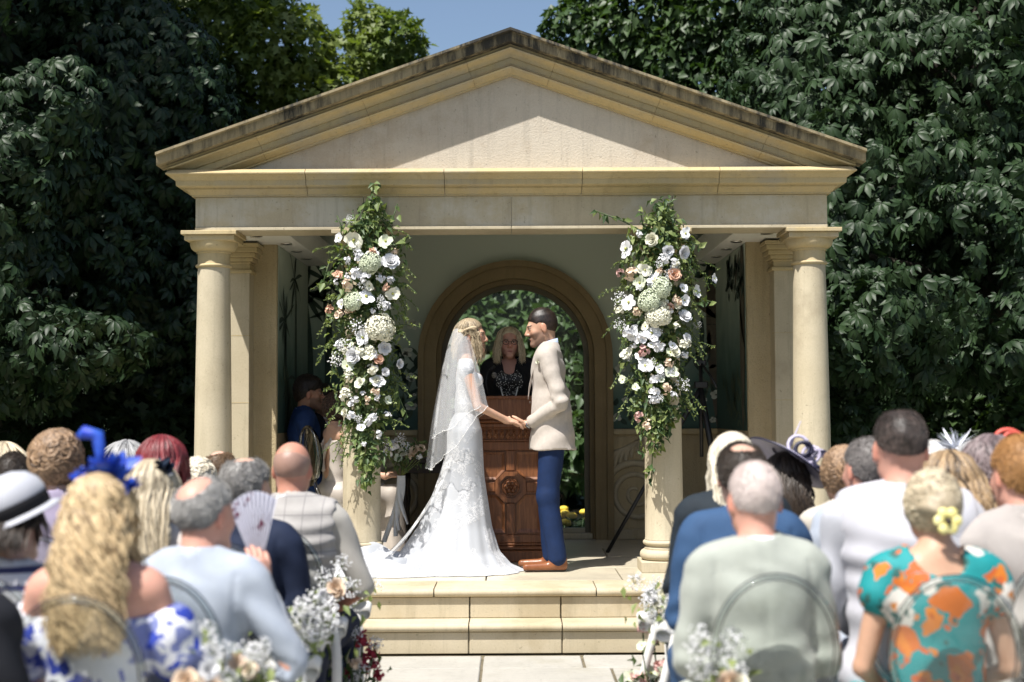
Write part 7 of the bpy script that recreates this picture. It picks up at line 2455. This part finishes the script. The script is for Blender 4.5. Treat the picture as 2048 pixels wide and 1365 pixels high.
RF = [(1252, 498, 'w', 19), (1305, 480, 'r', 17), (1336, 502, 'w', 14), (1366, 505, 'r', 17), (1371, 468, 'w', 14), (1289, 541, 'w', 17), (1262, 545, 'o', 17), (1348, 550, 'o', 17), (1280, 566, 'c', 16), (1310, 560, 'w', 18), (1320, 578, 'h', 25), (1299, 602, 'h', 25), (1316, 632, 'h', 27),
      (1365, 577, 'w', 12), (1391, 583, 'w', 14), (1356, 603, 'o', 12), (1338, 615, 'o', 11), (1369, 601, 'w', 12), (1258, 605, 'w', 19), (1272, 624, 'o', 12), (1369, 634, 'r', 17), (1303, 667, 'w', 20), (1262, 660, 's', 18), (1278, 676, 's', 15), (1373, 676, 'r', 11), (1254, 708, 'w', 16), (1287, 703, 'p', 14),
      (1348, 705, 'c', 16), (1291, 732, 'w', 18), (1344, 745, 'c', 16), (1336, 726, 'o', 12), (1332, 777, 'p', 12), (1278, 833, 'p', 11), (1295, 851, 'p', 11), (1330, 520, 's', 14), (1320, 545, 'p', 10), (1240, 650, 'g', 14), (1320, 690, 's', 13), (1365, 690, 's', 12), (1370, 712, 's', 10), (1305, 760, 's', 12),
      (1245, 760, 'c', 11), (1318, 740, 'w', 11), (1280, 470, 's', 10), (1240, 620, 's', 11), (1365, 770, 'g', 16), (1240, 600, 'g', 16), (1395, 650, 'g', 9), (1310, 800, 's', 9), (1350, 530, 's', 10), (1240, 545, 'p', 9)]
garland('l', 735, W(727, 600, 0).x, [(395, 12, 752), (430, 40, 735), (470, 66, 735), (520, 70, 735), (570, 72, 732), (620, 74, 728), (670, 70, 730), (720, 64, 732), (770, 62, 732), (820, 52, 732), (860, 46, 735), (900, 38, 736), (940, 18, 736)], LF,
        [[(752, 470, -.30), (755, 430, -.30), (748, 392, -.28)], [(770, 460, -.3), (788, 430, -.3), (795, 408, -.28)], [(690, 470, -.3), (680, 445, -.3), (674, 432, -.28)], [(730, 860, -.26), (738, 920, -.24), (732, 985, -.22)], [(725, 850, -.26), (718, 900, -.25), (728, 925, -.24)], [(755, 850, -.26), (766, 900, -.24), (760, 925, -.22)],
         [(780, 760, -.28), (800, 800, -.28), (812, 828, -.26)], [(800, 500, -.3), (812, 480, -.28), (818, 470, -.28)], [(660, 520, -.28), (648, 560, -.26), (636, 580, -.26)]], 'flower garland hung down the inner left column, trailing lowest in long ivy strands', 21)
garland('r', 1320, W(1330, 600, 0).x, [(425, 22, 1325), (460, 52, 1320), (500, 70, 1318), (550, 72, 1318), (600, 74, 1316), (650, 70, 1314), (700, 64, 1312), (750, 60, 1312), (800, 52, 1315), (840, 42, 1318), (870, 20, 1312)], RF,
        [[(1300, 470, -.3), (1240, 440, -.3), (1190, 422, -.28)], [(1290, 470, -.3), (1284, 440, -.3), (1280, 412, -.28)], [(1330, 470, -.3), (1325, 440, -.3), (1318, 412, -.3)], [(1345, 470, -.3), (1340, 450, -.3), (1335, 420, -.3)], [(1285, 840, -.26), (1282, 870, -.24), (1279, 905, -.22)],
         [(1300, 840, -.26), (1305, 900, -.24), (1303, 965, -.20)], [(1350, 810, -.26), (1345, 840, -.24), (1340, 868, -.22)], [(1385, 610, -.28), (1415, 602, -.28), (1428, 606, -.28)], [(1360, 480, -.28), (1395, 490, -.28), (1405, 500, -.28)]], 'flower garland hung down the inner right column, one leafy spray reaching left across the beam', 22)

M_RIBBON = plain('white_ribbon', (.74, .73, .70), (.68, .67, .63), 8, .45, .1, 40)
def ribbon(b, pts, w, twist=0.0, th=.002, wdir=(1, 0, 0)):
    pts = [Vector(p) for p in pts]
    V = []
    n = len(pts)
    for i, p in enumerate(pts):
        a = twist * i / (n - 1)
        d = Vector(wdir) * math.cos(a) + Vector((0, 1, 0)) * math.sin(a)
        t = (pts[min(n-1, i+1)] - pts[max(0, i-1)]).normalized()
        nn_ = t.cross(d).normalized() * th
        V += [p - d * w - nn_, p + d * w - nn_, p + d * w + nn_, p - d * w + nn_]
    F = [(4*i+j, 4*i+(j+1) % 4, 4*i+4+(j+1) % 4, 4*i+4+j) for i in range(n - 1) for j in range(4)]
    b.add(V, F)

def bunch(px, py, d, label, seed, r0=.10, rose='x', tails=.34, bow=True, extra=()):
    Y = CAM.y + d
    p = W(px, py, Y)
    root = thing('flower_bunch', p, label, 'flowers', 'ribboned flower bunches tied to the aisle chairs')
    rs = random.Random(seed)
    for k in range(11):
        q = Vector((rs.gauss(0, .55), rs.gauss(0, .5), rs.gauss(.1, .5))) * r0
        add_flower(root, 'g', p + q, (rs.gauss(0, .5), -.6, .6), r0 * rs.uniform(.38, .55), rs)
    for k in range(3):
        q = Vector((rs.uniform(-.5, .5), -.7, rs.uniform(-.3, .4))) * r0
        add_flower(root, rose if k != 1 else 'r', p + q, (rs.gauss(0, .3), -1, .4), r0 * rs.uniform(.34, .45), rs)
    for k in extra:
        q = Vector((rs.uniform(-.6, .6), -.7, rs.uniform(-.2, .9))) * r0
        add_flower(root, k, p + q, (rs.gauss(0, .3), -1, .4), r0 * .45, rs)
    lb = MB(); n = 40
    rg = np.random.default_rng(seed)
    P = rg.normal(0, r0 * .6, (n, 3)); P[:, 2] -= r0 * .3
    V, F = scatter(P, leaf_basis(rg.normal(0, 1, (n, 3)) + np.array([0, -1, 0]), rg), rg.uniform(.03, .06, n), *simple_leaf(1, .5))
    tag(mesh_np('foliage', V, F, M_GLEAF, root, smooth=False), kind='stuff')
    st = MB()
    for k in range(7):
        a = rs.uniform(-.4, .4)
        st.tube([(a * r0, 0, 0), (a * .25 * r0, -.01, -r0 * 1.3), (-a * .6 * r0, -.005, -r0 * 2.2)], .003, 4)
    st.build('stems', M_GLEAF, root, True)
    if bow:
        c = Vector((0, -.045, -r0 * 1.15))
        for sd in (-1, 1):
            b = MB()
            L = rs.uniform(.075, .10)
            ribbon(b, [c + Vector((sd * L * math.sin(t) * (1.1 if t < PI else .9), -.012 * math.sin(t * 2), .034 * math.sin(2 * t) * .7 + .018 * math.sin(t))) for t in [PI * i / 12 for i in range(13)]], .020, .3, wdir=(.15 * sd, .35, 1))
            b.build('bow_loop', M_RIBBON, root, True)
            b = MB()
            sw = rs.uniform(.2, .6)
            ribbon(b, [c + Vector((sd * (.02 + .05 * t + .015 * math.sin(4 * t + sd)), -.015 - .02 * math.sin(3 * t), -tails * t * rs.choice((1, 1)))) for t in [i / 12 for i in range(13)]], .019, sw)
            b.build('ribbon_tail', M_RIBBON, root, True)
        MB().ball(c, (.02, .015, .02), 8, 6).build('knot', M_RIBBON, root, True)
    return root
bunch(655, 1192, 5.75, 'white flower bunch with peach rose and ribbon on the chair beside the grey waistcoat', 1, .115, 'x', .40)
bunch(702, 1182, 6.6, 'farthest ribboned white bunch on the left of the aisle, against the steps', 2, .085, 'r', .34)
bunch(586, 1268, 4.9, 'blurred white bunch with bow below the dark navy suit', 3, .105, 'c', .34)
bunch(400, 1345, 3.9, 'large blurred cream bunch at the bottom edge below the pale blue jacket', 4, .10, 'x', .3)
bunch(505, 1330, 4.2, 'blurred pale bunch at the bottom edge beside the pale blue sleeve', 5, .085, 'x', .3)
bunch(1312, 1196, 6.35, 'white ribboned bunch at the front right chair, against the steps', 6, .095, 'r', .36)
bunch(1352, 1214, 5.6, 'white bunch hanging beside the dark charcoal jacket', 7, .085, 'x', .36)
bunch(1440, 1350, 4.1, 'large blurred white bunch at the bottom edge below the sage jacket', 8, .095, 'x', .3)

def floor_spray(px, py, d, label, kinds, seed):
    Y = CAM.y + d
    p = W(px, py, Y)
    root = thing('floor_flowers', (p.x, Y, 0), label, 'flowers')
    rs = random.Random(seed)
    for i in range(16):
        q = Vector((p.x + rs.gauss(0, .07), Y + rs.gauss(0, .05), p.z + rs.gauss(-.03, .09)))
        add_flower(root, rs.choice(kinds), q, (rs.gauss(0, .5), -.7, .6), rs.uniform(.025, .042), rs)
        MB().tube([(rs.gauss(0, .03), 0, 0), q - root.location], .004, 4).build('stem', M_GLEAF2, root, True)
    rg = np.random.default_rng(seed); n = 70
    P = np.stack([rg.normal(0, .08, n), rg.normal(0, .06, n), rg.uniform(.05, max(.12, p.z), n)], 1)
    V, F = scatter(P, leaf_basis(rg.normal(0, 1, (n, 3)) + np.array([0, -.6, .2]), rg, .2, .8), rg.uniform(.05, .09, n), *simple_leaf(1, .42))
    tag(mesh_np('foliage', V, F, M_GLEAF2, root, smooth=False), kind='stuff')
floor_spray(703, 1318, 6.3, 'crimson and pink flowers standing by the left end of the steps', 'RRRpg', 3)
floor_spray(1302, 1335, 6.3, 'pink and cream flowers standing by the right end of the steps', 'ppcg', 4)

# bridesmaid's bouquet with ribbons
hp = W(800, 948, .42)
bq = thing('bouquet', hp, 'bridesmaid bouquet of white and blush flowers with long pale ribbons', 'bouquet')
rs = random.Random(9)
for (px, py, k, r_) in ((790, 890, 's', 14), (800, 880, 'g', 14), (812, 893, 'w', 12), (830, 902, 'x', 12), (842, 898, 'x', 10), (780, 905, 's', 12), (820, 912, 'p', 9), (805, 905, 'c', 11), (775, 890, 'g', 12), (796, 918, 'c', 10), (840, 915, 's', 8), (862, 925, 's', 6)):
    add_flower(bq, k, W(px, py, .36 + rs.uniform(-.04, .04)), (rs.gauss(0, .4), -.9, .6), r_ / 268, rs)
st = MB()
for k in range(12):
    px, py = rs.uniform(770, 850), rs.uniform(895, 925)
    st.tube([Vector((0, 0, -.03)), W(px, py, .38) - hp], .003, 4)
st.build('stems', M_GLEAF, bq, True)
rg = np.random.default_rng(5); n = 120
P = np.array([tuple(W(rg.uniform(768, 862), rg.uniform(880, 938), .38 + rg.normal(0, .04)) - hp) for _ in range(n)])
V, F = scatter(P, leaf_basis(rg.normal(0, 1, (n, 3)) + np.array([0, -1, .3]), rg), rg.uniform(.03, .06, n), *simple_leaf(1, .45))
tag(mesh_np('foliage', V, F, M_GLEAF2, bq, smooth=False), kind='stuff')
for k, (x1, x2) in enumerate(((772, 790), (784, 797), (800, 806), (808, 812))):
    a, b_ = W(800, 952, .33) - hp, W(x2 if k % 2 else x1, 1085 - 12 * k, .22) - hp
    b = MB(); ribbon(b, [a.lerp(b_, t) + Vector((.02 * math.sin(4 * t + k), -.01 * math.sin(3 * t), .0)) for t in [i / 12 for i in range(13)]], .020, .5 + .3 * k)
    b.build('ribbon', M_RIBBON, bq, True)

# groom's buttonhole
bt = W(1081, 716, -.10)
bo = thing('buttonhole', bt, 'small peach and white buttonhole on the beige lapel', 'flowers')
rs = random.Random(4)
add_flower(bo, 'x', bt, (-.6, -.8, .2), .026, rs); add_flower(bo, 'r', bt + Vector((-.02, 0, -.03)), (-.6, -.8, .2), .018, rs); add_flower(bo, 'o', bt + Vector((.02, 0, -.005)), (-.4, -.9, .2), .016, rs)
MB().tube([(0, .01, 0), (.01, .01, -.07)], .004, 5).build('stem', M_GLEAF, bo, True)
